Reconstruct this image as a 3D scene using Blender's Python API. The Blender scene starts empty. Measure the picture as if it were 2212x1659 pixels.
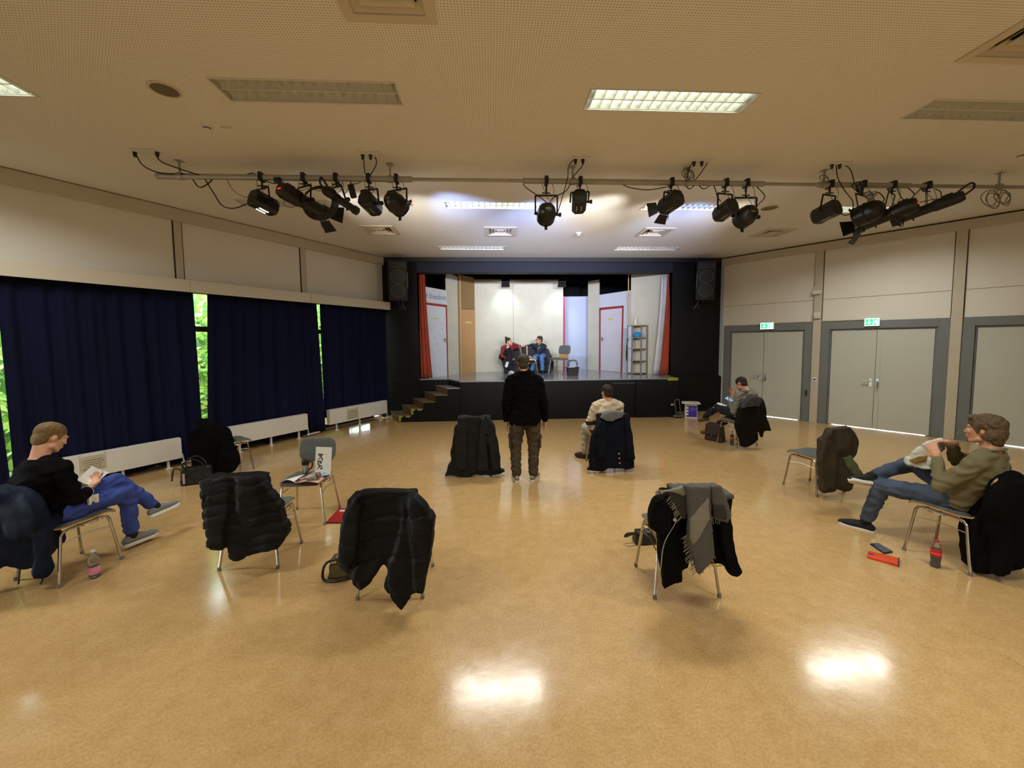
import bpy, bmesh, math, random
from mathutils import Vector, Matrix, noise, geometry
random.seed(7)
scene = bpy.context.scene
COL = scene.collection
R = math.radians
# ------------------------------------------------------------------ camera
IMW, IMH, FPX, PPY, HC = 2212, 1659, 850.0, 797.6, 1.93
PITCH, ROLL, YAW = R(3.92), 0.0093, R(3.1)
_f = Vector((math.sin(YAW)*math.cos(PITCH), math.cos(YAW)*math.cos(PITCH), -math.sin(PITCH)))
_r = Vector((math.cos(YAW), -math.sin(YAW), 0)); _u = _r.cross(_f)
CR = _r*math.cos(ROLL) - _u*math.sin(ROLL); CU = _u*math.cos(ROLL) + _r*math.sin(ROLL); CF = _f
CC = Vector((0, 0, HC))
cam = bpy.data.cameras.new('camera'); camo = bpy.data.objects.new('camera', cam); COL.objects.link(camo)
cam.sensor_fit = 'HORIZONTAL'; cam.sensor_width = 36; cam.lens = FPX/IMW*36
cam.shift_y = (PPY-IMH/2)/IMW; cam.clip_start = 0.05
M = Matrix((CR, CU, -CF)).transposed().to_4x4(); M.translation = CC; camo.matrix_world = M
scene.camera = camo
# ------------------------------------------------------------------ world, exposure
wd = bpy.data.worlds.new('world'); scene.world = wd; wd.use_nodes = True
bg = wd.node_tree.nodes['Background']; bg.inputs[0].default_value = (0.82, 0.92, 1.0, 1); bg.inputs[1].default_value = 34.0
vs = scene.view_settings
vs.view_transform = 'Standard'; vs.look = 'None'; vs.gamma = 1; vs.use_curve_mapping = False; vs.exposure = -0.08
# light paths: a closed room needs only a few bounces
cy = scene.cycles; cy.max_bounces = 6; cy.diffuse_bounces = 3; cy.glossy_bounces = 2; cy.transmission_bounces = 4; cy.transparent_max_bounces = 4; cy.adaptive_threshold = .05
cy.caustics_reflective = False; cy.caustics_refractive = False; cy.sample_clamp_indirect = 8
LAMP_W = 55.0          # ceiling luminaires
SPOT_W = 200.0         # stage spotlights
# ------------------------------------------------------------------ picking helpers: a pixel's ray met with a real plane
def ray(px, py): return CR*((px-IMW/2)/FPX) - CU*((py-PPY)/FPX) + CF
def G(px, py, z=0.0):
    d = ray(px, py); return CC + d*((z-HC)/d.z)
def PLN(px, py, p, n):
    d = ray(px, py); return CC + d*((Vector(p)-CC).dot(n)/d.dot(n))
def VY(px, py, y): return PLN(px, py, (0, y, 0), Vector((0, 1, 0)))
# ------------------------------------------------------------------ materials
def lin(c):
    return tuple((v/12.92 if v <= .04045 else ((v+.055)/1.055)**2.4) for v in (x/255 for x in c))
MATS = {}
def mat(name, rgb, rough=.6, metal=0, var=None, bump=None, spec=.5, emit=None, trans=0, ior=1.45, alpha=1, sheen=0, coat=0):
    """procedural principled material; var=(scale, amount, second rgb), bump=(scale, strength)"""
    if name in MATS: return MATS[name]
    m = bpy.data.materials.new(name); m.use_nodes = True; nt = m.node_tree; b = nt.nodes['Principled BSDF']
    c = lin(rgb)
    b.inputs['Base Color'].default_value = (*c, 1); b.inputs['Roughness'].default_value = rough
    b.inputs['Metallic'].default_value = metal; b.inputs['Specular IOR Level'].default_value = spec
    b.inputs['IOR'].default_value = ior; b.inputs['Transmission Weight'].default_value = trans; b.inputs['Alpha'].default_value = alpha
    if sheen: b.inputs['Sheen Weight'].default_value = sheen
    if coat: b.inputs['Coat Weight'].default_value = coat
    tc = nt.nodes.new('ShaderNodeTexCoord')
    if var:
        n = nt.nodes.new('ShaderNodeTexNoise'); n.inputs['Scale'].default_value = var[0]; n.inputs['Detail'].default_value = 2
        nt.links.new(tc.outputs['Object'], n.inputs['Vector'])
        mx = nt.nodes.new('ShaderNodeMix'); mx.data_type = 'RGBA'
        c2 = lin(var[2]) if len(var) > 2 else tuple(v*.7 for v in c)
        mx.inputs[6].default_value = (*c, 1); mx.inputs[7].default_value = (*c2, 1)
        rp = nt.nodes.new('ShaderNodeMapRange'); rp.inputs[1].default_value = .35; rp.inputs[2].default_value = .65; rp.inputs[4].default_value = var[1]
        nt.links.new(n.outputs['Fac'], rp.inputs[0]); nt.links.new(rp.outputs[0], mx.inputs[0]); nt.links.new(mx.outputs[2], b.inputs['Base Color'])
    if bump:
        n = nt.nodes.new('ShaderNodeTexNoise'); n.inputs['Scale'].default_value = bump[0]; n.inputs['Detail'].default_value = 1
        nt.links.new(tc.outputs['Object'], n.inputs['Vector'])
        bp = nt.nodes.new('ShaderNodeBump'); bp.inputs['Strength'].default_value = bump[1]; bp.inputs['Distance'].default_value = .01
        nt.links.new(n.outputs['Fac'], bp.inputs['Height']); nt.links.new(bp.outputs[0], b.inputs['Normal'])
    if emit:
        b.inputs['Emission Color'].default_value = (*lin(emit[0]), 1); b.inputs['Emission Strength'].default_value = emit[1]
        if 'tube' not in name: m.cycles.emission_sampling = 'NONE'
    MATS[name] = m; return m
# ------------------------------------------------------------------ mesh builder (world coordinates)
def perp(d):
    d = d.normalized(); a = Vector((0, 0, 1)) if abs(d.z) < .9 else Vector((1, 0, 0))
    x = d.cross(a).normalized(); return x, d.cross(x).normalized()
class B:
    def __init__(s): s.v = []; s.f = []; s.mi = []; s.cur = 0
    def add(s, vs, fs):
        o = len(s.v); s.v += [Vector(v) for v in vs]
        for f in fs: s.f.append(tuple(o+i for i in f)); s.mi.append(s.cur)
        return s
    def box(s, c, size, ax=None):
        c = Vector(c); ax = ax or (Vector((1, 0, 0)), Vector((0, 1, 0)), Vector((0, 0, 1))); h = [v/2 for v in size]
        vs = [c + ax[0]*(h[0]*a) + ax[1]*(h[1]*b) + ax[2]*(h[2]*d) for d in (-1, 1) for b in (-1, 1) for a in (-1, 1)]
        return s.add(vs, [(0, 2, 3, 1), (4, 5, 7, 6), (0, 1, 5, 4), (2, 6, 7, 3), (0, 4, 6, 2), (1, 3, 7, 5)])
    def bx(s, p, q):
        return s.box([(a+b)/2 for a, b in zip(p, q)], [abs(b-a) for a, b in zip(p, q)])
    def hexa(s, vs): return s.add(vs, [(0, 2, 3, 1), (4, 5, 7, 6), (0, 1, 5, 4), (2, 6, 7, 3), (0, 4, 6, 2), (1, 3, 7, 5)])
    def bar(s, p, q, w, h, up=(0, 0, 1)):
        p, q = Vector(p), Vector(q); d = (q-p).normalized(); x = d.cross(Vector(up)).normalized(); u = x.cross(d)
        return s.box((p+q)/2, ((q-p).length, w, h), (d, x, u))
    def tube(s, pts, r, seg=8, cap=True, flat=None):
        pts = [Vector(p) for p in pts]; n = len(pts); rs = r if isinstance(r, (list, tuple)) else [r]*n
        o = len(s.v); x, y = perp(pts[1]-pts[0]); vs = []
        if flat is not None: y = Vector(flat).normalized()
        for i, p in enumerate(pts):
            d = ((pts[i]-pts[i-1]).normalized() if i else Vector()) + ((pts[i+1]-pts[i]).normalized() if i < n-1 else Vector())
            if d.length < 1e-6: d = pts[min(i+1, n-1)]-pts[max(i-1, 0)]
            d.normalize(); y2 = y - d*y.dot(d)
            if y2.length < 1e-4: x, y2 = perp(d)
            y = y2.normalized(); x = y.cross(d).normalized()
            ra, rb = rs[i] if isinstance(rs[i], (list, tuple)) else (rs[i], rs[i])
            vs += [p + x*(ra*math.cos(2*math.pi*k/seg)) + y*(rb*math.sin(2*math.pi*k/seg)) for k in range(seg)]
        fs = [(i*seg+k, i*seg+(k+1) % seg, (i+1)*seg+(k+1) % seg, (i+1)*seg+k) for i in range(n-1) for k in range(seg)]
        if cap: fs += [tuple(range(seg))[::-1], tuple((n-1)*seg+k for k in range(seg))]
        return s.add(vs, fs)
    def cyl(s, p, q, r, r2=None, seg=14): return s.tube([p, q], [r, r if r2 is None else r2], seg)
    def ball(s, c, r, ax=None, seg=14, rings=9):
        c = Vector(c); r = r if isinstance(r, (list, tuple)) else (r, r, r); ax = ax or (Vector((1, 0, 0)), Vector((0, 1, 0)), Vector((0, 0, 1)))
        vs = [c + ax[2]*r[2]]
        for i in range(1, rings):
            t = math.pi*i/rings
            vs += [c + ax[0]*(r[0]*math.sin(t)*math.cos(2*math.pi*k/seg)) + ax[1]*(r[1]*math.sin(t)*math.sin(2*math.pi*k/seg)) + ax[2]*(r[2]*math.cos(t)) for k in range(seg)]
        vs.append(c - ax[2]*r[2]); L = len(vs)-1
        fs = [(0, 1+k, 1+(k+1) % seg) for k in range(seg)]
        for i in range(rings-2):
            a = 1+i*seg; fs += [(a+k, a+seg+k, a+seg+(k+1) % seg, a+(k+1) % seg) for k in range(seg)]
        a = 1+(rings-2)*seg; fs += [(L, a+(k+1) % seg, a+k) for k in range(seg)]
        return s.add(vs, fs)
    def caps(s, p, q, r, r2=None, seg=10):
        """tapered capsule, closed"""
        p, q = Vector(p), Vector(q); r2 = r if r2 is None else r2; d = (q-p)
        if d.length < 1e-5: return s.ball(p, max(r, r2))
        d.normalize(); pts = []; rr = []
        for t in (-.98, -.8, -.45, 0): pts.append(p+d*(r*t)); rr.append(r*math.sqrt(max(0.001, 1-t*t)))
        for t in (0, .45, .8, .98): pts.append(q+d*(r2*t)); rr.append(r2*math.sqrt(max(0.001, 1-t*t)))
        return s.tube(pts, rr, seg)
    def chain(s, pts, rs, seg=10):
        for i in range(len(pts)-1): s.caps(pts[i], pts[i+1], rs[i], rs[i+1], seg)
        return s
    def prism(s, poly, vec):
        poly = [Vector(p) for p in poly]; vec = Vector(vec); n = len(poly)
        nn = Vector()
        for i in range(n): nn += poly[i].cross(poly[(i+1) % n])
        if nn.dot(vec) > 0: poly = poly[::-1]
        fs = [tuple(range(n)), tuple(n+i for i in range(n))[::-1]] + [(i, n+i, n+(i+1) % n, (i+1) % n)[::1] for i in range(n)]
        fs = [fs[0], fs[1]] + [(( i+1) % n, i, n+i, n+(i+1) % n)[::1] for i in range(n)]
        return s.add(poly+[p+vec for p in poly], fs)
    def lathe(s, c, prof, seg=18, ax=None):
        c = Vector(c); ax = ax or (Vector((1, 0, 0)), Vector((0, 1, 0)), Vector((0, 0, 1))); vs = []; n = len(prof)
        for r, z in prof: vs += [c + ax[2]*z + ax[0]*(r*math.cos(2*math.pi*k/seg)) + ax[1]*(r*math.sin(2*math.pi*k/seg)) for k in range(seg)]
        fs = [(i*seg+k, i*seg+(k+1) % seg, (i+1)*seg+(k+1) % seg, (i+1)*seg+k) for i in range(n-1) for k in range(seg)]
        if prof[0][0] > 1e-4: fs.append(tuple(range(seg))[::-1])
        if prof[-1][0] > 1e-4: fs.append(tuple((n-1)*seg+k for k in range(seg)))
        return s.add(vs, fs)
    def grid(s, fn, nu, nv):
        vs = [fn(i/nu, j/nv) for j in range(nv+1) for i in range(nu+1)]
        return s.add(vs, [(j*(nu+1)+i, j*(nu+1)+i+1, (j+1)*(nu+1)+i+1, (j+1)*(nu+1)+i) for j in range(nv) for i in range(nu)])
    def mesh(s, name, inv=None):
        me = bpy.data.meshes.new(name); me.from_pydata([inv @ v if inv else v for v in s.v], [], s.f); me.update(); return me
def smooth_mesh(me, ang=35):
    bm = bmesh.new(); bm.from_mesh(me); bmesh.ops.remove_doubles(bm, verts=bm.verts, dist=1e-6); bmesh.ops.recalc_face_normals(bm, faces=bm.faces)
    for f in bm.faces: f.smooth = True
    a = R(ang)
    for e in bm.edges:
        if len(e.link_faces) == 2 and e.calc_face_angle(0) > a: e.smooth = False
    bm.to_mesh(me); bm.free()
WM = {}
def wm(o): return WM.get(o.name, Matrix.Identity(4))
def obj(name, b, m, parent=None, smooth=True, bevel=0, mesh=None, solid=0):
    """link builder b (world coordinates) as one mesh object under parent"""
    inv = wm(parent).inverted() if parent else None
    if mesh is None:
        me = b.mesh(name, inv)
        if len(set(b.mi)) > 1: me.polygons.foreach_set('material_index', b.mi)
        smooth_mesh(me, 35 if smooth is True else (smooth or 1))
    else:
        me = mesh
        if inv: me.transform(inv)
    for q in (m if isinstance(m, (list, tuple)) else [m]): me.materials.append(q)
    o = bpy.data.objects.new(name, me); COL.objects.link(o); o.parent = parent
    WM[o.name] = wm(parent).copy() if parent else Matrix.Identity(4)
    if solid:
        md = o.modifiers.new('thickness', 'SOLIDIFY'); md.thickness = solid; md.offset = 0
    if bevel:
        md = o.modifiers.new('bevel', 'BEVEL'); md.width = bevel; md.segments = 2; md.limit_method = 'ANGLE'; md.angle_limit = R(40)
    return o
def root(name, loc, label, cat, group=None, rz=0):
    o = bpy.data.objects.new(name, None); COL.objects.link(o); o.empty_display_size = .1
    o.location = loc; o.rotation_euler = (0, 0, rz); WM[o.name] = Matrix.Translation(Vector(loc)) @ Matrix.Rotation(rz, 4, 'Z')
    tag(o, label, cat, group); return o
def tag(o, label, cat=None, group=None):
    o['label'] = label
    if cat: o['category'] = cat
    if group: o['group'] = group
    return o
def struct(o): o['kind'] = 'structure'; return o
def copytree(o, parent=None):
    c = o.copy(); COL.objects.link(c)
    if parent: c.parent = parent
    for ch in list(o.children): copytree(ch, c)
    return c
def place(o, loc, rz):
    o.location = loc; o.rotation_euler = (0, 0, rz); WM[o.name] = Matrix.Translation(Vector(loc)) @ Matrix.Rotation(rz, 4, 'Z')
def remesh(b, voxel, smooth=4, disp=None, fac=.5, decim=0):
    """fuse the builder's overlapping closed shapes into one continuous surface"""
    me = b.mesh('tmp'); o = bpy.data.objects.new('tmp', me); COL.objects.link(o)
    md = o.modifiers.new('r', 'REMESH'); md.mode = 'VOXEL'; md.voxel_size = voxel
    if smooth:
        sm = o.modifiers.new('s', 'SMOOTH'); sm.factor = fac; sm.iterations = smooth
    if decim:
        dc = o.modifiers.new('d', 'DECIMATE'); dc.ratio = decim
    bpy.context.view_layer.update()
    dg = bpy.context.evaluated_depsgraph_get(); out = bpy.data.meshes.new_from_object(o.evaluated_get(dg))
    bpy.data.objects.remove(o); bpy.data.meshes.remove(me)
    if disp:
        ns = [v.normal.copy() for v in out.vertices]
        for v, n in zip(out.vertices, ns): v.co += disp(v.co, n)
    for p in out.polygons: p.use_smooth = True
    return out
# ------------------------------------------------------------------ the hall: a fan-shaped room
H = 4.126; SY = 10.4                       # ceiling height, stage wall
aL, aR = R(32.3), R(36.6)
L0 = Vector((-2.75, SY, 0)); uL = Vector((-math.sin(aL), -math.cos(aL), 0)); nL = Vector((math.cos(aL), -math.sin(aL), 0))
R0 = Vector((6.25, SY, 0)); uR = Vector((math.sin(aR), -math.cos(aR), 0)); nR = Vector((-math.cos(aR), -math.sin(aR), 0))
UP = Vector((0, 0, 1))
def LW(s, off, z): return L0 + uL*s + nL*off + UP*z
def RW(s, off, z): return R0 + uR*s + nR*off + UP*z
def lw(px, py, off=0.0):
    p = PLN(px, py, L0+nL*off, nL); return (p-L0).dot(uL), p.z
def rw(px, py, off=0.0):
    p = PLN(px, py, R0+nR*off, nR); return (p-R0).dot(uR), p.z
def lbox(b, s0, s1, o0, o1, z0, z1): return b.hexa([LW(s, o, z) for z in (z0, z1) for o in (o0, o1) for s in (s0, s1)])
def rbox(b, s0, s1, o0, o1, z0, z1): return b.hexa([RW(s, o, z) for z in (z0, z1) for o in (o0, o1) for s in (s0, s1)])
YB = -3.6
SL = (SY-YB)/math.cos(aL); SR = (SY-YB)/math.cos(aR)
LB = LW(SL, 0, 0); RB = RW(SR, 0, 0)
# materials of the shell
mWall = mat('wall paint', (236, 232, 222), .75, var=(.8, .25, (228, 223, 212)))
mTrim = mat('cornice paint', (205, 196, 176), .65, var=(2, .3, (196, 186, 165)))
mJoint = mat('dark joint', (60, 52, 42), .8, var=(5, .3))
mBlack = mat('black stage paint', (15, 14, 13), .65, var=(3, .5, (20, 18, 16)), bump=(40, .06), spec=.25)
mBlackDrape = mat('black drape', (9, 9, 11), .9, var=(4, .4))
# floor: marbled linoleum
def floor_mat():
    m = bpy.data.materials.new('linoleum'); m.use_nodes = True; nt = m.node_tree; b = nt.nodes['Principled BSDF']; N = nt.nodes.new; L = nt.links.new
    tc = N('ShaderNodeTexCoord')
    def nz(sc, det, ro=.6):
        n = N('ShaderNodeTexNoise'); n.inputs['Scale'].default_value = sc; n.inputs['Detail'].default_value = det; n.inputs['Roughness'].default_value = ro
        L(tc.outputs['Object'], n.inputs['Vector']); return n.outputs['Fac']
    def ramp(src, stops):
        r = N('ShaderNodeValToRGB'); e = r.color_ramp.elements
        while len(e) < len(stops): e.new(.5)
        for q, (p, c) in zip(e, stops): q.position = p; q.color = (*lin(c), 1)
        L(src, r.inputs[0]); return r.outputs[0]
    c1 = ramp(nz(9, 4, .7), [(.3, (186, 149, 97)), (.5, (196, 160, 106)), (.7, (206, 171, 120))])
    c2 = ramp(nz(70, 1, .6), [(.35, (170, 132, 84)), (.5, (197, 160, 108)), (.66, (214, 182, 134))])
    mx = N('ShaderNodeMix'); mx.data_type = 'RGBA'; mx.inputs[0].default_value = .3; L(c1, mx.inputs[6]); L(c2, mx.inputs[7])
    # scuff marks: thin dark streaks
    mp = N('ShaderNodeMapping'); mp.inputs['Scale'].default_value = (9, .9, 1); mp.inputs['Rotation'].default_value = (0, 0, .6); L(tc.outputs['Object'], mp.inputs[0])
    vn = N('ShaderNodeTexNoise'); vn.inputs['Scale'].default_value = 1.7; vn.inputs['Detail'].default_value = 2; L(mp.outputs[0], vn.inputs['Vector'])
    sc = N('ShaderNodeMapRange'); sc.inputs[1].default_value = .73; sc.inputs[2].default_value = .8; sc.inputs[4].default_value = .35; L(vn.outputs['Fac'], sc.inputs[0])
    m2 = N('ShaderNodeMix'); m2.data_type = 'RGBA'; m2.inputs[7].default_value = (*lin((128, 84, 46)), 1); L(sc.outputs[0], m2.inputs[0]); L(mx.outputs[2], m2.inputs[6])
    L(m2.outputs[2], b.inputs['Base Color'])
    ro = N('ShaderNodeMapRange'); ro.inputs[1].default_value = .3; ro.inputs[2].default_value = .7; ro.inputs[3].default_value = .11; ro.inputs[4].default_value = .19
    L(nz(3.5, 3, .7), ro.inputs[0]); L(ro.outputs[0], b.inputs['Roughness'])
    bp = N('ShaderNodeBump'); bp.inputs['Strength'].default_value = .07; bp.inputs['Distance'].default_value = .004; L(nz(14, 2, .6), bp.inputs['Height']); L(bp.outputs[0], b.inputs['Normal'])
    b.inputs['Specular IOR Level'].default_value = .6
    return m
mFloor = floor_mat()
def ceil_mat():
    m = bpy.data.materials.new('perforated ceiling board'); m.use_nodes = True; nt = m.node_tree; b = nt.nodes['Principled BSDF']; N = nt.nodes.new; L = nt.links.new
    tc = N('ShaderNodeTexCoord'); mp = N('ShaderNodeVectorMath'); mp.operation = 'SCALE'; mp.inputs['Scale'].default_value = 46; L(tc.outputs['Object'], mp.inputs[0])
    fr = N('ShaderNodeVectorMath'); fr.operation = 'FRACTION'; L(mp.outputs[0], fr.inputs[0])
    sb = N('ShaderNodeVectorMath'); sb.operation = 'SUBTRACT'; sb.inputs[1].default_value = (.5, .5, 0); L(fr.outputs[0], sb.inputs[0])
    ml = N('ShaderNodeVectorMath'); ml.operation = 'MULTIPLY'; ml.inputs[1].default_value = (1, 1, 0); L(sb.outputs[0], ml.inputs[0])
    ln = N('ShaderNodeVectorMath'); ln.operation = 'LENGTH'; L(ml.outputs[0], ln.inputs[0])
    mr = N('ShaderNodeMapRange'); mr.inputs[1].default_value = .2; mr.inputs[2].default_value = .29; L(ln.outputs['Value'], mr.inputs[0])
    mx = N('ShaderNodeMix'); mx.data_type = 'RGBA'; mx.inputs[6].default_value = (*lin((190, 183, 168)), 1); mx.inputs[7].default_value = (*lin((243, 242, 238)), 1)
    L(mr.outputs[0], mx.inputs[0]); L(mx.outputs[2], b.inputs['Base Color']); b.inputs['Roughness'].default_value = .8
    return m
mCeil = ceil_mat()
# floor, ceiling
fl = B(); fl.add([(-14, YB-.2, 0), (20, YB-.2, 0), (20, 14.5, 0), (-14, 14.5, 0)], [(0, 1, 2, 3)])
poly = [LW(SL, 0, 0), RW(SR, 0, 0), R0.copy(), Vector((R0.x, SY+.01, 0)), Vector((L0.x, SY+.01, 0)), L0.copy()]
poly = [LW(SL, -.02, 0)+Vector((-.02, 0, 0)), RW(SR, -.02, 0), RW(0, -.02, 0), LW(0, -.02, 0)]
b = B(); b.prism([p + Vector((0, 0, -.06)) for p in [LW(SL, -.3, 0), RW(SR, -.3, 0), RW(-.3, -.3, 0)+Vector((0, 3.4, 0)), LW(-.3, -.3, 0)+Vector((0, 3.4, 0))]], (0, 0, .06))
struct(obj('floor', b, mFloor))['label'] = 'glossy orange-beige marbled linoleum floor of the hall'
# ceiling with recesses for the luminaires and air diffusers
LX, LY = 1.52, .30
LIGHTS = [  # x, y, lit
    (-4.70, 3.68, 1), (-1.54, 3.68, 0), (1.67, 3.69, 1), (4.89, 3.72, 0),
    (-3.10, 6.48, 0), (.07, 6.49, 1), (3.29, 6.48, 0), (6.50, 6.52, 1),
    (-.41, 9.36, 0), (3.76, 9.36, 0),
    (-3.10, .85, 1), (3.29, .85, 1), (.07, .85, 0), (-4.70, -1.95, 0), (1.67, -1.95, 1), (6.5, .85, 0)]
VENTS = [(-.64, 2.58, .50), (4.02, 2.78, .50), (-2.11, 7.94, .50), (.22, 7.98, .50), (3.35, 7.96, .50), (5.82, 7.96, .50)]
holes = [[Vector((x+a*LX/2, y+c*LY/2, 0)) for a, c in ((-1, -1), (1, -1), (1, 1), (-1, 1))] for x, y, _ in LIGHTS]
holes += [[Vector((x+a*w/2, y+c*w/2, 0)) for a, c in ((-1, -1), (1, -1), (1, 1), (-1, 1))] for x, y, w in VENTS]
outer = [p.copy() for p in poly]
def inside(p): return all((outer[(i+1) % 4]-outer[i]).cross(p-outer[i]).z > .05 for i in range(4))
holes = [h for h in holes if all(inside(p) for p in h)]
tris = geometry.tessellate_polygon([outer]+[h[::-1] for h in holes]); vs_ = [p for l in [outer]+[h[::-1] for h in holes] for p in l]
b = B(); b.add([Vector((p.x, p.y, H)) for p in vs_], tris)
ce = struct(obj('ceiling', b, mCeil)); ce['label'] = 'off-white perforated acoustic board ceiling'
# upper slab so that no sky leaks in
b = B(); b.prism([Vector((p.x, p.y, H+.32)) for p in outer], (0, 0, .1)); struct(obj('ceiling', b, mTrim))['label'] = 'solid slab above the suspended ceiling'
# rear wall
b = B(); b.prism([LB+Vector((-.05, 0, 0)), RB+Vector((.05, 0, 0)), RB+Vector((.05, -.15, 0)), LB+Vector((-.05, -.15, 0))], (0, 0, H+.4)); struct(obj('wall_rear', b, mWall))
# ---- right wall with three double doors
b = B()
DZ = rw(1760, 697)[1]                                     # door frame top
rbox(b, -.3, SR, -.22, 0, DZ, H+.4)
doors = [(rw(1562, 800)[0], rw(1753, 800)[0]), (rw(1770, 800)[0], rw(2047, 800)[0]), (rw(2072, 800)[0], rw(2072, 800)[0]+2.3)]
b2 = doors[0][0]
edges = [-.3] + [e for d in doors for e in d] + [SR]
for i in range(0, len(edges), 2): rbox(b, edges[i], edges[i+1], -.22, 0, 0, DZ)
struct(obj('wall_right', b, mWall, smooth=1))['label'] = 'off-white panelled wall with grey double doors'
pil = [(rw(1753, 800)[0], rw(1770, 800)[0]), (rw(2047, 800)[0], rw(2072, 800)[0])]
tn = 1
for s0, s1 in pil:
    b = B(); rbox(b, s0, s1, 0, .045, 0, H-.17); o = struct(obj('trim_%d' % tn, b, mTrim, bevel=.004)); tn += 1
    b = B()
    for s in (s0, s1): rbox(b, s-.012, s+.012, 0, .012, 0, H-.17)
    obj('dark_joint', b, mJoint, o)  # dark strips along both pilaster edges
b = B(); rbox(b, .0, SR, 0, .06, H-.20, H-.03); o = struct(obj('trim_%d' % tn, b, mTrim, smooth=1)); tn += 1
b = B(); rbox(b, .0, SR, 0, .03, H-.03, H); obj('dark_joint', b, mJoint, o)
pz = rw(1700, 653)[1]
b = B(); rbox(b, .03, SR, 0, .003, pz-.006, pz+.006); struct(obj('trim_%d' % tn, b, mat('panel seam', (170, 160, 145), .7))); tn += 1
b = B(); rbox(b, -.02, .05, 0, .03, .95, H-.2); struct(obj('trim_%d' % tn, b, mat('pale angle strip', (175, 190, 200), .5), bevel=.003)); tn += 1
# doors
mFrame = mat('door frame grey', (122, 127, 126), .5, var=(3, .2)); mLeaf = mat('door leaf grey', (204, 207, 195), .55, var=(2, .25, (198, 200, 188)))
mSteel = mat('brushed steel', (190, 188, 182), .35, 1, var=(30, .3)); mChrome = mat('chrome', (205, 203, 198), .16, 1, var=(12, .12))
for i, (s0, s1) in enumerate(doors):
    d = bpy.data.objects.new('door_%d' % (i+1), None); COL.objects.link(d); d.location = RW((s0+s1)/2, 0, 0); WM[d.name] = Matrix.Translation(d.location); struct(d)
    d['label'] = ['grey double door beside the stage wall', 'grey double door in the middle of the right wall', 'grey double door at the right edge'][i]
    fw = .16
    b = B(); rbox(b, s0, s0+fw, -.2, .02, 0, DZ); rbox(b, s1-fw, s1, -.2, .02, 0, DZ); rbox(b, s0+fw, s1-fw, -.2, .02, DZ-fw, DZ)
    rbox(b, s0+fw, s0+fw+.03, -.2, -.012, 0, DZ-fw); rbox(b, s1-fw-.03, s1-fw, -.2, -.012, 0, DZ-fw); rbox(b, s0+fw+.03, s1-fw-.03, -.2, -.012, DZ-fw-.03, DZ-fw)
    obj('door_frame', b, mFrame, d, smooth=1, bevel=.003)
    b = B(); rbox(b, s0+fw, s0+fw+.09, -.2, -.075, 0, DZ-fw); rbox(b, s1-fw-.09, s1-fw, -.2, -.075, 0, DZ-fw); rbox(b, s0+fw+.09, s1-fw-.09, -.2, -.075, DZ-fw-.09, DZ-fw); obj('door_stop', b, mFrame, d, smooth=1)
    mid = (s0+s1)/2 - (.0 if i != 1 else -.0); a0, a1 = s0+fw+.035, s1-fw-.035
    if i == 1: mid = rw(1890, 800)[0]
    if i == 0: mid = rw(1648, 800)[0]
    for k, (c0, c1) in enumerate(((a0, mid-.003), (mid+.003, a1))):
        b = B(); rbox(b, c0, c1, -.07, -.02, .009, DZ-fw-.035)
        if k == 1: rbox(b, c0+.002, c0+.075, -.02, -.008, .014, DZ-fw-.035)
        if k == 0: rbox(b, c1-.03, c1+.04, -.08, -.071, .014, DZ-fw-.035)
        lf = obj('door_leaf', b, mLeaf, d, smooth=1, bevel=.003)
        # handle with plate
        hs = (c1-.06) if k == 0 else (c0+.045); o0 = -.02 if k == 0 else -.008; hz = 1.03
        b = B(); rbox(b, hs-.022, hs+.022, o0, o0+.012, hz-.12, hz+.06); sg = -1 if k == 0 else 1
        if k == 0 or i == 2:
            b.tube([RW(hs, o0+.01, hz), RW(hs, o0+.055, hz), RW(hs+sg*.02, o0+.06, hz), RW(hs+sg*.14, o0+.06, hz)], .011)
        else: b.tube([RW(hs, o0+.01, hz), RW(hs, o0+.05, hz), RW(hs, o0+.055, hz-.03), RW(hs, o0+.055, hz-.13)], .011)
        obj('door_handle', b, mSteel, lf)
    if i == 0:
        b = B(); rbox(b, s1-.1, s1-.06, .02, .035, .62, .74); obj('lock_box', b, mJoint, d)
# ---- left wall: panels above a long pelmet, windows behind navy curtains
PO = .26
pz0 = lw(420, (593.5+670.5)/2+0.0, PO)[1]; pz1 = lw(420, 606, PO)[1]
pe = lw(843, 660, PO)[0]
b = B(); lbox(b, -.3, SL, -.22, 0, pz1-.05, H+.4); lbox(b, -.3, SL, -.22, -.1, 0, .05)
WZ0, WZ1 = .05, pz1-.05
struct(obj('wall_left', b, mWall, smooth=1))['label'] = 'off-white panelled wall above the window pelmet'
for px in (386, 653):
    s = lw(px, 560)[0]; b = B(); lbox(b, s-.05, s+.05, 0, .03, pz1, H-.17); o = struct(obj('trim_%d' % tn, b, mTrim, bevel=.003)); tn += 1
    b = B()
    for q in (-.055, .055): lbox(b, s+q-.01, s+q+.01, 0, .012, pz1, H-.17)
    obj('dark_joint', b, mJoint, o)
b = B(); lbox(b, .0, SL, 0, .07, H-.2, H-.012); o = struct(obj('trim_%d' % tn, b, mTrim, smooth=1)); tn += 1
b = B(); lbox(b, .0, SL, 0, .05, H-.012, H); obj('dark_joint', b, mJoint, o)
mPel = mat('pelmet cream', (214, 206, 186), .6, var=(1.5, .25, (206, 198, 178)))
pel = root('pelmet', LW(4, .1, pz0), 'long cream pelmet box above the navy curtains', 'pelmet')
js = [pe, lw(672, 640, PO)[0], lw(410, 605, PO)[0], 8.6, SL-.05]
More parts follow.
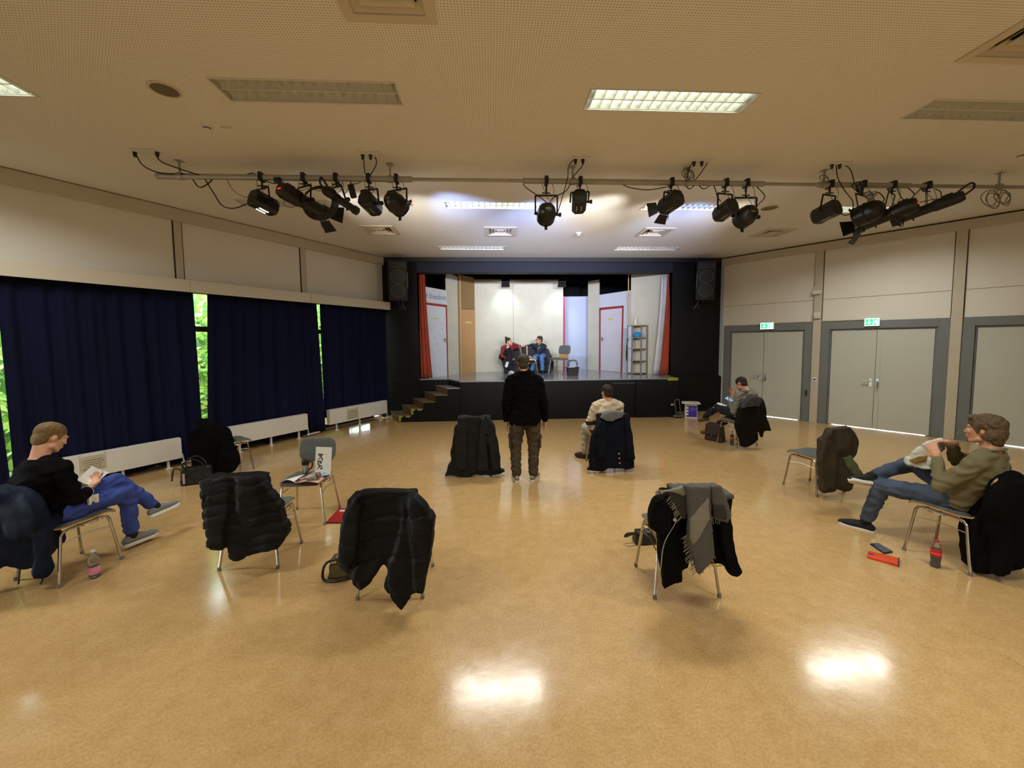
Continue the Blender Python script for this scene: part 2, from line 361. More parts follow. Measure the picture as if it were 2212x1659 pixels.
for i in range(4):
    b = B(); lbox(b, js[i]+(.002 if i else 0), js[i+1]-.002, PO-.018, PO, pz0, pz1); lbox(b, js[i], js[i+1]-.002, 0, PO-.018, pz1-.018, pz1)
    obj('pelmet_board', b, mPel, pel, smooth=1, bevel=.002)
b = B(); lbox(b, pe, pe+.018, 0, PO-.018, pz0, pz1); obj('end_board', b, mPel, pel, smooth=1)
b = B(); lbox(b, pe+.02, SL-.06, .1, .13, pz0+.09, pz0+.11); obj('curtain_rail', b, mSteel, pel)
# windows
mWood = mat('dark brown window wood', (52, 34, 22), .5, var=(20, .4, (40, 25, 15)))
mGlass = mat('window glass', (235, 245, 242), .02, trans=1, ior=1.02)
wedges = [.35, lw(676, 700)[0], lw(405, 700)[0]+.05, lw(405, 700)[0]+2.9, lw(405, 700)[0]+5.8, SL-.1]
tz = lw(430, 711, -.1)[1]
for i in range(5):
    s0, s1 = wedges[i], wedges[i+1]
    w = bpy.data.objects.new('window_%d' % (i+1), None); COL.objects.link(w); w.location = LW((s0+s1)/2, -.1, 0); WM[w.name] = Matrix.Translation(w.location); struct(w)
    w['label'] = 'brown wooden window behind the navy curtains'
    b = B(); f = .07
    for a, c in ((s0, s0+f), (s1-f, s1), ((s0+s1)/2-.05, (s0+s1)/2+.05)): lbox(b, a, c, -.16, -.06, WZ0, WZ1)
    lbox(b, s0+f, s1-f, -.16, -.06, WZ0, WZ0+.06); lbox(b, s0+f, s1-f, -.16, -.06, WZ1-.12, WZ1); lbox(b, s0+f, s1-f, -.155, -.065, tz-.045, tz+.045)
    obj('window_frame', b, mWood, w, smooth=1)
    for a, c in ((s0+f, (s0+s1)/2-.05), ((s0+s1)/2+.05, s1-f)):
        for z0, z1 in ((WZ0+.06, tz-.045), (tz+.045, WZ1-.12)):
            b = B(); lbox(b, a, c, -.115, -.109, z0, z1); obj('pane', b, mGlass, w, smooth=1)
# ------------------------------------------------------------------ outside: ground and a hedge seen through the curtain gaps
b = B(); b.add([(-30, -20, -.08), (30, -20, -.08), (30, 30, -.08), (-30, 30, -.08)], [(0, 1, 2, 3)])
tag(obj('outdoor_ground', b, mat('pale paving', (205, 205, 200), .8, var=(2, .4))), 'pale ground outside the hall', 'ground')['kind'] = 'structure'
mLf = [mat('leaf green', (140, 190, 75), .5, var=(3, .6, (90, 145, 50))), mat('leaf light green', (190, 220, 115), .5, var=(3, .5)), mat('leaf dark green', (75, 120, 50), .6, var=(3, .5))]
b = B(); rnd = random.Random(3)
for i in range(9000):
    s = rnd.uniform(-.5, 11.5); z = rnd.uniform(0, 3.3); o = -1.2-rnd.random()*.7-.25*math.sin(s*2.3+z*1.7)
    p = LW(s, o, z); a = rnd.uniform(0, 6.28); t = rnd.uniform(-.9, .9); l = rnd.uniform(.05, .11)
    d = (uL*math.cos(a)+UP*math.sin(a)).normalized(); e = (d.cross(nL)*math.cos(t) + nL*math.sin(t))
    b.cur = rnd.choice((0, 0, 1, 1, 2)); b.add([p-d*l, p+e*l*.45, p+d*l, p-e*l*.45], [(0, 1, 2, 3)])
b.cur = 0
hd = obj('hedge', b, mLf, smooth=1); tag(hd, 'sunlit green hedge outside the windows', 'hedge')
b = B()
for i in range(8):
    p = LW(i*1.5, -1.75, -.08); b.tube([p, p+UP*1.2+uL*.1, p+UP*2.6-uL*.15], [.05, .04, .02], 7)
obj('stem', b, mWood, hd)
b = B(); lbox(b, -.5, 12, -2.3, -2.2, -.08, 3.6); obj('hedge_backing', b, mat('deep hedge green', (60, 90, 40), .8, var=(5, .7, (110, 150, 70)), bump=(8, 1)), hd)  # solid mottled green slab behind the leaves
# ------------------------------------------------------------------ curtains
mNavy = mat('navy curtain cloth', (16, 22, 52), .9, var=(1.2, .5, (11, 15, 38)), bump=(120, .1), spec=.2)
def curtain(s0t, s1t, s0b, s1b, zb, seed, label, nf=1.0):
    rr = random.Random(seed); ph = [rr.uniform(0, 6) for _ in range(6)]; zt = pz0+.1
    def fn(u, v):
        s = (s0t+(s1t-s0t)*u)*(1-v) + (s0b+(s1b-s0b)*u)*v; w = abs(s1t-s0t)*nf
        k = u*w*2*math.pi
        d = .032*math.sin(k*4.2+ph[0]+.6*math.sin(k*.7+ph[1])) + .018*math.sin(k*7.3+ph[2]+.5*v) + .02*math.sin(k*1.9+ph[3])*v
        d *= .55+.45*v; z = zt+(zb-zt)*v
        return LW(s+.012*math.sin(k*5+ph[4])*v, .105+d, z + (.012*math.sin(k*2+ph[5]) if v == 1 else 0))
    b = B(); b.grid(fn, max(16, int(abs(s1t-s0t)*70)), 14)
    return tag(obj('curtain', b, mNavy, smooth=80, solid=.004), label, 'curtain', 'navy window curtains')
c1, c1b = lw(416, 650, .1)[0], lw(438, 985, .1)[0]
g0, g0b = lw(449, 650, .1)[0], lw(446, 950, .1)[0]
h0, h0b = lw(688, 668, .1)[0], lw(700, 920, .1)[0]
q0, q0b = lw(0, 760, .1)[0], lw(25, 985, .1)[0]
q1, q1b = lw(-14, 760, .1)[0], lw(17, 985, .1)[0]
curtain(.02, h0-.02, .05, h0b-.01, .3, 1, 'navy curtain nearest the stage, hanging behind the last radiator')
curtain(h0+.04, g0, h0b-.02, g0b, .05, 2, 'navy curtain between the bright window slit and the leaf-filled gap')
curtain(c1, q0-.02, c1b, q0b, .05, 3, 'wide navy curtain behind the seated man in black sweater')
curtain(q1+.03, q1+2.6, q1b, q1+2.6, .05, 4, 'navy curtain cut off by the left edge of the picture')
# ------------------------------------------------------------------ radiators
mRad = mat('radiator white', (232, 230, 222), .4, var=(2, .2))
mPipe = mat('white pipe', (225, 225, 222), .4)
def radiator(pl, pr, label, paper=None):
    (xl, yl), (xr, yr) = pl, pr; s1 = lw(xl, yl, .25)[0]; s0 = lw(xr, yr, .25)[0]
    zb = (lw(xl, yl, .25)[1]+lw(xr, yr, .25)[1])/2; zt = zb+.325
    r = root('radiator', LW((s0+s1)/2, .2, 0), label, 'radiator', 'white panel radiators under the curtains')
    b = B(); lbox(b, s0, s1, .235, .25, zb, zt); obj('front_panel', b, mRad, r, smooth=1, bevel=.004)
    b = B(); lbox(b, s0, s1, .15, .162, zb, zt); obj('rear_panel', b, mRad, r, smooth=1)
    b = B(); lbox(b, s0, s1, .163, .234, zt-.012, zt-.002); obj('top_grille', b, mRad, r, smooth=1)
    for s in (s0+.003, s1-.003):
        b = B(); lbox(b, s-.006, s+.006, .15, .235, zb, zt-.012); obj('side_cover', b, mRad, r, smooth=1)
    n = 3
    for i in range(n):
        s = s0+(s1-s0)*(.12+.76*i/(n-1)); b = B(); lbox(b, s-.015, s+.015, .18, .21, 0, zb+.05); lbox(b, s-.04, s+.04, .16, .24, 0, .008); obj('foot', b, mPipe, r, smooth=1)
    b = B(); b.tube([LW(s0-.04, .2, .02), LW(s0-.02, .2, zb+.05), LW(s0+.05, .2, zb+.06)], .012); b.tube([LW(s0-.28, .2, .05), LW(s0, .2, .05)], .014); obj('supply_pipe', b, mPipe, r)
    return s0, s1, zb, zt
def notice(s0, s1, z0, z1, label, lines):
    n = root('notice', LW((s0+s1)/2, .254, z0), label, 'notice')
    b = B(); lbox(b, s0, s1, .251, .2525, z0, z1); obj('sheet', b, mat('yellowed paper', (205, 196, 170), .8, var=(6, .3)), n, smooth=1)
    b = B(); rr = random.Random(5)
    for i in range(lines):
        z = z1-.06-(z1-z0-.09)*i/(lines-1); w = (s1-s0)*rr.uniform(.3, .42); c = (s0+s1)/2
        x = c-w
        while x < c+w:
            l = rr.uniform(.012, .03); lbox(b, x, min(x+l, c+w), .2525, .253, z-.0045, z+.0045); x += l+.006
    pr_ = obj('print', b, mat('grey print', (95, 88, 76), .8), n, smooth=1); pr_['kind'] = 'stuff'
    for s in (s0+.01, s1-.01):
        b = B(); lbox(b, s-.012, s+.012, .2528, .2535, z1-.02, z1+.03); obj('tape', b, mat('clear tape', (215, 208, 185), .4), n, smooth=1)
s0, s1, zb, zt = radiator((112, 1052), (394, 987), 'white radiator behind the seated man in black sweater')
sa, sb_ = lw(172, 1010, .25)[0], lw(230, 1000, .25)[0]
notice(sb_, sa, lw(200, 1020, .25)[1]+.02, lw(200, 984, .25)[1]-.0, 'printed notice taped to the radiator behind the man in black', 5)
radiator((497, 962), (666, 928), 'white radiator behind the puffer coat chair, middle of three')
radiator((713, 918), (837, 892), 'white radiator nearest the stage steps')
sa, sb_ = lw(749, 895, .25)[0], lw(774, 890, .25)[0]
notice(sb_, sa, lw(760, 905, .25)[1], lw(760, 882, .25)[1], 'printed notice taped to the radiator nearest the stage', 6)
# ------------------------------------------------------------------ exit signs
mSign = mat('exit sign green', (60, 200, 130), .4, emit=((40, 205, 130), 1.6)); mSignW = mat('exit sign white', (240, 255, 250), .4, emit=((225, 255, 245), 2.2)); mHous = mat('white plastic', (225, 225, 220), .4)
for (xa, ya, xb, yb), lab in (((1867, 689, 1900, 704), 'lit green exit sign above the middle double door'), ((1642, 698, 1671, 711), 'lit green exit sign above the door beside the stage')):
    sa, za = rw(xa, ya, .06); sb_, zb = rw(xb, yb, .06); z0, z1 = min(za, zb)-.0, max(za, zb); z1 = z0+.17
    e = root('exit_sign', RW((sa+sb_)/2, .03, z0), lab, 'sign', 'emergency exit signs')
    b = B(); rbox(b, sa, sb_, .0, .055, z0, z1); obj('housing', b, mHous, e, smooth=1, bevel=.004)
    b = B(); rbox(b, sa+.008, sb_-.008, .055, .058, z0+.008, z1-.008); obj('light_panel', b, mSignW, e, smooth=1)
    w = sb_-sa
    b = B(); rbox(b, sa+.02, sa+.02+w*.48, .058, .060, z0+.02, z1-.02); obj('arrow_field', b, mSign, e, smooth=1)
    c = sa+.02+w*.24; zc = (z0+z1)/2
    b = B(); rbox(b, c-.009, c+.009, .060, .0615, zc-.01, zc+.05); b.prism([RW(c-.042, .060, zc+.0), RW(c+.042, .060, zc+.0), RW(c, .060, zc-.048)], nR*.0015); obj('arrow', b, mSignW, e, smooth=1)
    # running figure at a doorway
    d0 = sa+.03+w*.5
    b = B(); rbox(b, d0, d0+w*.22, .058, .060, z0+.02, z1-.02); rbox(b, sb_-.035, sb_-.022, .058, .060, z0+.02, z1-.02)
    obj('figure_field', b, mSign, e, smooth=1)
    q = d0+w*.11; b = B(); b.ball(RW(q+.012, .0605, zc+.04), (.012, .012, .012), seg=8, rings=5)
    for a, c_ in (((q+.01, zc+.028), (q-.01, zc-.008)), ((q-.01, zc-.008), (q+.022, zc-.022)), ((q-.01, zc-.008), (q-.03, zc-.045)), ((q+.022, zc-.022), (q+.015, zc-.05)), ((q+.008, zc+.02), (q+.035, zc+.005)), ((q+.008, zc+.02), (q-.025, zc+.018))):
        b.caps(RW(a[0], .0605, a[1]), RW(c_[0], .0605, c_[1]), .006, seg=6)
    obj('running_figure', b, mSignW, e)
# small wall devices on the first pilaster
sp = (pil[0][0]+pil[0][1])/2
z = rw(1757, 632)[1]; o = root('wall_junction_box', RW(sp, .04, z), 'small white junction box on the pilaster between two doors', 'junction box')
b = B(); rbox(b, sp-.1, sp+.06, .045, .1, z-.05, z+.04); obj('box_body', b, mHous, o, smooth=1, bevel=.006)
b = B(); b.tube([RW(sp-.07, .08, z+.04), RW(sp-.07, .09, z+.1), RW(sp-.03, .07, z+.13)], .012); obj('cable_gland', b, mHous, o)
z = rw(1757, 680)[1]; b = B(); rbox(b, sp-.06, sp+.06, .045, .09, z-.09, z+.05); rbox(b, sp-.03, sp+.03, .09, .1, z-.05, z+.01)
tag(obj('motion_sensor', b, mHous, smooth=1, bevel=.01), 'small white sensor on the pilaster at door-top height', 'sensor')
z = rw(1753, 819)[1]; o = root('wall_socket', RW(sp, .045, z), 'small wall socket on the pilaster between the two doors', 'socket')
b = B(); rbox(b, sp-.04, sp+.04, .045, .055, z-.06, z+.06); obj('cover', b, mHous, o, smooth=1, bevel=.004)
b = B(); b.cyl(RW(sp, .054, z), RW(sp, .058, z), .02); obj('socket_hole', b, mJoint, o)
z0 = DZ+.02; b = B(); rbox(b, doors[0][0]+1.0, pil[0][0], .0, .025, z0, z0+.02); rbox(b, pil[0][1], rw(1867, 690)[0], .0, .025, z0, z0+.02)
tag(obj('cable_duct', b, mTrim, smooth=1), 'thin white cable duct running above the door frames', 'cable duct')
# ------------------------------------------------------------------ ceiling luminaires
mTray = mat('luminaire white', (222, 222, 214), .35, var=(3, .1)); mBlade = mat('louvre aluminium', (226, 226, 218), .38, .15)
mTubeOn = mat('fluorescent tube lit', (255, 255, 250), .3, emit=((244, 255, 240), 16.0)); mTubeOff = mat('fluorescent tube off', (225, 225, 220), .2)
def blade_mesh():
    b = B(); w = .128
    for a in (-1, 1):
        b.hexa([Vector((x, a*.069+y*w/2, z)) for z, t in ((0, .002), (.062, .017)) for y in (-1, 1) for x in (-t, t)])
    return b
bm_me = None
def luminaire(x, y, lit, lab):
    global bm_me
    r = root('ceiling_light', (x, y, H), lab, 'ceiling light', 'recessed louvre ceiling lights')
    hx, hy = LX/2, LY/2
    b = B()
    b.bx((x-hx, y-hy, H+.10), (x+hx, y+hy, H+.11))
    for sg in (-1, 1):
        b.bx((x-hx, y+sg*hy-.004*(sg > 0), H), (x+hx, y+sg*hy+.004*(sg < 0), H+.1)); b.bx((x+sg*hx-.004*(sg > 0), y-hy, H), (x+sg*hx+.004*(sg < 0), y+hy, H+.1))
        b.bx((x-hx-.012, y+sg*(hy+.004)-.008, H-.006), (x+hx+.012, y+sg*(hy+.004)+.008, H)); b.bx((x+sg*(hx+.004)-.008, y-hy, H-.006), (x+sg*(hx+.004)+.008, y+hy, H))
    obj('tray', b, mTray, r, smooth=1)
    # curved side reflectors and centre spine
    b = B()
    for sg in (-1, 1):
        b.grid(lambda u, v, sg=sg: Vector((x-hx+.01+u*(LX-.02), y+sg*(hy-.006-.045*v*v), H+.004+.085*v)), 2, 5)
        b.grid(lambda u, v, sg=sg: Vector((x-hx+.01+u*(LX-.02), y+sg*(.006+.045*v*v), H+.004+.085*v)), 2, 5)
    b.bx((x-hx+.01, y-.006, H+.002), (x+hx-.01, y+.006, H+.01))
    obj('reflector', b, mBlade, r, smooth=60)
    n = 16
    for i in range(n):
        bx_ = x-hx+LX*(i+.5)/n
        if bm_me is None:
            bb = blade_mesh(); o = obj('louvre_blade', bb, mBlade); bm_me = o.data; o.parent = r
        else:
            o = bpy.data.objects.new('louvre_blade', bm_me); COL.objects.link(o); o.parent = r
        o.location = (bx_-x, 0, .004)
    for sg in (-1, 1):
        b = B(); b.cyl((x-hx+.03, y+sg*.069, H+.085), (x+hx-.03, y+sg*.069, H+.085), .013, seg=8); obj('fluorescent_tube', b, mTubeOn if lit else mTubeOff, r)
    if lit:
        for sg in (-1, 1):
            ld = bpy.data.lights.new('luminaire_light', 'AREA'); ld.shape = 'RECTANGLE'; ld.size = LX-.04; ld.size_y = .12; ld.energy = LAMP_W/2; ld.color = (.99, 1.0, .92); ld.spread = R(154)
            lo = bpy.data.objects.new('luminaire_light', ld); COL.objects.link(lo); lo.parent = r; lo.location = (0, sg*.07, .002)
LL = ['lit ceiling light cut off by the left picture edge', 'unlit ceiling light with open triangular louvres, front left', 'brightly lit ceiling light, front centre-right', 'unlit ceiling light cut off by the right picture edge',
      'unlit ceiling light behind the lighting bar, far left', 'lit ceiling light behind the lighting bar, left of centre', 'unlit ceiling light behind the lighting bar, right of centre', 'lit ceiling light behind the rightmost spotlights',
      'unlit ceiling light close to the stage, left one', 'unlit ceiling light close to the stage, right one',
      'lit ceiling light above the viewer on the left', 'lit ceiling light above the viewer on the right', 'unlit ceiling light above the viewer', 'unlit ceiling light at the back of the hall, left', 'lit ceiling light at the back of the hall', 'unlit ceiling light above the viewer, far right']
for (x, y, l), lab in zip(LIGHTS, LL): luminaire(x, y, l, lab)
# ------------------------------------------------------------------ air diffusers, detectors, ceiling loudspeakers
mVent = mat('diffuser cream', (218, 208, 186), .5, var=(3, .15)); mVoid = mat('duct black', (58, 50, 42), .9)
def vent(x, y, w, lab):
    r = root('air_diffuser', (x, y, H), lab, 'air vent', 'square ceiling air diffusers')
    h = w/2
    b = B(); b.bx((x-h, y-h, H+.16), (x+h, y+h, H+.17))
    for sg in (-1, 1):
        b.bx((x-h, y+sg*h-.003, H), (x+h, y+sg*h+.003, H+.16)); b.bx((x+sg*h-.003, y-h, H), (x+sg*h+.003, y+h, H+.16))
    obj('duct_box', b, mVoid, r, smooth=1)
    def ring(a, za, c, zc, t=.006):
        b = B()
        P = lambda h_, z: [Vector((x+sx*h_, y+sy*h_, z)) for sx, sy in ((-1, -1), (1, -1), (1, 1), (-1, 1))]
        A, C, D, E_ = P(a, za), P(c, zc), P(c, zc+t), P(a, za+t)
        b.add(A+C+D+E_, [(i, (i+1) % 4, 4+(i+1) % 4, 4+i) for i in range(4)] + [(4+i, 4+(i+1) % 4, 8+(i+1) % 4, 8+i) for i in range(4)] + [(8+i, 8+(i+1) % 4, 12+(i+1) % 4, 12+i) for i in range(4)] + [(12+i, 12+(i+1) % 4, (i+1) % 4, i) for i in range(4)])
        return b
    obj('outer_frame', ring(h+.06, H-.012, h-.015, H-.016, .012), mVent, r, smooth=1)
    for i, k in enumerate((.95, .72, .49)):
        obj('louvre_ring', ring(h*k, H-.006, h*(k-.2), H+.035), mVent, r, smooth=1)
    b = B(); b.bx((x-h*.26, y-h*.26, H+.0), (x+h*.26, y+h*.26, H+.008)); obj('centre_plate', b, mVent, r, smooth=1)
for (x, y, w), lab in zip(VENTS, ['cream ceiling air diffuser cut off by the top picture edge', 'ceiling air diffuser at the right picture edge', 'ceiling air diffuser left of the stage spots', 'ceiling air diffuser above the middle of the stage front', 'ceiling air diffuser right of the stage centre', 'rightmost ceiling air diffuser near the stage']): vent(x, y, w, lab)
mDet = mat('detector white', (235, 232, 222), .4); mGrey = mat('speaker mesh grey', (120, 108, 86), .6, var=(200, .5))
for px, py, rr, lab in ((356, 193, .1, 'round ceiling loudspeaker beside the front left light'), (1662, 449, .12, 'round ceiling loudspeaker behind the spotlights on the right'), (875, 441, .1, 'round ceiling loudspeaker behind the bar on the left')):
    p = G(px, py, H); o = root('ceiling_speaker', p, lab, 'loudspeaker', 'round ceiling loudspeakers')
    b = B(); b.lathe(p, [(rr+.02, 0), (rr+.02, -.006), (rr, -.01), (rr, 0)], 28); obj('rim', b, mVent, o)
    b = B(); b.lathe(p, [(0.0001, -.006), (rr, -.004), (rr, 0)], 28); obj('grille', b, mGrey, o)
for px, py, lab in ((447, 275, 'white smoke detector on the ceiling at left'), (1250, 507, 'white smoke detector near the stage'), (2206, 336, 'white smoke detector at the right picture edge')):
    p = G(px, py-4, H); o = root('smoke_detector', p, lab, 'smoke detector', 'ceiling smoke detectors')
    b = B(); b.lathe(p, [(.055, 0), (.055, -.012), (.05, -.02), (.0001, -.02)][::-1], 22); obj('base', b, mDet, o)
    b = B(); b.lathe(p, [(.0001, -.058), (.025, -.056), (.034, -.045), (.034, -.02)], 22); obj('sensor_head', b, mDet, o)
    b = B(); b.lathe(p, [(.0345, -.036), (.035, -.034), (.035, -.028), (.0345, -.026)], 22); obj('inlet_slot', b, mJoint, o)
p = G(488, 274, H); b = B(); b.bx((p.x-.05, p.y-.012, H-.01), (p.x+.05, p.y+.012, H)); tag(obj('ceiling_tag', b, mVent, smooth=1, bevel=.002), 'tiny label plate beside the smoke detector', 'label plate')
# ------------------------------------------------------------------ stage wall with proscenium opening, platform, steps
OX0, OX1, OZ1, SZ = -1.87, 4.87, 3.74, .99
b = B(); b.bx((-3.2, SY, 0), (OX0, SY+.25, H+.4)); b.bx((OX1, SY, 0), (6.9, SY+.25, H+.4)); b.bx((OX0, SY, OZ1), (OX1, SY+.25, H+.4)); b.bx((OX0, SY+.02, 0), (OX1, SY+.25, SZ-.03))
struct(obj('wall_back', b, mBlack, smooth=1))['label'] = 'black proscenium wall around the stage opening'
for x0, x1 in ((-2.72, OX0), (OX1, 6.29)):
    b = B(); b.bx((x0, SY-.035, 0), (x1, SY, SZ-.01)); struct(obj('baseboard_back', b, mBlack, smooth=1, bevel=.004))
mValance = mat('navy valance', (19, 21, 34), .8, var=(2, .3, (24, 26, 40)), bump=(90, .05))
b = B(); b.bx((OX0+.0, SY-.03, OZ1-.0), (OX1-.0, SY-.001, 4.0)); tag(obj('stage_valance', b, mValance, smooth=1, bevel=.004), 'dark navy valance board across the top of the stage opening', 'valance')
b = B(); b.bx((-2.74, SY-.04, 4.02), (6.2, SY-.001, H)); struct(obj('trim_%d' % tn, b, mat('dark header', (22, 22, 24), .6, var=(2, .3)), smooth=1)); tn += 1
# stage house
b = B()
b.bx((-3.0, 14.2, 0), (6.7, 14.3, 4.6)); b.bx((-3.1, SY+.25, 0), (-3.0, 14.3, 4.6)); b.bx((6.6, SY+.25, 0), (6.7, 14.3, 4.6)); b.bx((-3.1, SY+.25, 4.5), (6.7, 14.3, 4.6))
struct(obj('wall_stage_rear', b, mBlackDrape, smooth=1))['label'] = 'black stage house behind the scenery'
FY = 9.68
mStage = mat('stage floor grey', (140, 140, 144), .14, var=(2.5, .5, (120, 120, 124)), bump=(25, .05))
pts = [(-1.14, SY), (-.76, FY), (4.72, FY), (4.72, SY), (5.2, SY+.25), (5.2, 14.15), (-2.6, 14.15), (-2.2, SY+.25)]
st = root('stage_platform', (1.9, FY, 0), 'raised black stage platform with grey top', 'stage')
b = B(); b.prism([(x, y, SZ-.03) for x, y in [(-1.14, SY+.02), (-.76, FY), (4.72, FY), (4.72, SY+.02)]], (0, 0, .03)); b.bx((OX0, SY+.02, SZ-.03), (OX1, 14.1, SZ)); obj('stage_top', b, mStage, st, smooth=1)
b = B(); b.prism([(x, y, 0) for x, y in [(-1.13, SY), (-.755, FY+.006), (4.715, FY+.006), (4.715, SY)]], (0, 0, SZ-.03)); obj('black_skirt', b, mBlack, st, smooth=1)
b = B(); x0 = G(1373, 905).x; x0 = VY(1373, 860, FY).x; b.bx((x0, FY-.03, 0), (4.715, FY+.005, SZ-.035)); pn = obj('access_panel', b, mat('black panel', (16, 17, 19), .6, var=(3, .4), spec=.25), st, smooth=1, bevel=.004)
for px in (1384, 1449):
    p = VY(px, 829, FY-.03); b = B(); b.cyl(p, p+Vector((0, -.004, 0)), .022); obj('hand_hole', b, mVoid, pn)
p, q = VY(1324, 828, FY), VY(1372, 828, FY); b = B(); b.bx((p.x, FY-.008, p.z-.015), (q.x, FY+.005, p.z+.015)); obj('vent_slot', b, mat('grey slat', (52, 54, 62), .5), st, smooth=1)
mTape = mat('yellow black tape', (176, 178, 58), .5, var=(60, .5, (40, 40, 20)))
b = B(); b.add([Vector((4.45, FY, SZ+.002)), Vector((4.72, FY, SZ+.002)), Vector((4.72, FY+.3, SZ+.002)), Vector((4.68, FY+.3, SZ+.002))], [(0, 1, 2, 3)]); b.bx((4.45, FY-.034, SZ-.06), (4.72, FY-.001, SZ+.002)); obj('edge_tape', b, mTape, st, smooth=1)
# steps, splayed towards the hall
mStepW = mat('worn brown step wood', (140, 104, 62), .5, var=(6, .6, (104, 78, 48)), bump=(30, .1)); mTread = mat('step tread', (112, 98, 76), .45, var=(5, .5))
stp = root('stage_steps', (-1.6, FY+.2, 0), 'five wooden steps leading up to the stage at left', 'steps')
NS = 5; RH = SZ/6; xs = [-2.26, -1.96, -1.67, -1.37, -1.07, -.765]; sv = Vector((-.38, .71, 0))
for k in range(NS):
    a, c = Vector((xs[k], FY+.004, 0)), Vector((xs[k+1], FY+.004, 0)); z0, z1 = (0 if k == 0 else 0), RH*(k+1)
    b = B(); b.prism([a, c, c+sv, a+sv], UP*(z1-.025)); s_ = obj('step', b, [mStepW], stp, smooth=1)
    b = B(); b.prism([a+UP*(z1-.025)+Vector((-.02, 0, 0)), c+UP*(z1-.025), c+sv+UP*(z1-.025), a+sv+UP*(z1-.025)+Vector((-.02, 0, 0))], UP*.025); obj('tread', b, mTread if k < 4 else mStage, s_, smooth=1)
    if k < 2:
        for t0, t1 in ((.0, .3), (.55, .9)):
            p, q = a.lerp(c, t0), a.lerp(c, t1); b = B(); b.bx((p.x, FY-.012, z1-.05), (q.x, FY-.009, z1-.006)); obj('hazard_tape', b, mTape, s_, smooth=1)
        b = B(); b.bx((a.x, FY-.012, z1-RH+.02), (a.x+.05, FY-.009, z1-.05)); obj('hazard_tape', b, mTape, s_, smooth=1)
b = B(); b.prism([(xs[0], FY, 0)] + [(-.765, FY, 0), (-.765, FY, RH*5-.025)] + [q for k in range(4, -1, -1) for q in ((xs[k], FY, RH*(k+1)-.025), (xs[k], FY, RH*k-(.025 if k else 0)))][:-1], (0, -.008, 0)); obj('stringer', b, mBlack, stp, smooth=1)
# ------------------------------------------------------------------ scenery
mFlatB = mat('beige scenery cloth', (214, 208, 188), .85, var=(2.5, .5, (200, 193, 170)), bump=(30, .15)); mFlatW = mat('white scenery board', (222, 226, 236), .7, var=(1.5, .3, (210, 215, 230)))
mRed = mat('red door trim', (165, 52, 46), .5, var=(5, .3)); mWoodDoor = mat('beech door', (205, 158, 104), .45, var=(8, .5, (192, 142, 88))); mCard = mat('brown cardboard', (160, 128, 82), .8, var=(2, .4, (145, 112, 70)))
mPine = mat('raw pine', (214, 178, 128), .6, var=(10, .4)); mMag = mat('magenta strip', (190, 40, 96), .5, var=(4, .2)); mOrange = mat('orange stage curtain', (176, 66, 34), .8, var=(3, .4, (150, 50, 24)), sheen=.2)
PA, PB, PC_, PD, PE = [Vector((x, y, SZ)) for x, y in ((-1.72, 10.74), (-1.24, 11.45), (-.95, 11.9), (-.48, 12.6), (2.37, 12.75))]
def sbasis(p0, p1):
    d = (p1-p0).normalized(); n = Vector((d.y, -d.x, 0)); n = -n if n.y > 0 else n; return d, n
def zat(px, py, p0, p1):
    d, n = sbasis(p0, p1); return PLN(px, py, p0, n)
def flat(name, p0, p1, z0t, z1t, m, label, cat='scenery flat', t=.03):
    d, n = sbasis(p0, p1); r = root(name, p0.lerp(p1, .5), label, cat)
    b = B(); b.prism([p0, p1, Vector((p1.x, p1.y, z1t)), Vector((p0.x, p0.y, z0t))], -n*t); obj('panel', b, m, r, smooth=1)
    for q in (.08, .92):
        a = p0.lerp(p1, q)-n*t; b = B(); b.bar(a-n*.02+UP*.01, a-n*.02+UP*(min(z0t, z1t)-SZ-.05), .04, .04, up=n); obj('batten', b, mPine, r, smooth=1)
    return r, d, n
def onflat(px, py, p0, n, off): return PLN(px, py, p0+n*off, n)
def patch(b, corners, p0, n, off, t): b.prism([onflat(x, y, p0, n, off) for x, y in corners], n*t); return b
def redframe(r, p0, n, tl, tr, bl, br, w=5):
    (a, c), (e, f), (g, h), (i, j) = tl, tr, bl, br
    for q in ([(a, c), (a+w*.55, c+w*.5), (g+w*.55, h), (g, h)], [(e-w*.5, f+w*.5), (e, f), (i, j), (i-w*.5, j)], [(a, c), (e, f), (e-1, f+w), (a+1, c+w)]):
        b = B(); patch(b, q, p0, n, .001, .02); obj('door_trim', b, mRed, r, smooth=1)
def text_mesh(body, size, origin, xd, yd, n, depth=.001):
    cu = bpy.data.curves.new('t', 'FONT'); cu.body = body; cu.size = size; o = bpy.data.objects.new('t', cu); COL.objects.link(o)
    bpy.context.view_layer.update(); me = bpy.data.meshes.new_from_object(o.evaluated_get(bpy.context.evaluated_depsgraph_get()))
    bpy.data.objects.remove(o); bpy.data.curves.remove(cu)
    for v in me.vertices: v.co = origin + xd*v.co.x + yd*v.co.y + n*depth
    return me
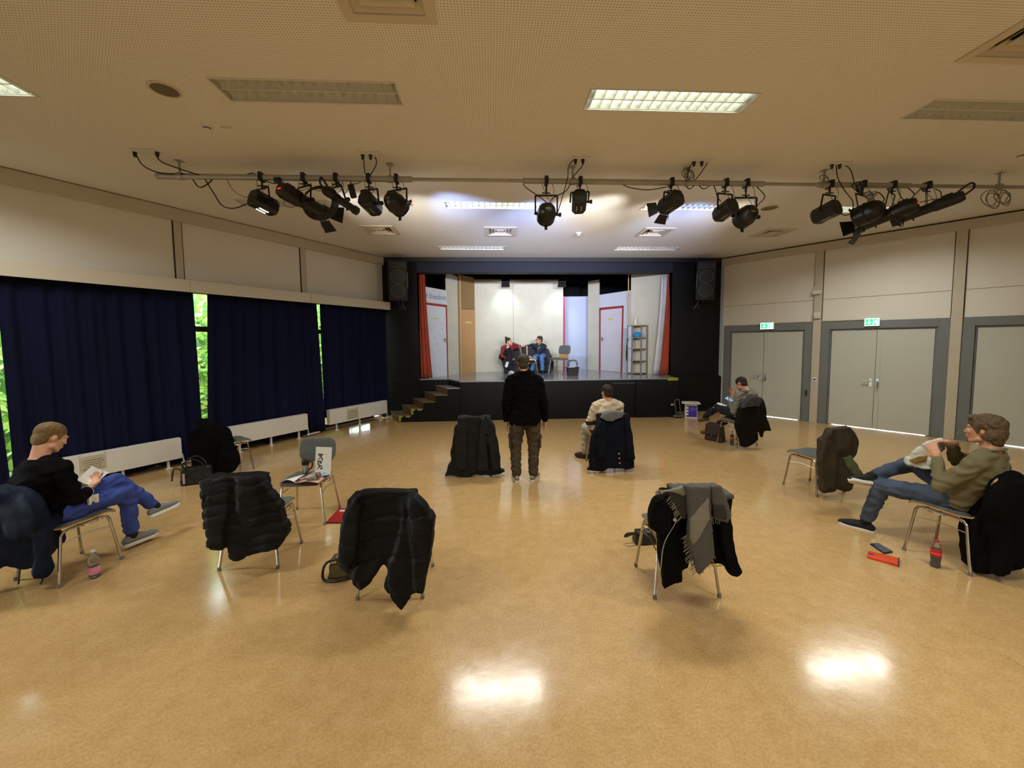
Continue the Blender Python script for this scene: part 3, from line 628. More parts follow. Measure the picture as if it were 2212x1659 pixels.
# left white flat with door and handwriting
r, d, n = flat('scenery_flat', PA, PB, zat(912, 618, PA, PB).z, zat(968, 628, PA, PB).z, mFlatW, 'white scenery flat with red-trimmed door and handwriting, stage left edge')
redframe(r, PA, n, (917, 653), (965, 659), (922, 817), (968, 812))
b = B(); patch(b, [(920, 658), (962, 663), (965.5, 812), (925, 816)], PA, n, .001, .012); dl = obj('door_leaf', b, mFlatW, r, smooth=1)
p = onflat(961, 735, PA, n, .013); b = B(); b.box(p, (.03, .02, .14), (d, n, UP)); b.tube([p+UP*.02, p+n*.05+UP*.02, p+n*.05-d*.1+UP*.02], .01); obj('door_handle', b, mSteel, dl)
b = B(); patch(b, [(935.5, 686), (946, 687), (946, 690.5), (935.5, 689.5)], PA, n, .013, .002); obj('name_sticker', b, mat('yellow sticker', (222, 214, 120), .6), dl, smooth=1)
o0 = onflat(914.5, 643, PA, n, .002); o1 = onflat(967, 649, PA, n, .002); xd = (o1-o0).normalized()
me = text_mesh('of freedom', .2, o0, xd*((o1-o0).length/.95), UP, n); obj('handwriting', None, mat('blue-grey paint', (120, 126, 160), .7), r, mesh=me)
b = B(); rr = random.Random(8)
for k in range(12):
    p = onflat(rr.uniform(926, 955), rr.uniform(700, 760), PA, n, .014); q = [p]
    for j in range(4): q.append(q[-1]+d*rr.uniform(.01, .05)+UP*rr.uniform(-.05, .04))
    b.tube(q, .004, 4)
o = obj('pencil_scribble', b, mat('pencil grey', (165, 168, 182), .8), dl); o['kind'] = 'stuff'
# beige and cardboard flats
r, d, n = flat('scenery_flat', PB+Vector((.02, -.02, 0)), PC_, zat(966, 590, PB, PC_).z, zat(990, 598, PB, PC_).z, mFlatB, 'narrow beige scenery flat between the white flat and the wooden door')
r, d, n = flat('scenery_flat', PC_+Vector((.03, 0, 0)), PD, zat(993, 594, PC_, PD).z, zat(1025, 600, PC_, PD).z, mCard, 'brown cardboard scenery flat with a beech door')
b = B(); patch(b, [(995, 668), (1026, 669), (1028.5, 804), (997, 808)], PC_, n, .001, .03); dl = obj('door_leaf', b, mWoodDoor, r, smooth=1)
b = B(); patch(b, [(993.5, 667), (1026.5, 667.5), (1026.5, 670), (993.5, 669.5)], PC_, n, .001, .025); obj('lintel', b, mat('brown lintel', (110, 72, 40), .6), r, smooth=1)
b = B(); patch(b, [(990.5, 598), (993.5, 598), (996.5, 808), (993.5, 808.5)], PC_, n, .001, .03); obj('pine_batten', b, mPine, r, smooth=1)
b = B(); patch(b, [(1006, 694), (1019, 695), (1019, 699), (1006, 698)], PC_, n, .032, .002); obj('name_sticker', b, mat('yellow sticker', (222, 214, 120), .6), dl, smooth=1)
b = B(); patch(b, [(1015, 640), (1017, 639), (1020, 645), (1018, 646)], PC_, n, .001, .004); obj('paper_scrap', b, mFlatW, r, smooth=1)
# back wall of two sheets
zt = zat(1100, 605, PD, PE).z; d, n = sbasis(PD, PE); ps = zat(1109, 700, PD, PE); ps = Vector((ps.x, ps.y, SZ))
r, d, n = flat('scenery_flat', PD, ps-d*.004, zt, zt, mFlatB, 'large beige back flat behind the sofa, left sheet')
b = B(); patch(b, [(1025.5, 603), (1108, 604), (1108, 607), (1025.5, 606)], PD, n, .001, .01); obj('top_batten', b, mat('brown batten', (150, 110, 80), .6), r, smooth=1)
r, d, n = flat('scenery_flat', ps+d*.004, PE, zt, zt, mFlatB, 'large beige back flat behind the sofa, right sheet')
b = B(); patch(b, [(1110, 604), (1215, 604), (1215, 607), (1110, 607)], PD, n, .001, .01); obj('top_batten', b, mat('brown batten', (150, 110, 80), .6), r, smooth=1)
q0 = PE+d*.005; q1 = q0+d*.05
flat('scenery_strip', q0, q1, zat(1217, 642, q0, q1).z, zat(1217, 642, q0, q1).z, mMag, 'magenta upright strip at the right end of the back flat', 'scenery flat', .05)
p0, p1 = Vector((2.3, 13.2, SZ)), Vector((3.42, 13.2, SZ)); mBlueW = mat('pale blue scenery board', (205, 212, 234), .7, var=(1.2, .4, (192, 202, 232)))
flat('scenery_flat', p0, p1, zat(1240, 641, p0, p1).z, zat(1240, 640, p0, p1).z, mBlueW, 'pale blue scenery flat set back right of the sofa')
p0, p1 = Vector((3.24, 12.98, SZ)), Vector((3.5, 12.62, SZ))
flat('scenery_flat', p0, p1, zat(1274, 607, p0, p1).z, zat(1293, 604, p0, p1).z, mFlatB, 'narrow beige upright flat beside the pale blue flat')
p0, p1 = Vector((3.5, 12.6, SZ)), Vector((4.1, 11.4, SZ))
r, d, n = flat('scenery_flat', p0, p1, zat(1294, 637, p0, p1).z, zat(1356, 628, p0, p1).z, mFlatW, 'white scenery flat with red-trimmed door left of the shelf')
redframe(r, p0, n, (1295.5, 665), (1347.5, 660), (1295, 800), (1344, 804))
b = B(); patch(b, [(1298, 669), (1345, 664.5), (1342, 803.5), (1297, 800)], p0, n, .001, .012); dl = obj('door_leaf', b, mat('lilac white door', (226, 220, 228), .6, var=(2, .2)), r, smooth=1)
p = onflat(1301, 733, p0, n, .013); b = B(); b.box(p, (.03, .02, .14), (d, n, UP)); b.tube([p+UP*.02, p+n*.05+UP*.02, p+n*.05+d*.12+UP*.02], .012); obj('door_handle', b, mSteel, dl)
b = B(); patch(b, [(1313, 688.5), (1318, 686), (1325, 688), (1325, 691), (1313, 691.5)], p0, n, .013, .002); obj('name_sticker', b, mat('yellow sticker', (222, 214, 120), .6), dl, smooth=1)
p0, p1 = Vector((4.1, 11.36, SZ)), Vector((4.86, 10.62, SZ))
r, d, n = flat('scenery_flat', p0, p1, zat(1358, 592, p0, p1).z, zat(1440, 589, p0, p1).z, mFlatB, 'tall beige scenery flat behind the open shelf, stage right')
b = B(); patch(b, [(1357, 592), (1359, 591), (1358, 806), (1356.5, 806)], p0, n, .001, .012); obj('edge_batten', b, mPine, r, smooth=1)
# orange stage curtains and a pale side drape
def drape(name, p0, p1, q0, q1, z0, z1, m, label, seed, fold=9, amp=.03):
    rr = random.Random(seed); ph = [rr.uniform(0, 6) for _ in range(4)]; d, n = sbasis(Vector(p0), Vector(p1))
    def fn(u, v):
        a = Vector(p0).lerp(Vector(p1), u).lerp(Vector(q0).lerp(Vector(q1), u), v**1.6); k = u*fold
        return Vector((a.x, a.y, z1+(z0-z1)*v)) + n*(amp*math.sin(k*2+ph[0]+.4*v)+amp*.5*math.sin(k*3.3+ph[1]))
    b = B(); b.grid(fn, 40, 14); return tag(obj(name, b, m, smooth=80, solid=.005), label, 'curtain')
drape('stage_curtain', (-1.9, 10.72, 0), (-1.72, 10.7, 0), (-1.86, 10.62, 0), (-1.56, 10.6, 0), SZ+.01, 4.1, mOrange, 'orange stage curtain gathered at the left of the opening', 1)
drape('stage_curtain', (4.83, 10.56, 0), (4.9, 10.56, 0), (4.62, 10.52, 0), (4.86, 10.5, 0), SZ+.01, 4.1, mOrange, 'orange stage curtain gathered at the right of the opening', 2, 5)
drape('side_drape', (4.7, 10.68, 0), (4.84, 10.6, 0), (4.52, 10.72, 0), (4.72, 10.58, 0), SZ+.01, 3.72, mat('pale drape', (218, 214, 212), .85, var=(3, .3)), 'pale drape hanging beside the right orange curtain', 3, 7, .02)
# ------------------------------------------------------------------ stage floods
mBlk = mat('black metal', (24, 23, 22), .42, var=(9, .35, (32, 31, 29)))
mLens = mat('lit lens', (240, 250, 255), .2, emit=((225, 245, 255), 9))
def area(name, loc, to, size, e, col, parent, spread=160):
    ld = bpy.data.lights.new(name, 'AREA'); ld.size = size; ld.energy = e; ld.color = col; ld.spread = R(spread)
    o = bpy.data.objects.new(name, ld); COL.objects.link(o); o.parent = parent; lp = wm(parent).inverted() @ Vector(loc); o.location = lp
    o.rotation_euler = (Vector(to)-Vector(loc)).to_track_quat('-Z', 'Y').to_euler(); return o
def spot(name, loc, to, e, col, parent, ang=40, blend=.6, r=.05):
    ld = bpy.data.lights.new(name, 'SPOT'); ld.energy = e; ld.color = col; ld.spot_size = R(ang); ld.spot_blend = blend; ld.shadow_soft_size = r
    o = bpy.data.objects.new(name, ld); COL.objects.link(o); o.parent = parent; o.location = wm(parent).inverted() @ Vector(loc)
    o.rotation_euler = (Vector(to)-Vector(loc)).to_track_quat('-Z', 'Y').to_euler(); return o
for px, lab, sg in ((1092, 'small flood light hanging over the sofa, left one', 1), (1214, 'small flood light hanging over the stage, right one', -1)):
    p = VY(px, 607, 12.2); top = Vector((p.x, p.y, 4.45)); o = root('stage_flood', top, lab, 'stage light', 'flood lights over the stage')
    ax = (Vector((1, 0, 0)), Vector((0, .8, -.6)), Vector((0, .6, .8)))
    b = B(); b.box(p, (.24, .12, .16), ax); obj('housing', b, mBlk, o, smooth=1, bevel=.01)
    b = B(); b.box(p+ax[1]*.061, (.2, .006, .12), ax); obj('lens', b, mLens, o, smooth=1)
    b = B(); b.box(p+ax[1]*.1-ax[2]*.1, (.26, .1, .006), (ax[0], (ax[1]-ax[2]*.5).normalized(), (ax[2]+ax[1]*.5).normalized())); obj('barn_door', b, mBlk, o, smooth=1)
    b = B(); b.tube([p+Vector((-.14, 0, 0)), p+Vector((-.14, 0, .16)), p+Vector((.14, 0, .16)), p+Vector((.14, 0, 0))], .008, 6); b.cyl(p+Vector((0, 0, .16)), top, .012); obj('yoke', b, mBlk, o)
    spot('flood_light', p+ax[1]*.08, (p.x, 12.72, 2.5), 45, (.75, .98, 1.0), o, 95, .9, .06)
# ------------------------------------------------------------------ loudspeakers on the proscenium wall
mCab = mat('loudspeaker black', (26, 26, 25), .6, var=(30, .4), bump=(150, .1)); mCone = mat('loudspeaker cone', (40, 40, 41), .5, var=(10, .3)); mRim = mat('loudspeaker grey rim', (70, 70, 70), .5)
for px, sg, lab in ((859, 1, 'black loudspeaker box on the wall left of the stage'), (1521, -1, 'black loudspeaker box on the wall right of the stage')):
    c = VY(px, 607, 10.1); yaw = R(14)*sg; xd = Vector((math.cos(yaw), math.sin(yaw), 0)); nd = Vector((math.sin(yaw), -math.cos(yaw), -.12)).normalized(); ud = xd.cross(nd)*-1; ud = nd.cross(xd); ud = ud if ud.z > 0 else -ud
    if sg: pass
    s = root('loudspeaker', Vector((c.x, SY, c.z)), lab, 'loudspeaker', 'wall loudspeakers either side of the stage')
    W_, H_, D_ = .46, .98, .36
    b = B(); vs8 = [c+nd*(D_/2*y)+xd*(W_/2*x*(1 if y > 0 else .72))+ud*(H_/2*z) for z in (-1, 1) for y in (-1, 1) for x in (-1, 1)]; b.hexa(vs8); obj('cabinet', b, mCab, s, smooth=1, bevel=.015)
    f = c+nd*(D_/2)
    for zz in (.1, -.24):
        e = f+ud*zz; ax = (xd, ud, nd); b = B(); b.lathe(e, [(.175, -.005), (.175, .012), (.155, .014), (.15, 0)], 26, ax); wf = obj('woofer', b, mRim, s)
        b = B(); b.lathe(e, [(.152, .006), (.06, -.03), (.05, -.015), (.0001, -.01)], 26, ax); obj('cone', b, mCone, wf)
    for xo, w in ((-.06, .2), (.13, .11)):
        e = f+ud*.37+xd*xo; b = B(); b.box(e, (w, .1, .012), (xd, ud, nd)); hn = obj('horn', b, mRim, s, smooth=1, bevel=.006)
        b = B(); b.box(e+nd*.007, (w-.04, .06, .006), (xd, ud, nd)); obj('horn_mouth', b, mVoid, hn, smooth=1)
    b = B(); b.box(f-ud*.36+nd*.002, (.05, .014, .006), (xd, ud, nd)); obj('badge', b, mat('gold badge', (170, 160, 110), .4), s, smooth=1)
    b = B(); b.tube([c-ud*.5, c-ud*.56, Vector((c.x, SY, c.z-.56))], .02); b.bx((c.x-.06, SY-.012, c.z-.68), (c.x+.06, SY, c.z-.48)); obj('wall_bracket', b, mBlk, s)
    e = f+xd*(W_/2*sg)+ud*.2; b = B(); b.tube([e, e+nd*.03-ud*.1, e-ud*.35, c-ud*.52+xd*.1*sg, Vector((c.x+.12*sg, SY-.02, c.z-.7))], .006, 5); obj('cable', b, mat('grey cable', (140, 138, 130), .6), s)
# ------------------------------------------------------------------ lighting bar under the ceiling
BY = 5.06; BZ = 3.945; SPILL = 2.6
mBar = mat('galvanised pipe', (176, 172, 160), .5, .25, var=(6, .4)); mCable = mat('black cable', (36, 31, 26), .5); mCableG = mat('grey cable', (92, 82, 64), .6)
def BX(px): return VY(px, 395, BY).x
bar_ = root('lighting_bar', (BX(1237), BY, BZ), 'long galvanised lighting bar hung below the ceiling', 'lighting bar')
for a, c, r_ in ((340, 890, .034), (890, 1130, .021), (1130, 1650, .034), (1650, 1768, .021), (1768, 1965, .034), (1965, 2215, .024)):
    b = B(); b.cyl((BX(a), BY, BZ), (BX(c), BY, BZ), r_, seg=16); obj('pipe', b, mBar, bar_)
for px in (390, 843, 1237, 1484, 1780, 2158):
    x = BX(px); b = B(); b.cyl((x, BY, BZ), (x, BY, H), .013, seg=8); b.cyl((x-.03, BY, BZ), (x+.03, BY, BZ), .043, seg=14); b.bx((x-.04, BY-.04, H-.006), (x+.04, BY+.04, H)); obj('hanger_rod', b, mBar, bar_)
def crom(pts, n=6):
    pts = [Vector(p) for p in pts]; P = [pts[0]*2-pts[1]]+pts+[pts[-1]*2-pts[-2]]; out = []
    for i in range(1, len(P)-2):
        for k in range(n):
            t = k/n; a, b_, c, d = P[i-1], P[i], P[i+1], P[i+2]
            out.append(.5*((2*b_)+(c-a)*t+(2*a-5*b_+4*c-d)*t*t+(3*b_-a-3*c+d)*t**3))
    return out+[pts[-1]]
mTrimY = mat('yellow gel', (214, 196, 60), .5)
TGT = Vector((1.5, 11.9, 2.0))
GLOW = mat('lamp glow slot', (255, 250, 225), .3, emit=((255, 246, 215), 7))
def fixture(kind, px, bp, lab, lit=True, tgt=None, doors=False, scale=1.0, glow=False, col=(.86, .93, 1.0), e=1.0):
    x = BX(px); c = VY(bp[0], bp[1], BY+.03); r = root('spotlight', (x, BY, BZ), lab, 'stage spotlight', 'spotlights on the lighting bar')
    d = ((tgt or TGT)-c).normalized(); sd = d.cross(UP).normalized(); ud = sd.cross(d); ax = (sd, ud, d); S = scale
    w = {'fresnel': .096, 'par': .108, 'profile': .082, 'slim': .05}[kind]*S
    # clamp and yoke
    yz = min(BZ-.13, c.z+.21*S) if kind in ('fresnel', 'par') else BZ-.1
    b = B(); b.bx((x-.022, BY-.05, BZ-.045), (x+.022, BY+.05, BZ+.05)); b.cyl((x, BY, BZ-.045), (x, BY, yz), .011, seg=8); b.tube([(x-.05, BY, yz+.03), (x+.05, BY, yz+.03)], .008, 6); obj('clamp', b, mBlk, r, smooth=1)
    yw = w+.022; hs = Vector((sd.x, sd.y, 0)).normalized(); t = Vector((x, BY, yz))
    b = B(); pv = [c-hs*yw, c-hs*yw*1.0+Vector((t.x-c.x, t.y-c.y, t.z-c.z))*.92, c+hs*yw+Vector((t.x-c.x, t.y-c.y, t.z-c.z))*.92, c+hs*yw]
    pv = [c-hs*yw, Vector((t.x, t.y, t.z))-hs*yw, Vector((t.x, t.y, t.z))+hs*yw, c+hs*yw]
    for a_, b_ in zip(pv[:-1], pv[1:]): b.bar(a_, b_, .022, .008, up=d)
    obj('yoke', b, mBlk, r, smooth=1)
    b = B(); b.cyl(c+hs*(w-.005), c+hs*(yw+.045), .016, seg=8); b.cyl(c+hs*(yw+.02), c+hs*(yw+.05), .026, seg=8); obj('tilt_knob', b, mBlk, r)
    if kind == 'fresnel':
        h = w; n6 = [(-.62, 1), (.62, 1), (1, .35), (1, -.55), (.6, -1), (-.6, -1), (-1, -.55), (-1, .35)]
        b = B(); b.prism([c+sd*(h*a)+ud*(h*q)-d*.14*S for a, q in n6], d*.26*S); hb = obj('housing', b, mBlk, r, smooth=1, bevel=.006)
        b = B(); b.prism([c+sd*(h*a*.9)+ud*(h*q*.9)+d*.115*S for a, q in n6], d*.025*S); obj('lens_ring', b, mBlk, r, smooth=1)
        for o_ in (-.035, .028):
            b = B(); b.box(c+sd*o_*S-ud*(h+.001), (.016*S, .004, .11*S), ax); obj('cooling_slot', b, GLOW if glow else mSteel, hb, smooth=1)
        b = B(); b.box(c-ud*h*.2-d*.141*S, (.12*S, .06*S, .004), ax); obj('rear_plate', b, mVoid, hb, smooth=1)
    elif kind == 'par':
        b = B(); b.lathe(c, [(.0001, -.165*S), (.04*S, -.16*S), (.074*S, -.138*S), (.1*S, -.095*S), (.108*S, -.045*S), (.108*S, .08*S), (.1*S, .09*S)], 22, ax); hb = obj('housing', b, mBlk, r)
        b = B(); b.lathe(c, [(.11*S, -.03*S), (.113*S, -.028*S), (.113*S, -.018*S), (.11*S, -.016*S)], 22, ax); obj('body_band', b, mBlk, hb)
        for a_ in (90, 210, 330):
            v = sd*math.cos(R(a_+180))+ud*math.sin(R(a_+180)); b = B(); b.box(c+v*.125*S+d*.075*S, (.036, .05, .012), (v.cross(d), v, d)); obj('filter_clip', b, mBlk, hb, smooth=1)
        for o_, mm in ((.06, mat('blue display', (150, 170, 255), .3, emit=((150, 170, 255), 1.5))), (-.02, mat('olive label', (128, 128, 70), .6))):
            q = c+ud*o_*S*.8-d*.135*S-d*(.03 if abs(o_) < .04 else .005); b = B(); b.box(q, (.045*S, .018*S, .006), ax); obj('rear_label', b, mm, hb, smooth=1)
    else:
        L = (.5 if kind == 'profile' else .44)*S; rr = w*.92
        b = B(); b.lathe(c, [(.0001, -L*.5), (rr*.8, -L*.49), (rr, -L*.42), (rr, -L*.1), (rr*.86, -L*.08), (rr*.86, L*.38), (rr*1.02, L*.4), (rr*1.02, L*.5), (rr*.8, L*.5)], 20, ax); hb = obj('housing', b, mBlk, r)
        b = B(); b.box(c-d*L*.3+ud*rr, (.04, .03, .1), ax); obj('top_handle', b, mBlk, hb, smooth=1); b = B(); b.box(c+d*L*.2-ud*rr*.9, (.015, .05, .015), ax); obj('focus_knob', b, mBlk, hb, smooth=1)
        if kind == 'profile':
            b = B(); b.box(c-d*L*.5, (.05, .012, .008), ax); obj('red_rear_light', b, mat('red indicator', (230, 60, 30), .4, emit=((235, 50, 20), 2)), hb, smooth=1)
        else:
            b = B(); b.tube(crom([c-d*L*.48, c-d*L*.62+ud*.05, c-d*L*.6+ud*.12, c-d*L*.4+ud*.06]), .012, 6); obj('handle', b, mBlk, hb)
    if doors:
        fr = c+d*(.135 if kind == 'fresnel' else .25)*S
        for v, u_ in ((-ud, sd), (-sd, ud), (sd, ud)) if doors is True else doors:
            v = v if isinstance(v, Vector) else v; b = B(); q = fr+v*(w*.95); dd = (d*.75+v*.65).normalized()
            b.prism([q-u_*w*.75, q+u_*w*.75, q+u_*w*1.05+dd*.12*S, q-u_*w*1.05+dd*.12*S], v.cross(u_).cross(u_)*.004 if False else dd.cross(u_)*.004); obj('barn_door', b, mBlk, r, smooth=1)
    # safety cable
    b = B(); b.tube(crom([(x+.03, BY, BZ+.04), (x+.09, BY-.03, BZ-.1), tuple(c+sd*w*.5-d*.1+ud*w*.8), (x-.05, BY-.02, BZ-.06), (x-.02, BY, BZ+.04)]), .004, 5); obj('safety_cable', b, mCableG, r)
    if lit:
        fr = c+d*(.2 if kind == 'fresnel' else .14)*S
        spot('beam', c+d*.36*S if kind == 'profile' else fr, (tgt or TGT), SPOT_W*e, col, r, 52, .6, .05)
        hd2 = Vector((d.x, d.y, 0)).normalized(); spot('ceiling_fill', fr+d*.05, fr+hd2+UP*.10, 240*e*(1.7 if kind == 'par' else 1), (.36, .5, 1.0) if kind == 'par' else (1.0, .93, .84), r, 58, 1.0, .06)  # second spot is added, no lamp of its own: brightens the ceiling towards the stage
        b = B(); b.lathe(c, [(.0001, .1*S), (w*.86, .098*S), (w*.86, .094*S)] if kind == 'par' else ([(.0001, .143*S), (w*.75, .142*S), (w*.75, .14*S)] if kind == 'fresnel' else [(.0001, .252*S), (w*.7, .251*S), (w*.7, .249*S)]), 18, ax); obj('lens', b, mLens, r)
def glowpt(parent, loc, e, col):
    ld = bpy.data.lights.new('lamp_spill', 'POINT'); ld.energy = e; ld.color = col; ld.shadow_soft_size = .04; o = bpy.data.objects.new('lamp_spill', ld); COL.objects.link(o); o.parent = parent; o.location = wm(parent).inverted() @ Vector(loc)
T = lambda x, z=1.9, y=11.9: Vector((x, y, z))
fixture('fresnel', 566, (570, 439), 'box-shaped spotlight with two bright slots, far left of the bar', glow=True, tgt=T(1.2), e=.9)
fixture('profile', 657, (656, 436), 'long black profile spotlight with barn doors and red rear light', lit=False, tgt=T(1.6, 2.2), doors=True, scale=1.25)
fixture('slim', 727, (737, 434), 'slim tube spotlight left of the hanging plug box', lit=False, tgt=T(1.9, 2.0), scale=1.15)
fixture('fresnel', 797, (801, 441), 'box-shaped spotlight beside the left round can', tgt=T(.6), scale=.95, e=.8)
fixture('par', 857, (858, 442), 'round can spotlight at the left thick pipe end', tgt=T(2.0), scale=1.12, col=(.8, .88, 1.0))
fixture('par', 1180, (1180, 464), 'round can spotlight hanging lowest near the bar centre', tgt=T(1.0), scale=1.08, col=(.72, .82, 1.0), e=1.2)
fixture('fresnel', 1253, (1251, 437), 'box-shaped spotlight right of the central round can', tgt=T(2.3), scale=.95)
fixture('fresnel', 1450, (1448, 438), 'box-shaped spotlight with open barn doors, right of centre', tgt=T(-.4, 2.0), doors=True, glow=False)
fixture('fresnel', 1567, (1566, 455), 'box-shaped spotlight hidden partly by a round can, right of centre', tgt=T(1.6), e=.8, scale=.95)
fixture('par', 1612, (1609, 469), 'round can spotlight at the right thick pipe end', tgt=T(3.6, 2.2), scale=1.12, col=(.85, .92, 1.0))
fixture('fresnel', 1793, (1784, 459), 'box-shaped spotlight at the left of the right-hand cluster', tgt=T(2.6), e=.8)
fixture('par', 1863, (1869, 462), 'round can spotlight in the right-hand cluster', lit=False, tgt=T(2.2), scale=1.25)
fixture('profile', 1928, (1914, 466), 'long black profile spotlight in the right-hand cluster', lit=False, tgt=T(1.5, 1.6), scale=1.25, doors=True)
fixture('slim', 2003, (2001, 452), 'slim tube spotlight at the far right of the bar', lit=False, tgt=T(.8, 1.4), scale=1.6)
# cables (points picked on the bar's plane)
def cable(pts, lab, r_=.007, m=None, dy=0, n=7):
    P = [VY(x, y, BY+dy+(q[0] if q else 0)) for x, y, *q in pts]; b = B(); b.tube(crom(P, n), r_, 6); return tag(obj('cable', b, m or mCable), lab, 'cable', 'cables on the lighting bar')
def zc(px, py): return (px, py)
cable([(293, 333, -.24), (310, 358, -.15), (345, 373, -.05), (400, 376, -.03)], 'black cable dropping from the leftmost ceiling socket to the bar')
cable([(335, 332, -.22), (350, 350, -.15), (392, 366, -.05), (430, 378, -.03)], 'second black cable from the leftmost ceiling socket')
cable([(415, 386), (430, 404), (448, 398), (468, 378)], 'short cable looped under the left bar end')
cable([(442, 386), (462, 418), (480, 444), (505, 450), (535, 440), (548, 436)], 'cable drooping from the bar to the far left spotlight')
cable([(490, 388), (505, 412), (530, 426), (545, 420)], 'thin cable sagging left of the far left spotlight', .005, mCableG)
cable([(510, 386), (545, 374), (560, 384), (590, 396), (605, 392), (612, 378)], 'cable wound along the left thick pipe', .006)
cable([(616, 378), (608, 410), (620, 425), (612, 440), (628, 448), (648, 440)], 'thin cable bundle beside the long profile spotlight', .005, mCableG)
cable([(640, 380), (665, 400), (690, 412), (720, 400), (735, 384)], 'thin cable crossing behind the profile spotlights', .005, mCableG)
cable([(748, 380), (757, 395), (745, 418), (738, 404), (742, 384)], 'thin cable loop right of the slim spotlight', .005, mCableG)
p = VY(692, 436, BY-.05); b = B()
for k in range(6):
    R_ = .17+.008*k; q = p+Vector((.012*k-.03, -.015*k, -.008*k)); b.tube([q+Vector((math.cos(t/20*6.283)*R_, .03*math.sin(t/20*6.283), math.sin(t/20*6.283)*R_)) for t in range(21)], .007, 5, cap=False)
tag(obj('coiled_cable', b, mCable), 'thick black coiled cable hanging between the two left profile spotlights', 'cable', 'cables on the lighting bar')
for (pts, lab) in (([(785, 332, -.22), (786, 350, -.15), (788, 375, -.04)], 'cable dropping from the second ceiling socket, left strand'), ([(800, 333, -.22), (813, 345, -.15), (810, 362, -.08), (800, 378, -.03), (793, 392)], 'cable dropping from the second ceiling socket, right strand'),
                   ([(1240, 343, -.22), (1228, 360, -.15), (1226, 385, -.04), (1215, 425), (1205, 458), (1200, 466)], 'long cable from the third ceiling socket to the central round can'), ([(1258, 343, -.22), (1258, 358, -.15), (1240, 380, -.04), (1225, 410), (1205, 422), (1192, 430), (1189, 440)], 'second cable from the third ceiling socket'),
                   ([(1130, 391), (1135, 404), (1165, 425), (1184, 440)], 'cable sagging from the pipe joint to the central round can'), ([(1300, 391), (1330, 392), (1360, 405), (1400, 410), (1440, 404)], 'cable sagging along the bar right of centre'),
                   ([(1502, 346, -.22), (1490, 360, -.15), (1487, 385, -.04), (1500, 400)], 'cable from the fourth ceiling socket, left strand'), ([(1530, 348, -.22), (1520, 365, -.15), (1505, 385, -.04), (1495, 396)], 'cable from the fourth ceiling socket, right strand'),
                   ([(1480, 400), (1490, 408), (1505, 398), (1520, 408), (1540, 400), (1550, 425), (1557, 436)], 'cable wrapped round the bar right of the barn-door spotlight'), ([(1635, 403), (1652, 424), (1640, 440), (1630, 452)], 'cable from the pipe joint to the right round can'),
                   ([(1806, 354, -.2), (1810, 385, -.1), (1825, 412, -.05), (1842, 435), (1840, 458), (1825, 465), (1812, 458)], 'long cable from the right ceiling socket to the cluster'), ([(1822, 354, -.2), (1838, 368, -.15), (1845, 394, -.04)], 'second cable from the right ceiling socket'),
                   ([(1845, 398), (1862, 420), (1880, 430), (1895, 415), (1910, 432), (1885, 445)], 'tangled cable above the right-hand cluster'), ([(1935, 400), (1950, 430), (1975, 438), (2010, 432), (2035, 428)], 'cable running to the far right slim spotlight'),
                   ([(1960, 405), (1975, 420), (1960, 436), (1985, 412), (1990, 404)], 'thin crossed cable near the far right spotlight'), ([(2020, 408), (2032, 415), (2033, 432)], 'short cable at the slim spotlight handle')):
    cable(pts, lab, .006)
for px, py, rr_, k_, m_, lab in ((1486, 379, .075, 4, mCableG, 'grey coil of cable hung on the bar hanger right of centre'), (1780, 388, .055, 2, mCableG, 'grey coil of cable hung on the hanger of the right cluster'), (1853, 406, .07, 4, mCable, 'dark coil of cable on the bar at the right cluster'), (1876, 425, .06, 5, mCableG, 'tangle of grey cable over the right round can'), (1940, 478, .07, 4, mCable, 'small coil hanging below the right profile spotlight'), (2140, 432, .13, 3, mCableG, 'loose grey cable loop near the right end of the bar'), (2165, 428, .11, 4, mCableG, 'grey cable coil at the right end of the bar')):
    p = VY(px, py, BY-.05); b = B()
    for k in range(k_):
        R_ = rr_*(1-.1*k); q = p+Vector((.02*math.sin(k*2), -.012*k, .015*math.cos(k*3))); b.tube([q+Vector((math.cos(t/16*6.283)*R_*(1+.1*math.sin(k+t)), .02*math.sin(t/16*6.283+k), math.sin(t/16*6.283)*R_*.9)) for t in range(17)], .006, 5, cap=False)
    tag(obj('coiled_cable', b, m_), lab, 'cable', 'cables on the lighting bar')
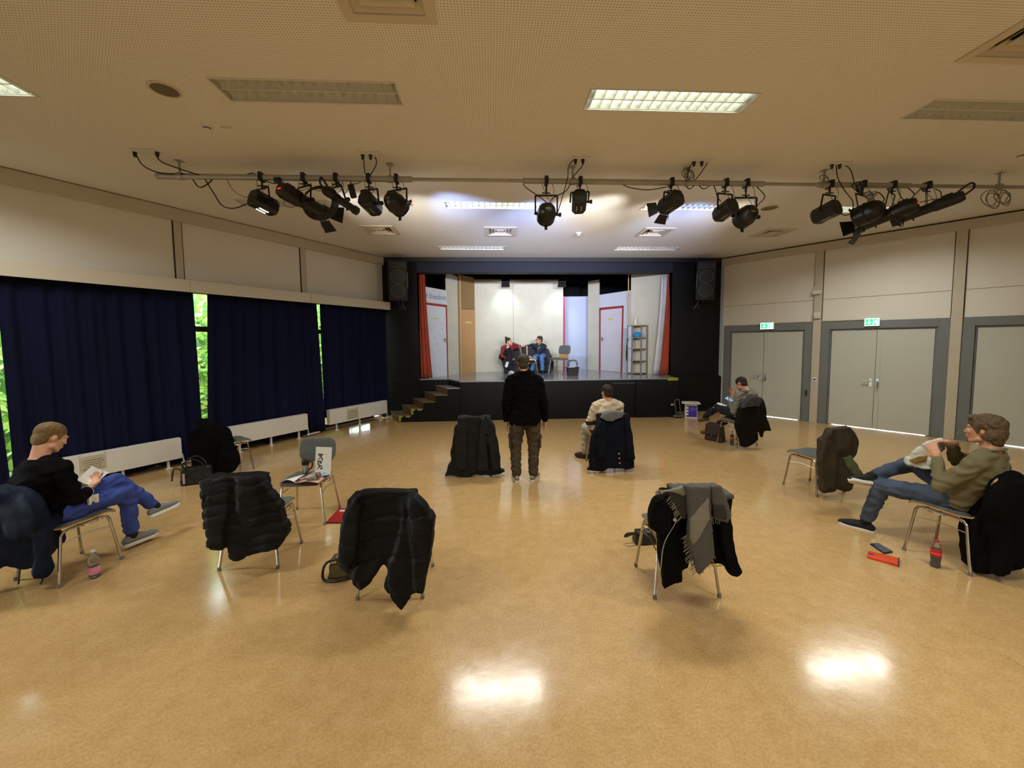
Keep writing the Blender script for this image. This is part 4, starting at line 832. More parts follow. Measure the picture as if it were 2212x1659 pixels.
# hanging plug box, ballast, ceiling sockets
p = VY(761, 413, BY); o = root('plug_box', VY(760, 392, BY), 'small black connector box dangling from the bar', 'connector')
b = B(); b.box(p, (.07, .05, .16), (Vector((.95, 0, .2)).normalized(), Vector((0, 1, 0)), Vector((-.2, 0, .95)).normalized())); obj('box_body', b, mBlk, o, smooth=1, bevel=.008)
b = B(); b.tube(crom([VY(757, 386, BY), VY(758, 395, BY), p+UP*.08]), .006, 5); b.tube(crom([p+UP*.08, VY(775, 395, BY), VY(788, 384, BY)]), .005, 5); obj('lead', b, mCable, o)
p = VY(600, 390, BY-.04); b = B(); b.bx((p.x-.04, p.y-.03, p.z-.03), (p.x+.04, p.y+.03, p.z+.03)); tag(obj('connector', b, mBlk, smooth=1, bevel=.008), 'square black connector on the bar left of the profile spotlight', 'connector')
for i, (xa, xb, py, lab) in enumerate(((288, 342, 325, 'white ceiling socket plate, leftmost'), (778, 822, 331, 'white ceiling socket plate, second from left'), (1238, 1280, 341, 'white ceiling socket plate, third from left'), (1494, 1538, 346, 'white ceiling socket plate, fourth from left'), (1792, 1836, 352, 'white ceiling socket plate, rightmost'))):
    p, q = G(xa, py, H), G(xb, py, H); o = root('ceiling_socket', (p+q)/2, lab, 'socket', 'ceiling sockets over the lighting bar')
    b = B(); b.bx((p.x, p.y-.05, H-.02), (q.x, p.y+.05, H)); obj('socket_plate', b, mHous, o, smooth=1, bevel=.004)
    for t in (.12, .5) if i else (.05, .95):
        e = p.lerp(q, t); b = B(); b.cyl((e.x, e.y, H-.02), (e.x, e.y, H-.07), .022, .014, seg=10); obj('plug', b, mCable, o)
# ------------------------------------------------------------------ stacking chairs
mUph = mat('grey-green chair upholstery', (98, 104, 102), .85, var=(40, .4, (86, 92, 91)), bump=(200, .15)); mPly = mat('beech plywood', (196, 150, 92), .5, var=(14, .4, (176, 128, 72)))
mLegM = mat('chrome chair leg', (200, 197, 190), .2, 1, var=(15, .2)); mFootC = mat('grey plastic glide', (120, 118, 112), .6)
PROF = [(.225, .432, .195), (.205, .449, .207), (.14, .458, .214), (.0, .452, .216), (-.11, .446, .212), (-.175, .452, .195), (-.208, .478, .165), (-.226, .525, .148), (-.238, .57, .17), (-.25, .62, .205), (-.268, .70, .212), (-.284, .77, .205), (-.293, .81, .185), (-.297, .832, .14)]
def build_chair():
    r = root('stacking_chair', (0, 0, 0), 'chair', 'chair')
    def shell(i0, i1, off, inset, thick, bulge=0):
        rows = []
        for i in range(i0, i1+1):
            y, z, w = PROF[i]; a = Vector(PROF[min(i+1, len(PROF)-1)][:2]); c = Vector(PROF[max(i-1, 0)][:2]); t = (a-c).normalized(); n = Vector((0, -t.y, t.x)); n = -n if (n.z < 0 if i < 6 else n.y < 0) else n
            end = .35 if i in (i0, i1) and bulge else 1
            rows.append((Vector((0, y, z)), n, w-inset, end))
        b = B(); K = 10; top = []; bot = []
        for p, n, w, end in rows:
            for k in range(K+1):
                u = k/K*2-1; dish = .012*(u*u)
                e2 = (1-abs(u)**6*.7)*end if bulge else 1
                top.append(p+Vector((u*w, 0, 0))+n*(off+dish+thick*e2)); bot.append(p+Vector((u*w, 0, 0))+n*(off+dish))
        m = len(rows); N = m*(K+1)
        fs = []
        for j in range(m-1):
            for k in range(K):
                a = j*(K+1)+k; fs += [(a, a+1, a+K+2, a+K+1), (N+a, N+a+K+1, N+a+K+2, N+a+1)]
        for j in range(m-1):
            for a in (j*(K+1), j*(K+1)+K): fs.append((a, a+K+1, N+a+K+1, N+a) if a % (K+1) == 0 else (a, N+a, N+a+K+1, a+K+1))
        for k in range(K):
            for a in (k, (m-1)*(K+1)+k): fs.append((a, N+a, N+a+1, a+1) if a < K else (a, a+1, N+a+1, N+a))
        b.add(top+bot, fs); return b
    obj('plywood_shell', shell(0, 13, -.012, 0, .011), mPly, r)
    obj('seat_pad', shell(0, 5, 0, .006, .02, 1), mUph, r, smooth=70)
    obj('back_pad', shell(8, 13, 0, .008, .02, 1), mUph, r, smooth=70)
    for sx in (-1, 1):
        pr = [(.245, .215, .012), (.203, .172, .395), (.2, .155, .425), (.198, .12, .434), (.198, -.1, .426), (.2, -.135, .418), (.203, -.155, .39), (.245, -.21, .012)]
        P = [Vector((sx*a, y, z)) for a, y, z in pr]
        b = B(); b.tube([P[0], P[0].lerp(P[1], .5), P[1]], .0115, 10); lf = obj('leg', b, mLegM, r); b = B(); b.cyl(P[0]-UP*.012, P[0]+UP*.02, .015, .0135, 10); obj('glide', b, mFootC, lf)
        b = B(); b.tube([P[6], P[6].lerp(P[7], .5), P[7]], .0115, 10); lf = obj('leg', b, mLegM, r); b = B(); b.cyl(P[7]-UP*.012, P[7]+UP*.02, .015, .0135, 10); obj('glide', b, mFootC, lf)
        b = B(); b.tube(P[1:7], .0115, 10); obj('side_rail', b, mLegM, r)
        b = B(); b.tube([(sx*.213, .183, .33), (sx*.2, .03, .345), (sx*.212, -.168, .33)], .005, 6); obj('side_stretcher', b, mLegM, r)
        b = B(); b.tube(crom([(sx*.2, .09, .43), (sx*.235, .07, .425), (sx*.235, -.01, .423), (sx*.2, -.03, .428)], 4), .0045, 6); obj('linking_hook', b, mLegM, r)
    for y, z in ((.13, .418), (-.12, .41)):
        b = B(); b.cyl((-.198, y, z), (.198, y, z), .009, seg=8); obj('cross_tube', b, mLegM, r)
    return r
chair0 = build_chair(); used0 = [False]
CH = {}
def chair(key, x, y, rz, label, z=0):
    c = chair0 if not used0[0] else copytree(chair0); used0[0] = True
    place(c, (x, y, z), R(rz)); tag(c, label, 'chair', 'grey-padded stacking chairs'); CH[key] = Matrix.Translation((x, y, z)) @ Matrix.Rotation(R(rz), 4, 'Z'); return c
chair('c1', -3.655, 3.49, -15.7, 'chair under the man in the black sweater')
chair('c2', -4.03, 6.2, -38, 'chair with a black coat beside the middle radiator')
chair('c3', -2.04, 4.41, 180, 'empty grey chair facing us with papers and a mug on it')
chair('c4', -2.1, 3.59, 0, 'chair under the black quilted puffer jacket')
chair('c5', -.775, 3.11, -2, 'chair under the long black padded coat, front centre-left')
chair('c6', -.25, 5.97, 0, 'chair hidden under the long charcoal coat left of the standing man')
chair('c7', 1.78, 5.98, 3, 'chair of the woman with the navy coat')
chair('c8', 4.56, 6.98, 18, 'chair of the man looking at his phone')
chair('c9', 1.46, 2.97, -2, 'chair draped with a black coat and grey scarf')
chair('c10', 4.17, 4.78, 15, 'empty chair with an olive-brown coat on its back')
chair('c11', 4.05, 3.14, 16, 'chair of the man in the olive shirt')
chair('c12', 2.04, 11.55, 135, 'empty chair on the stage beside the basket', SZ)
chair('c13', 1.13, 11.45, -90, 'chair on the stage used as a small table', SZ)
# ------------------------------------------------------------------ coats
def Zm(ox, oy, s, pts): return [(ox+x*s, oy+y*s) for x, y in pts]
def coat(name, key, label, shapes, m, blend=0.0, back=-.36, wrap=.2, seed=0, quilt=0, fold=.012, vox=.0125, folds=(9, 4), extra=None, top=None, cat='coat'):
    Mx = CH[key]; fwd = (Mx.to_3x3() @ Vector((0, 1, 0))); P = Mx @ Vector((0, back, .5)); cd = (CC-P); cd.z = 0; cd.normalize()
    n = (-fwd*(1-blend)+cd*blend).normalized(); sd = UP.cross(n)
    b = B()
    for poly, o0, t in shapes:
        pts3 = [PLN(x, y, P+n*o0, n) for x, y in poly]
        for q in pts3: q.z = max(q.z, .012)
        b.prism(pts3, n*t)
    if wrap == 'round':
        fr3 = Mx.to_3x3(); b.ball(Mx @ Vector((0, -.295, .635)), (.285, .105, .232), (fr3 @ Vector((1, 0, 0)), fr3 @ Vector((0, 1, 0)), UP), 20, 14)
    elif wrap:
        L = lambda x, y, z: Mx @ Vector((x, y, z)); w = wrap
        b.hexa([L(x, y, z) for z in (.5, .855) for y in (-.25-.03*(z > .6), -.20-.035*(z > .6)) for x in (-w, w)])
        b.hexa([L(x, y, z) for z in (.78, .86) for y in (back-.02, -.22) for x in (-w, w)])
        b.hexa([L(x, y, z) for z in (.44, .856) for y in (back-.03, -.205) for x in (-.228, .228)])
    if extra: extra(b, Mx)
    rr = random.Random(seed); ph = [rr.uniform(0, 6) for _ in range(5)]
    def disp(co, nn):
        u = (co-P).dot(sd); v = co.z; facing = max(0, nn.dot(n))
        f = fold*(math.sin(u*folds[0]*2+ph[0]+1.3*math.sin(v*5+ph[1]))*.6 + math.sin(u*folds[1]*5+v*6+ph[2])*.35 + noise.noise(co*9+Vector((seed, 0, 0)))*1.1)
        if quilt:
            k = (v+.12*abs(u)*math.sin(u*6+ph[3])+.015*math.sin(u*20+ph[4]))/quilt; f += -.011*math.exp(-((k-round(k))*quilt/.011)**2) + .004
        return nn*f
    me = remesh(b, vox, 5, disp)
    o = obj(name, None, m, mesh=me); tag(o, label, cat); return o, n, sd, P
mCoatK = mat('black quilted nylon', (9, 9, 9), .65, var=(12, .4, (13, 13, 12)), bump=(60, .2), spec=.2); mCoatB = mat('black wool', (9, 9, 9), .9, var=(8, .4, (14, 14, 13)), bump=(90, .25), spec=.1)
mCoatC = mat('charcoal coat cloth', (34, 35, 34), .75, var=(5, .4, (26, 26, 26)), bump=(80, .15), spec=.2); mCoatN = mat('navy coat cloth', (13, 16, 30), .8, var=(5, .4, (9, 11, 21)), bump=(80, .15), spec=.15); mCoatN2 = mat('dark blue jacket nylon', (17, 27, 46), .7, var=(5, .5, (8, 12, 22)), bump=(40, .2), spec=.15)
mCoatO = mat('olive brown coat', (56, 47, 30), .85, var=(6, .4, (42, 36, 23)), bump=(80, .2)); mCoatG = mat('dark green-black parka', (22, 22, 18), .8, var=(6, .4, (16, 16, 14)), bump=(70, .2), spec=.15); mHoodG = mat('grey fleece lining', (104, 106, 108), .9, var=(12, .4, (86, 88, 90)), bump=(120, .3)); mHoodD = mat('dark grey hood', (66, 66, 66), .9, var=(12, .4, (54, 54, 54)), bump=(120, .3))
z1 = lambda p: Zm(380, 890, .217, p)
coat('puffer_jacket', 'c4', 'black quilted puffer jacket hung over a chair, front left', [
    (z1([(430, 640), (500, 597), (860, 597), (920, 660), (1010, 780), (1085, 890), (1095, 1000), (1165, 1130), (1150, 1165), (1060, 1300), (790, 1370), (650, 1420), (600, 1400), (575, 1350), (590, 1300), (575, 1130), (600, 1000), (560, 700)]), -.02, .11),
    (z1([(420, 645), (385, 760), (358, 960), (360, 1130), (375, 1290), (400, 1318), (520, 1318), (545, 1290), (552, 1070), (590, 950), (605, 700), (530, 620)]), .01, .11),
    (z1([(620, 650), (840, 620), (870, 900), (880, 1080), (720, 1120), (640, 980)]), .06, .05)], mCoatK, .2, quilt=.085, fold=.006, seed=2)
z2 = lambda p: Zm(690, 1030, .1748, p)
coat('padded_coat', 'c5', 'long black padded coat hung over a chair, front centre-left', [
    (z2([(560, 145), (460, 190), (375, 330), (320, 480), (300, 720), (298, 960), (310, 1060), (400, 1130), (440, 1220), (545, 1335), (660, 1260), (740, 1130), (815, 1000), (795, 935), (870, 1055), (905, 1040), (850, 1180), (835, 1290), (920, 1430), (1040, 1580), (1190, 1365), (1310, 1365), (1350, 1130), (1400, 830), (1432, 470), (1300, 280), (1180, 170), (1100, 132), (850, 137)]), -.02, .08),
    (z2([(520, 170), (380, 330), (305, 720), (305, 960), (390, 1090), (500, 900), (545, 400)]), .03, .09), (z2([(1150, 160), (1300, 295), (1428, 480), (1385, 900), (1310, 1360), (1205, 1350), (1170, 900), (1120, 300)]), .03, .09),
    (z2([(590, 300), (640, 640), (800, 980), (700, 1180), (545, 1320), (450, 1200), (540, 900), (560, 500)]), .03, .05), (z2([(1060, 300), (1000, 760), (900, 1060), (850, 1250), (1040, 1560), (1170, 1340), (1130, 800)]), .03, .05)], mCoatK, .05, quilt=.145, fold=.007, seed=3)
z3 = lambda p: Zm(1340, 1030, .1748, p)
o, n, sd, P9 = coat('wool_coat', 'c9', 'black wool coat with a zip on the chair with the grey scarf', [
    (z3([(470, 210), (400, 260), (345, 370), (318, 480), (318, 590), (440, 640), (440, 980), (500, 1340), (720, 1220), (715, 1100), (800, 1050), (800, 950), (900, 1000), (1160, 1030), (1250, 1050), (1270, 1140), (1370, 1165), (1435, 1110), (1395, 1000), (1340, 560), (1290, 260), (1200, 170), (800, 160), (560, 180)]), -.02, .07),
    (z3([(470, 220), (400, 260), (345, 370), (318, 500), (330, 590), (450, 640), (560, 560), (600, 350)]), .02, .09), (z3([(1180, 300), (1320, 500), (1395, 1000), (1435, 1110), (1370, 1165), (1275, 1140), (1250, 1040), (1180, 700)]), .02, .08),
    (z3([(600, 560), (700, 520), (790, 900), (800, 1040), (720, 1100), (715, 1220), (505, 1335), (490, 1100), (530, 850)]), .04, .04)], mCoatB, .12, fold=.009, seed=4)
b = B(); zp = [PLN(x, y, P9+n*.1, n) for x, y in z3([(700, 530), (660, 610), (570, 760), (525, 900), (505, 1080), (492, 1200), (495, 1320)])]; b.tube(crom(zp, 4), .0035, 5); obj('zip', b, mSteel, o); 
b = B(); q = PLN(*z3([(668, 525)])[0], P9+n*.1, n); b.cyl(q, q+n*.01, .012, seg=10); obj('snap_button', b, mSteel, o)
# scarf
mSc1 = mat('scarf mid grey', (88, 86, 80), .95, var=(120, .5, (70, 68, 64)), bump=(220, .5)); mSc2 = mat('scarf light grey', (138, 132, 118), .95, var=(120, .5, (118, 112, 100)), bump=(220, .5)); mSc3 = mat('scarf dark grey', (52, 50, 46), .95, var=(120, .5), bump=(220, .5))
scf = root('scarf', CH['c9'] @ Vector((0, -.35, .85)), 'grey checked woollen scarf with fringes over the black wool coat', 'scarf')
def scarf_piece(nm, poly, off, t, m, sub=None):
    b = B(); b.prism([PLN(x, y, P9+n*off, n) for x, y in z3(poly)], n*t); me = remesh(b, .009, 4, lambda co, nn: nn*(.006*math.sin((co-P9).dot(sd)*28+co.z*6)+.003*noise.noise(co*40))); return obj(nm, None, m, sub or scf, mesh=me)
main = scarf_piece('hanging_end', [(770, 95), (1090, 100), (1110, 400), (1130, 650), (1160, 960), (1090, 1040), (950, 1165), (935, 1170), (890, 1000), (830, 880), (805, 750), (830, 500), (810, 200)], .1, .035, mSc1)
scarf_piece('light_check', [(1085, 215), (1112, 520), (885, 835), (845, 740), (855, 500)], .122, .02, mSc2, main)
scarf_piece('left_fold', [(490, 155), (770, 110), (790, 230), (800, 490), (745, 510), (600, 250), (560, 185), (480, 212)], .075, .03, mSc3)
scarf_piece('left_light_band', [(490, 155), (770, 110), (785, 215), (640, 185), (560, 180), (480, 212)], .085, .03, mSc2)
rf = scarf_piece('right_fold', [(1085, 100), (1210, 100), (1290, 240), (1340, 470), (1300, 540), (1125, 500)], .085, .03, mSc1)
scarf_piece('dark_check', [(1120, 320), (1270, 340), (1310, 480), (1290, 520), (1128, 490)], .1, .02, mSc3, rf)
Mx9 = CH['c9']; b = B(); b.hexa([Mx9 @ Vector((x, y, z)) for z in (.845, .885) for y in (-.44, -.2) for x in (-.17, .2)]); obj('top_fold', None, mSc1, scf, mesh=remesh(b, .012, 3, lambda co, nn: nn*.006*noise.noise(co*25)))
b = B(); rr = random.Random(4)
for (a, c, k, off) in (((1160, 960), (950, 1165), 16, .117), ((935, 1170), (830, 890), 16, .117), ((600, 250), (745, 510), 16, .1), ((480, 212), (490, 155), 6, .09), ((1340, 470), (1130, 500), 14, .1), ((1210, 100), (1345, 470), 18, .1), ((830, 880), (805, 700), 10, .11)):
    pa, pc = [PLN(x, y, P9+n*off, n) for x, y in z3([a, c])]; out = (pc-pa).cross(n).normalized(); ctr = PLN(*z3([(960, 500)])[0], P9+n*off, n); out = out if out.dot(pa.lerp(pc, .5)-ctr) > 0 else -out
    for i in range(k):
        q = pa.lerp(pc, (i+rr.random())/k); e = q+(out*.6-UP*.5)*rr.uniform(.025, .055); b.tube([q-out*.01, q.lerp(e, .5)+sd*rr.uniform(-.006, .006), e], [.0035, .003, .0015], 4)
f_ = obj('fringe', b, mSc2, scf); f_['kind'] = 'stuff'
z6 = lambda p: Zm(820, 860, .1266, p)
coat('long_coat', 'c6', 'long charcoal coat reaching the floor on the chair left of the standing man', [
    (z6([(1425, 292), (1820, 282), (1880, 350), (1945, 460), (2010, 700), (2045, 950), (2055, 1190), (2150, 1212), (2070, 1255), (1960, 1275), (1740, 1295), (1660, 1270), (1560, 1305), (1300, 1305), (1125, 1298), (1170, 1130), (1215, 1040), (1220, 900), (1300, 460), (1350, 440)]), -.04, .1),
    (z6([(1390, 330), (1440, 320), (1500, 560), (1490, 1200), (1320, 1210), (1310, 800), (1300, 500)]), .04, .09), (z6([(1830, 310), (1940, 470), (2005, 720), (2040, 950), (2050, 1190), (1930, 1220), (1850, 700), (1830, 450)]), .04, .09), (z6([(1720, 330), (1790, 330), (1820, 700), (1860, 1230), (1680, 1230), (1690, 800)]), .04, .07)], mCoatC, 0, fold=.014, seed=5, folds=(7, 3), vox=.014)
z7 = lambda p: Zm(1250, 820, .1266, p)
o, n7, sd7, P7 = coat('navy_coat', 'c7', 'long navy coat with grey hood on the woman\'s chair', [
    (z7([(330, 690), (270, 800), (240, 900), (180, 1090), (150, 1300), (160, 1470), (110, 1520), (220, 1545), (380, 1540), (450, 1470), (760, 1510), (905, 1475), (895, 1330), (920, 1310), (905, 1200), (895, 950), (840, 700), (845, 640), (800, 580), (740, 565), (640, 660), (540, 690), (430, 690)]), -.04, .1),
    (z7([(340, 690), (440, 720), (470, 1000), (440, 1300), (300, 1330), (290, 900)]), .04, .08), (z7([(760, 600), (840, 700), (895, 950), (905, 1300), (800, 1330), (780, 900)]), .04, .08)], mCoatN, 0, fold=.012, seed=6, folds=(7, 3), vox=.014)
b = B(); b.prism([PLN(x, y, P7+n7*.0, n7) for x, y in z7([(345, 640), (400, 560), (480, 530), (560, 518), (700, 528), (755, 560), (700, 630), (600, 670), (530, 690), (430, 695)])], n7*.1); obj('grey_hood_lining', None, mHoodG, o, mesh=remesh(b, .012, 6, lambda co, nn: nn*(.01*noise.noise(co*14)-.012*math.exp(-(((co-P7).dot(sd7)+.02)/.015)**2))))
for q in ((685, 1262), (690, 1340), (700, 1422)):
    p = PLN(*z7([q])[0], P7+n7*.062, n7); b = B(); b.cyl(p, p+n7*.008, .014, seg=12); obj('button', b, mSteel, o)
z8 = lambda p: Zm(1440, 780, .14466, p)
o, n8, sd8, P8 = coat('parka', 'c8', 'dark parka with grey hood on the phone user\'s chair', [
    (z8([(1110, 620), (1060, 720), (1010, 900), (1000, 950), (1040, 1100), (1070, 1262), (1130, 1272), (1190, 1250), (1280, 1190), (1340, 1170), (1310, 1020), (1345, 1020), (1380, 1135), (1410, 1080), (1415, 1030), (1515, 1030), (1505, 950), (1465, 830), (1450, 700), (1400, 570), (1370, 540), (1250, 560)]), -.03, .1),
    (z8([(1380, 560), (1450, 700), (1465, 830), (1510, 1025), (1410, 1030), (1330, 900), (1330, 650)]), .05, .06)], mCoatG, .45, fold=.012, seed=7, wrap='round')
b = B(); b.prism([PLN(x, y, P8+n8*.0, n8) for x, y in z8([(1105, 630), (1200, 530), (1300, 512), (1370, 540), (1375, 600), (1330, 655), (1180, 675), (1085, 690)])], n8*.12); obj('grey_hood', None, mHoodD, o, mesh=remesh(b, .012, 6, lambda co, nn: nn*(.016*noise.noise(co*11))))
z10 = lambda p: Zm(1660, 880, .2495, p)
o, n10, sd10, P10 = coat('olive_coat', 'c10', 'olive-brown coat hung on the empty chair in front of the doors', [
    (z10([(500, 180), (600, 157), (670, 152), (692, 230), (695, 360), (650, 400), (690, 470), (740, 600), (680, 690), (600, 710), (560, 680), (550, 715), (440, 725), (425, 560), (410, 450), (413, 270), (460, 240)]), -.03, .09),
    (z10([(470, 250), (520, 200), (570, 400), (560, 690), (440, 715), (420, 450)]), .04, .06), (z10([(600, 170), (670, 160), (690, 240), (690, 350), (640, 390), (600, 350)]), .04, .05)], mCoatO, .4, fold=.014, seed=8, wrap='round')
b = B(); b.prism([PLN(x, y, P10+n10*.02, n10) for x, y in z10([(620, 430), (690, 400), (740, 480), (800, 580), (740, 595), (690, 560), (650, 500)])], n10*.06); obj('green_lining', None, mat('moss green lining', (86, 98, 66), .8, var=(8, .4)), o, mesh=remesh(b, .012, 4, lambda co, nn: nn*.01*noise.noise(co*15)))
coat('black_coat', 'c11', 'black coat on the chair of the man in the olive shirt', [
    (z10([(1640, 930), (1700, 800), (1850, 680), (2000, 610), (2130, 560), (2190, 620), (2240, 760), (2260, 1280), (2050, 1270), (2040, 1290), (1870, 1300), (1760, 1330), (1650, 1345), (1630, 1100)]), -.17, .22),
    (z10([(1850, 700), (2000, 640), (2050, 900), (2045, 1280), (2035, 1400), (1980, 1432), (1890, 1405), (1875, 1290), (1860, 1000)]), .04, .08), (z10([(2060, 620), (2170, 620), (2215, 760), (2230, 1250), (2180, 1340), (2060, 1320), (2080, 1000)]), .02, .08)], mCoatB, .6, fold=.012, seed=9, wrap='round')
za = lambda p: Zm(0, 880, .2472, p)
o, n1, sd1, P1 = coat('blue_jacket', 'c1', 'dark blue jacket on the chair of the man in the black sweater', [
    (za([(-60, 760), (60, 668), (250, 675), (380, 730), (480, 840), (580, 905), (600, 940), (520, 1000), (580, 1100), (570, 1160), (460, 1280), (320, 1320), (200, 1270), (120, 1300), (100, 1340), (20, 1350), (-60, 1330), (-100, 1000)]), -.17, .22),
    (za([(310, 800), (430, 900), (470, 1100), (455, 1270), (465, 1400), (440, 1448), (350, 1452), (320, 1420), (325, 1200), (280, 1000)]), .04, .07)], mCoatN2, .6, fold=.013, seed=10, wrap='round')
b = B()
for a in ((150, 1310), (345, 1440)):
    q = [PLN(x, y, P1+n1*.03, n1) for x, y in za([a, (a[0]+25, a[1]+60), (a[0]+10, 1545)])]; b.tube(crom(q, 3), .006, 5)
obj('drawstring', b, mCable, o)
coat('black_coat', 'c2', 'bulky black coat on the chair beside the middle radiator', [
    (z1([(330, 118), (480, 122), (540, 170), (570, 250), (610, 370), (655, 430), (640, 500), (600, 580), (520, 595), (440, 590), (380, 620), (350, 560), (280, 540), (260, 450), (250, 350), (280, 320), (250, 200), (290, 150)]), -.17, .25),
    (z1([(300, 160), (420, 140), (430, 330), (380, 600), (290, 530), (270, 350)]), .06, .07)], mCoatB, .5, fold=.016, seed=11, wrap='round')
# ------------------------------------------------------------------ people
mSkin = mat('skin', (205, 152, 122), .55, var=(14, .35, (190, 132, 104))); mSkin2 = mat('skin light', (222, 170, 142), .55, var=(14, .3, (206, 150, 122)))
mEyeW = mat('eye', (225, 222, 216), .3, var=(60, .1)); mEyeD = mat('iris', (40, 30, 24), .3, var=(60, .1)); mBrow = mat('brow hair', (62, 46, 30), .8, var=(40, .3))
def frame(f, u):
    f = f.normalized(); s = f.cross(u).normalized(); return s, f, s.cross(f)
def head_prims(b, c, ax, k=1.0):
    s, f, u = ax; P = lambda x, y, z: c+s*(x*k)+f*(y*k)+u*(z*k)
    b.ball(P(0, -.012, .028), (.075*k, .096*k, .088*k), ax, 18, 12); b.ball(P(0, .032, -.03), (.062*k, .062*k, .078*k), ax, 16, 10); b.ball(P(0, .056, -.088), (.034*k, .032*k, .028*k), ax)
    b.caps(P(-.05, .01, -.07), P(-.022, .062, -.093), .022*k, .02*k); b.caps(P(.05, .01, -.07), P(.022, .062, -.093), .022*k, .02*k)
    b.caps(P(-.034, .082, .022), P(.034, .082, .022), .012*k); b.caps(P(0, .084, .01), P(0, .104, -.026), .0085*k, .0115*k); b.ball(P(-.011, .094, -.031), .0085*k); b.ball(P(.011, .094, -.031), .0085*k)
    b.ball(P(0, .09, -.058), (.024*k, .011*k, .007*k), ax); b.ball(P(0, .088, -.069), (.021*k, .011*k, .007*k), ax); b.ball(P(-.042, .066, -.018), .022*k); b.ball(P(.042, .066, -.018), .022*k)
    for q in (-1, 1): b.ball(P(q*.074, -.01, -.006), (.009*k, .016*k, .027*k), ax); b.ball(P(q*.071, -.002, -.026), (.008*k, .008*k, .01*k), ax)
def face_parts(o, c, ax, hair, k=1.0, brow=None):
    s, f, u = ax; P = lambda x, y, z: c+s*(x*k)+f*(y*k)+u*(z*k)
    for q in (-1, 1):
        b = B(); b.ball(P(q*.031, .0765, -.001), .0115*k, ax, 10, 8); e = obj('eye', b, mEyeW, o); b = B(); b.ball(P(q*.031, .0855, -.001), .0048*k, ax, 8, 6); obj('iris', b, mEyeD, e)
        b = B(); b.chain([P(q*.014, .092, .02), P(q*.034, .089, .026), P(q*.05, .076, .02)], [.004*k, .005*k, .003*k], 6); obj('eyebrow', b, brow or mBrow, o)
    b = B(); b.caps(P(-.018, .0965, -.0635), P(.018, .0965, -.0635), .0028*k, seg=6); obj('mouth_line', b, mat('lip', (160, 92, 80), .5, var=(30, .2)), o)
def hand(b, w, d, n, th, curl=.5, k=1.0, fr=.0088):
    """palm and five fingers: w wrist, d pointing direction, n palm normal, th thumb side"""
    d = d.normalized(); n = (n-d*n.dot(d)).normalized(); t = d.cross(n); t = t if t.dot(th) > 0 else -t
    ax = (t, n, d); b.ball(w+d*.052*k, (.042*k, .017*k, .056*k), ax, 14, 9); b.caps(w-d*.02*k, w+d*.03*k, .027*k, .03*k)
    for i, L in enumerate((.95, 1.05, 1.0, .8)):
        q = w+d*(.092-.004*abs(i-1))*k+t*(.031-.0205*i)*k; dr = d.copy(); a = 0; b.caps(w+d*.05*k+t*(.022-.014*i)*k, q, .013*k, fr*1.1*k, 8)
        for j, l in enumerate((.042, .027, .021)):
            a = curl*(.6+.5*j); dr = (dr*math.cos(a)+n*math.sin(a)).normalized(); n2 = n
            e = q+dr*l*L*k; b.caps(q, e, fr*(1.05-.1*j)*k, fr*(.97-.1*j)*k, 8); q = e
    q = w+d*.028*k+t*.03*k; e = q+(d*.55+t*.75+n*.2).normalized()*.042*k; b.caps(q, e, .0135*k, .0105*k, 8); g = e+(d*.8+t*.25+n*.45).normalized()*.032*k; b.caps(e, g, .0105*k, .0085*k, 8)
def shoe(o, ank, toe, up, m, ms, L=.285, mk=1.0, lace=None):
    f = toe.normalized(); s = f.cross(up).normalized(); u = s.cross(f); h = ank-u*.075; P = lambda x, y, z: h+s*x+f*y+u*z
    b = B(); hl = L*.27
    b.tube([P(0, -hl, .03), P(0, -hl+.02, .04), P(0, .02, .05), P(0, .08, .043), P(0, L-hl-.06, .034), P(0, L-hl-.015, .026), P(0, L-hl, .02)], [(.02, .02), (.036, .034), (.038, .045), (.042, .04), (.046, .03), (.034, .022), (.014, .012)], 14, flat=u)
    b.tube([P(0, -.012, .05), P(0, -.01, .085)], [(.036, .05), (.034, .044)], 14, flat=f)
    sh = obj('shoe', None, m, o, mesh=remesh(b, .007, 5))
    out = [(-.03, -hl+.008), (-.036, .03), (-.038, .09), (-.047, L-hl-.07), (-.036, L-hl-.02), (0, L-hl+.004), (.036, L-hl-.02), (.047, L-hl-.07), (.038, .09), (.036, .03), (.03, -hl+.008), (0, -hl-.006)]
    b = B(); b.prism([P(x, y, -.012+(.012 if y > L-hl-.04 else 0)) for x, y in out], u*.03); obj('sole', b, ms, sh, smooth=50, bevel=.004)
    if lace:
        b = B()
        for i in range(4): b.caps(P(-.02, .05+.022*i, .088-.006*i), P(.02, .055+.022*i, .088-.006*i), .0035, seg=6)
        obj('laces', b, lace, sh)
def wrinkle(seed, a=.008, sc=11): return lambda co, nn: nn*(a*noise.noise(Vector((co.x*sc, co.y*sc, co.z*sc*1.7))+Vector((seed*3, 0, 0))) + a*.5*math.sin(co.z*60+6*noise.noise(co*8)))
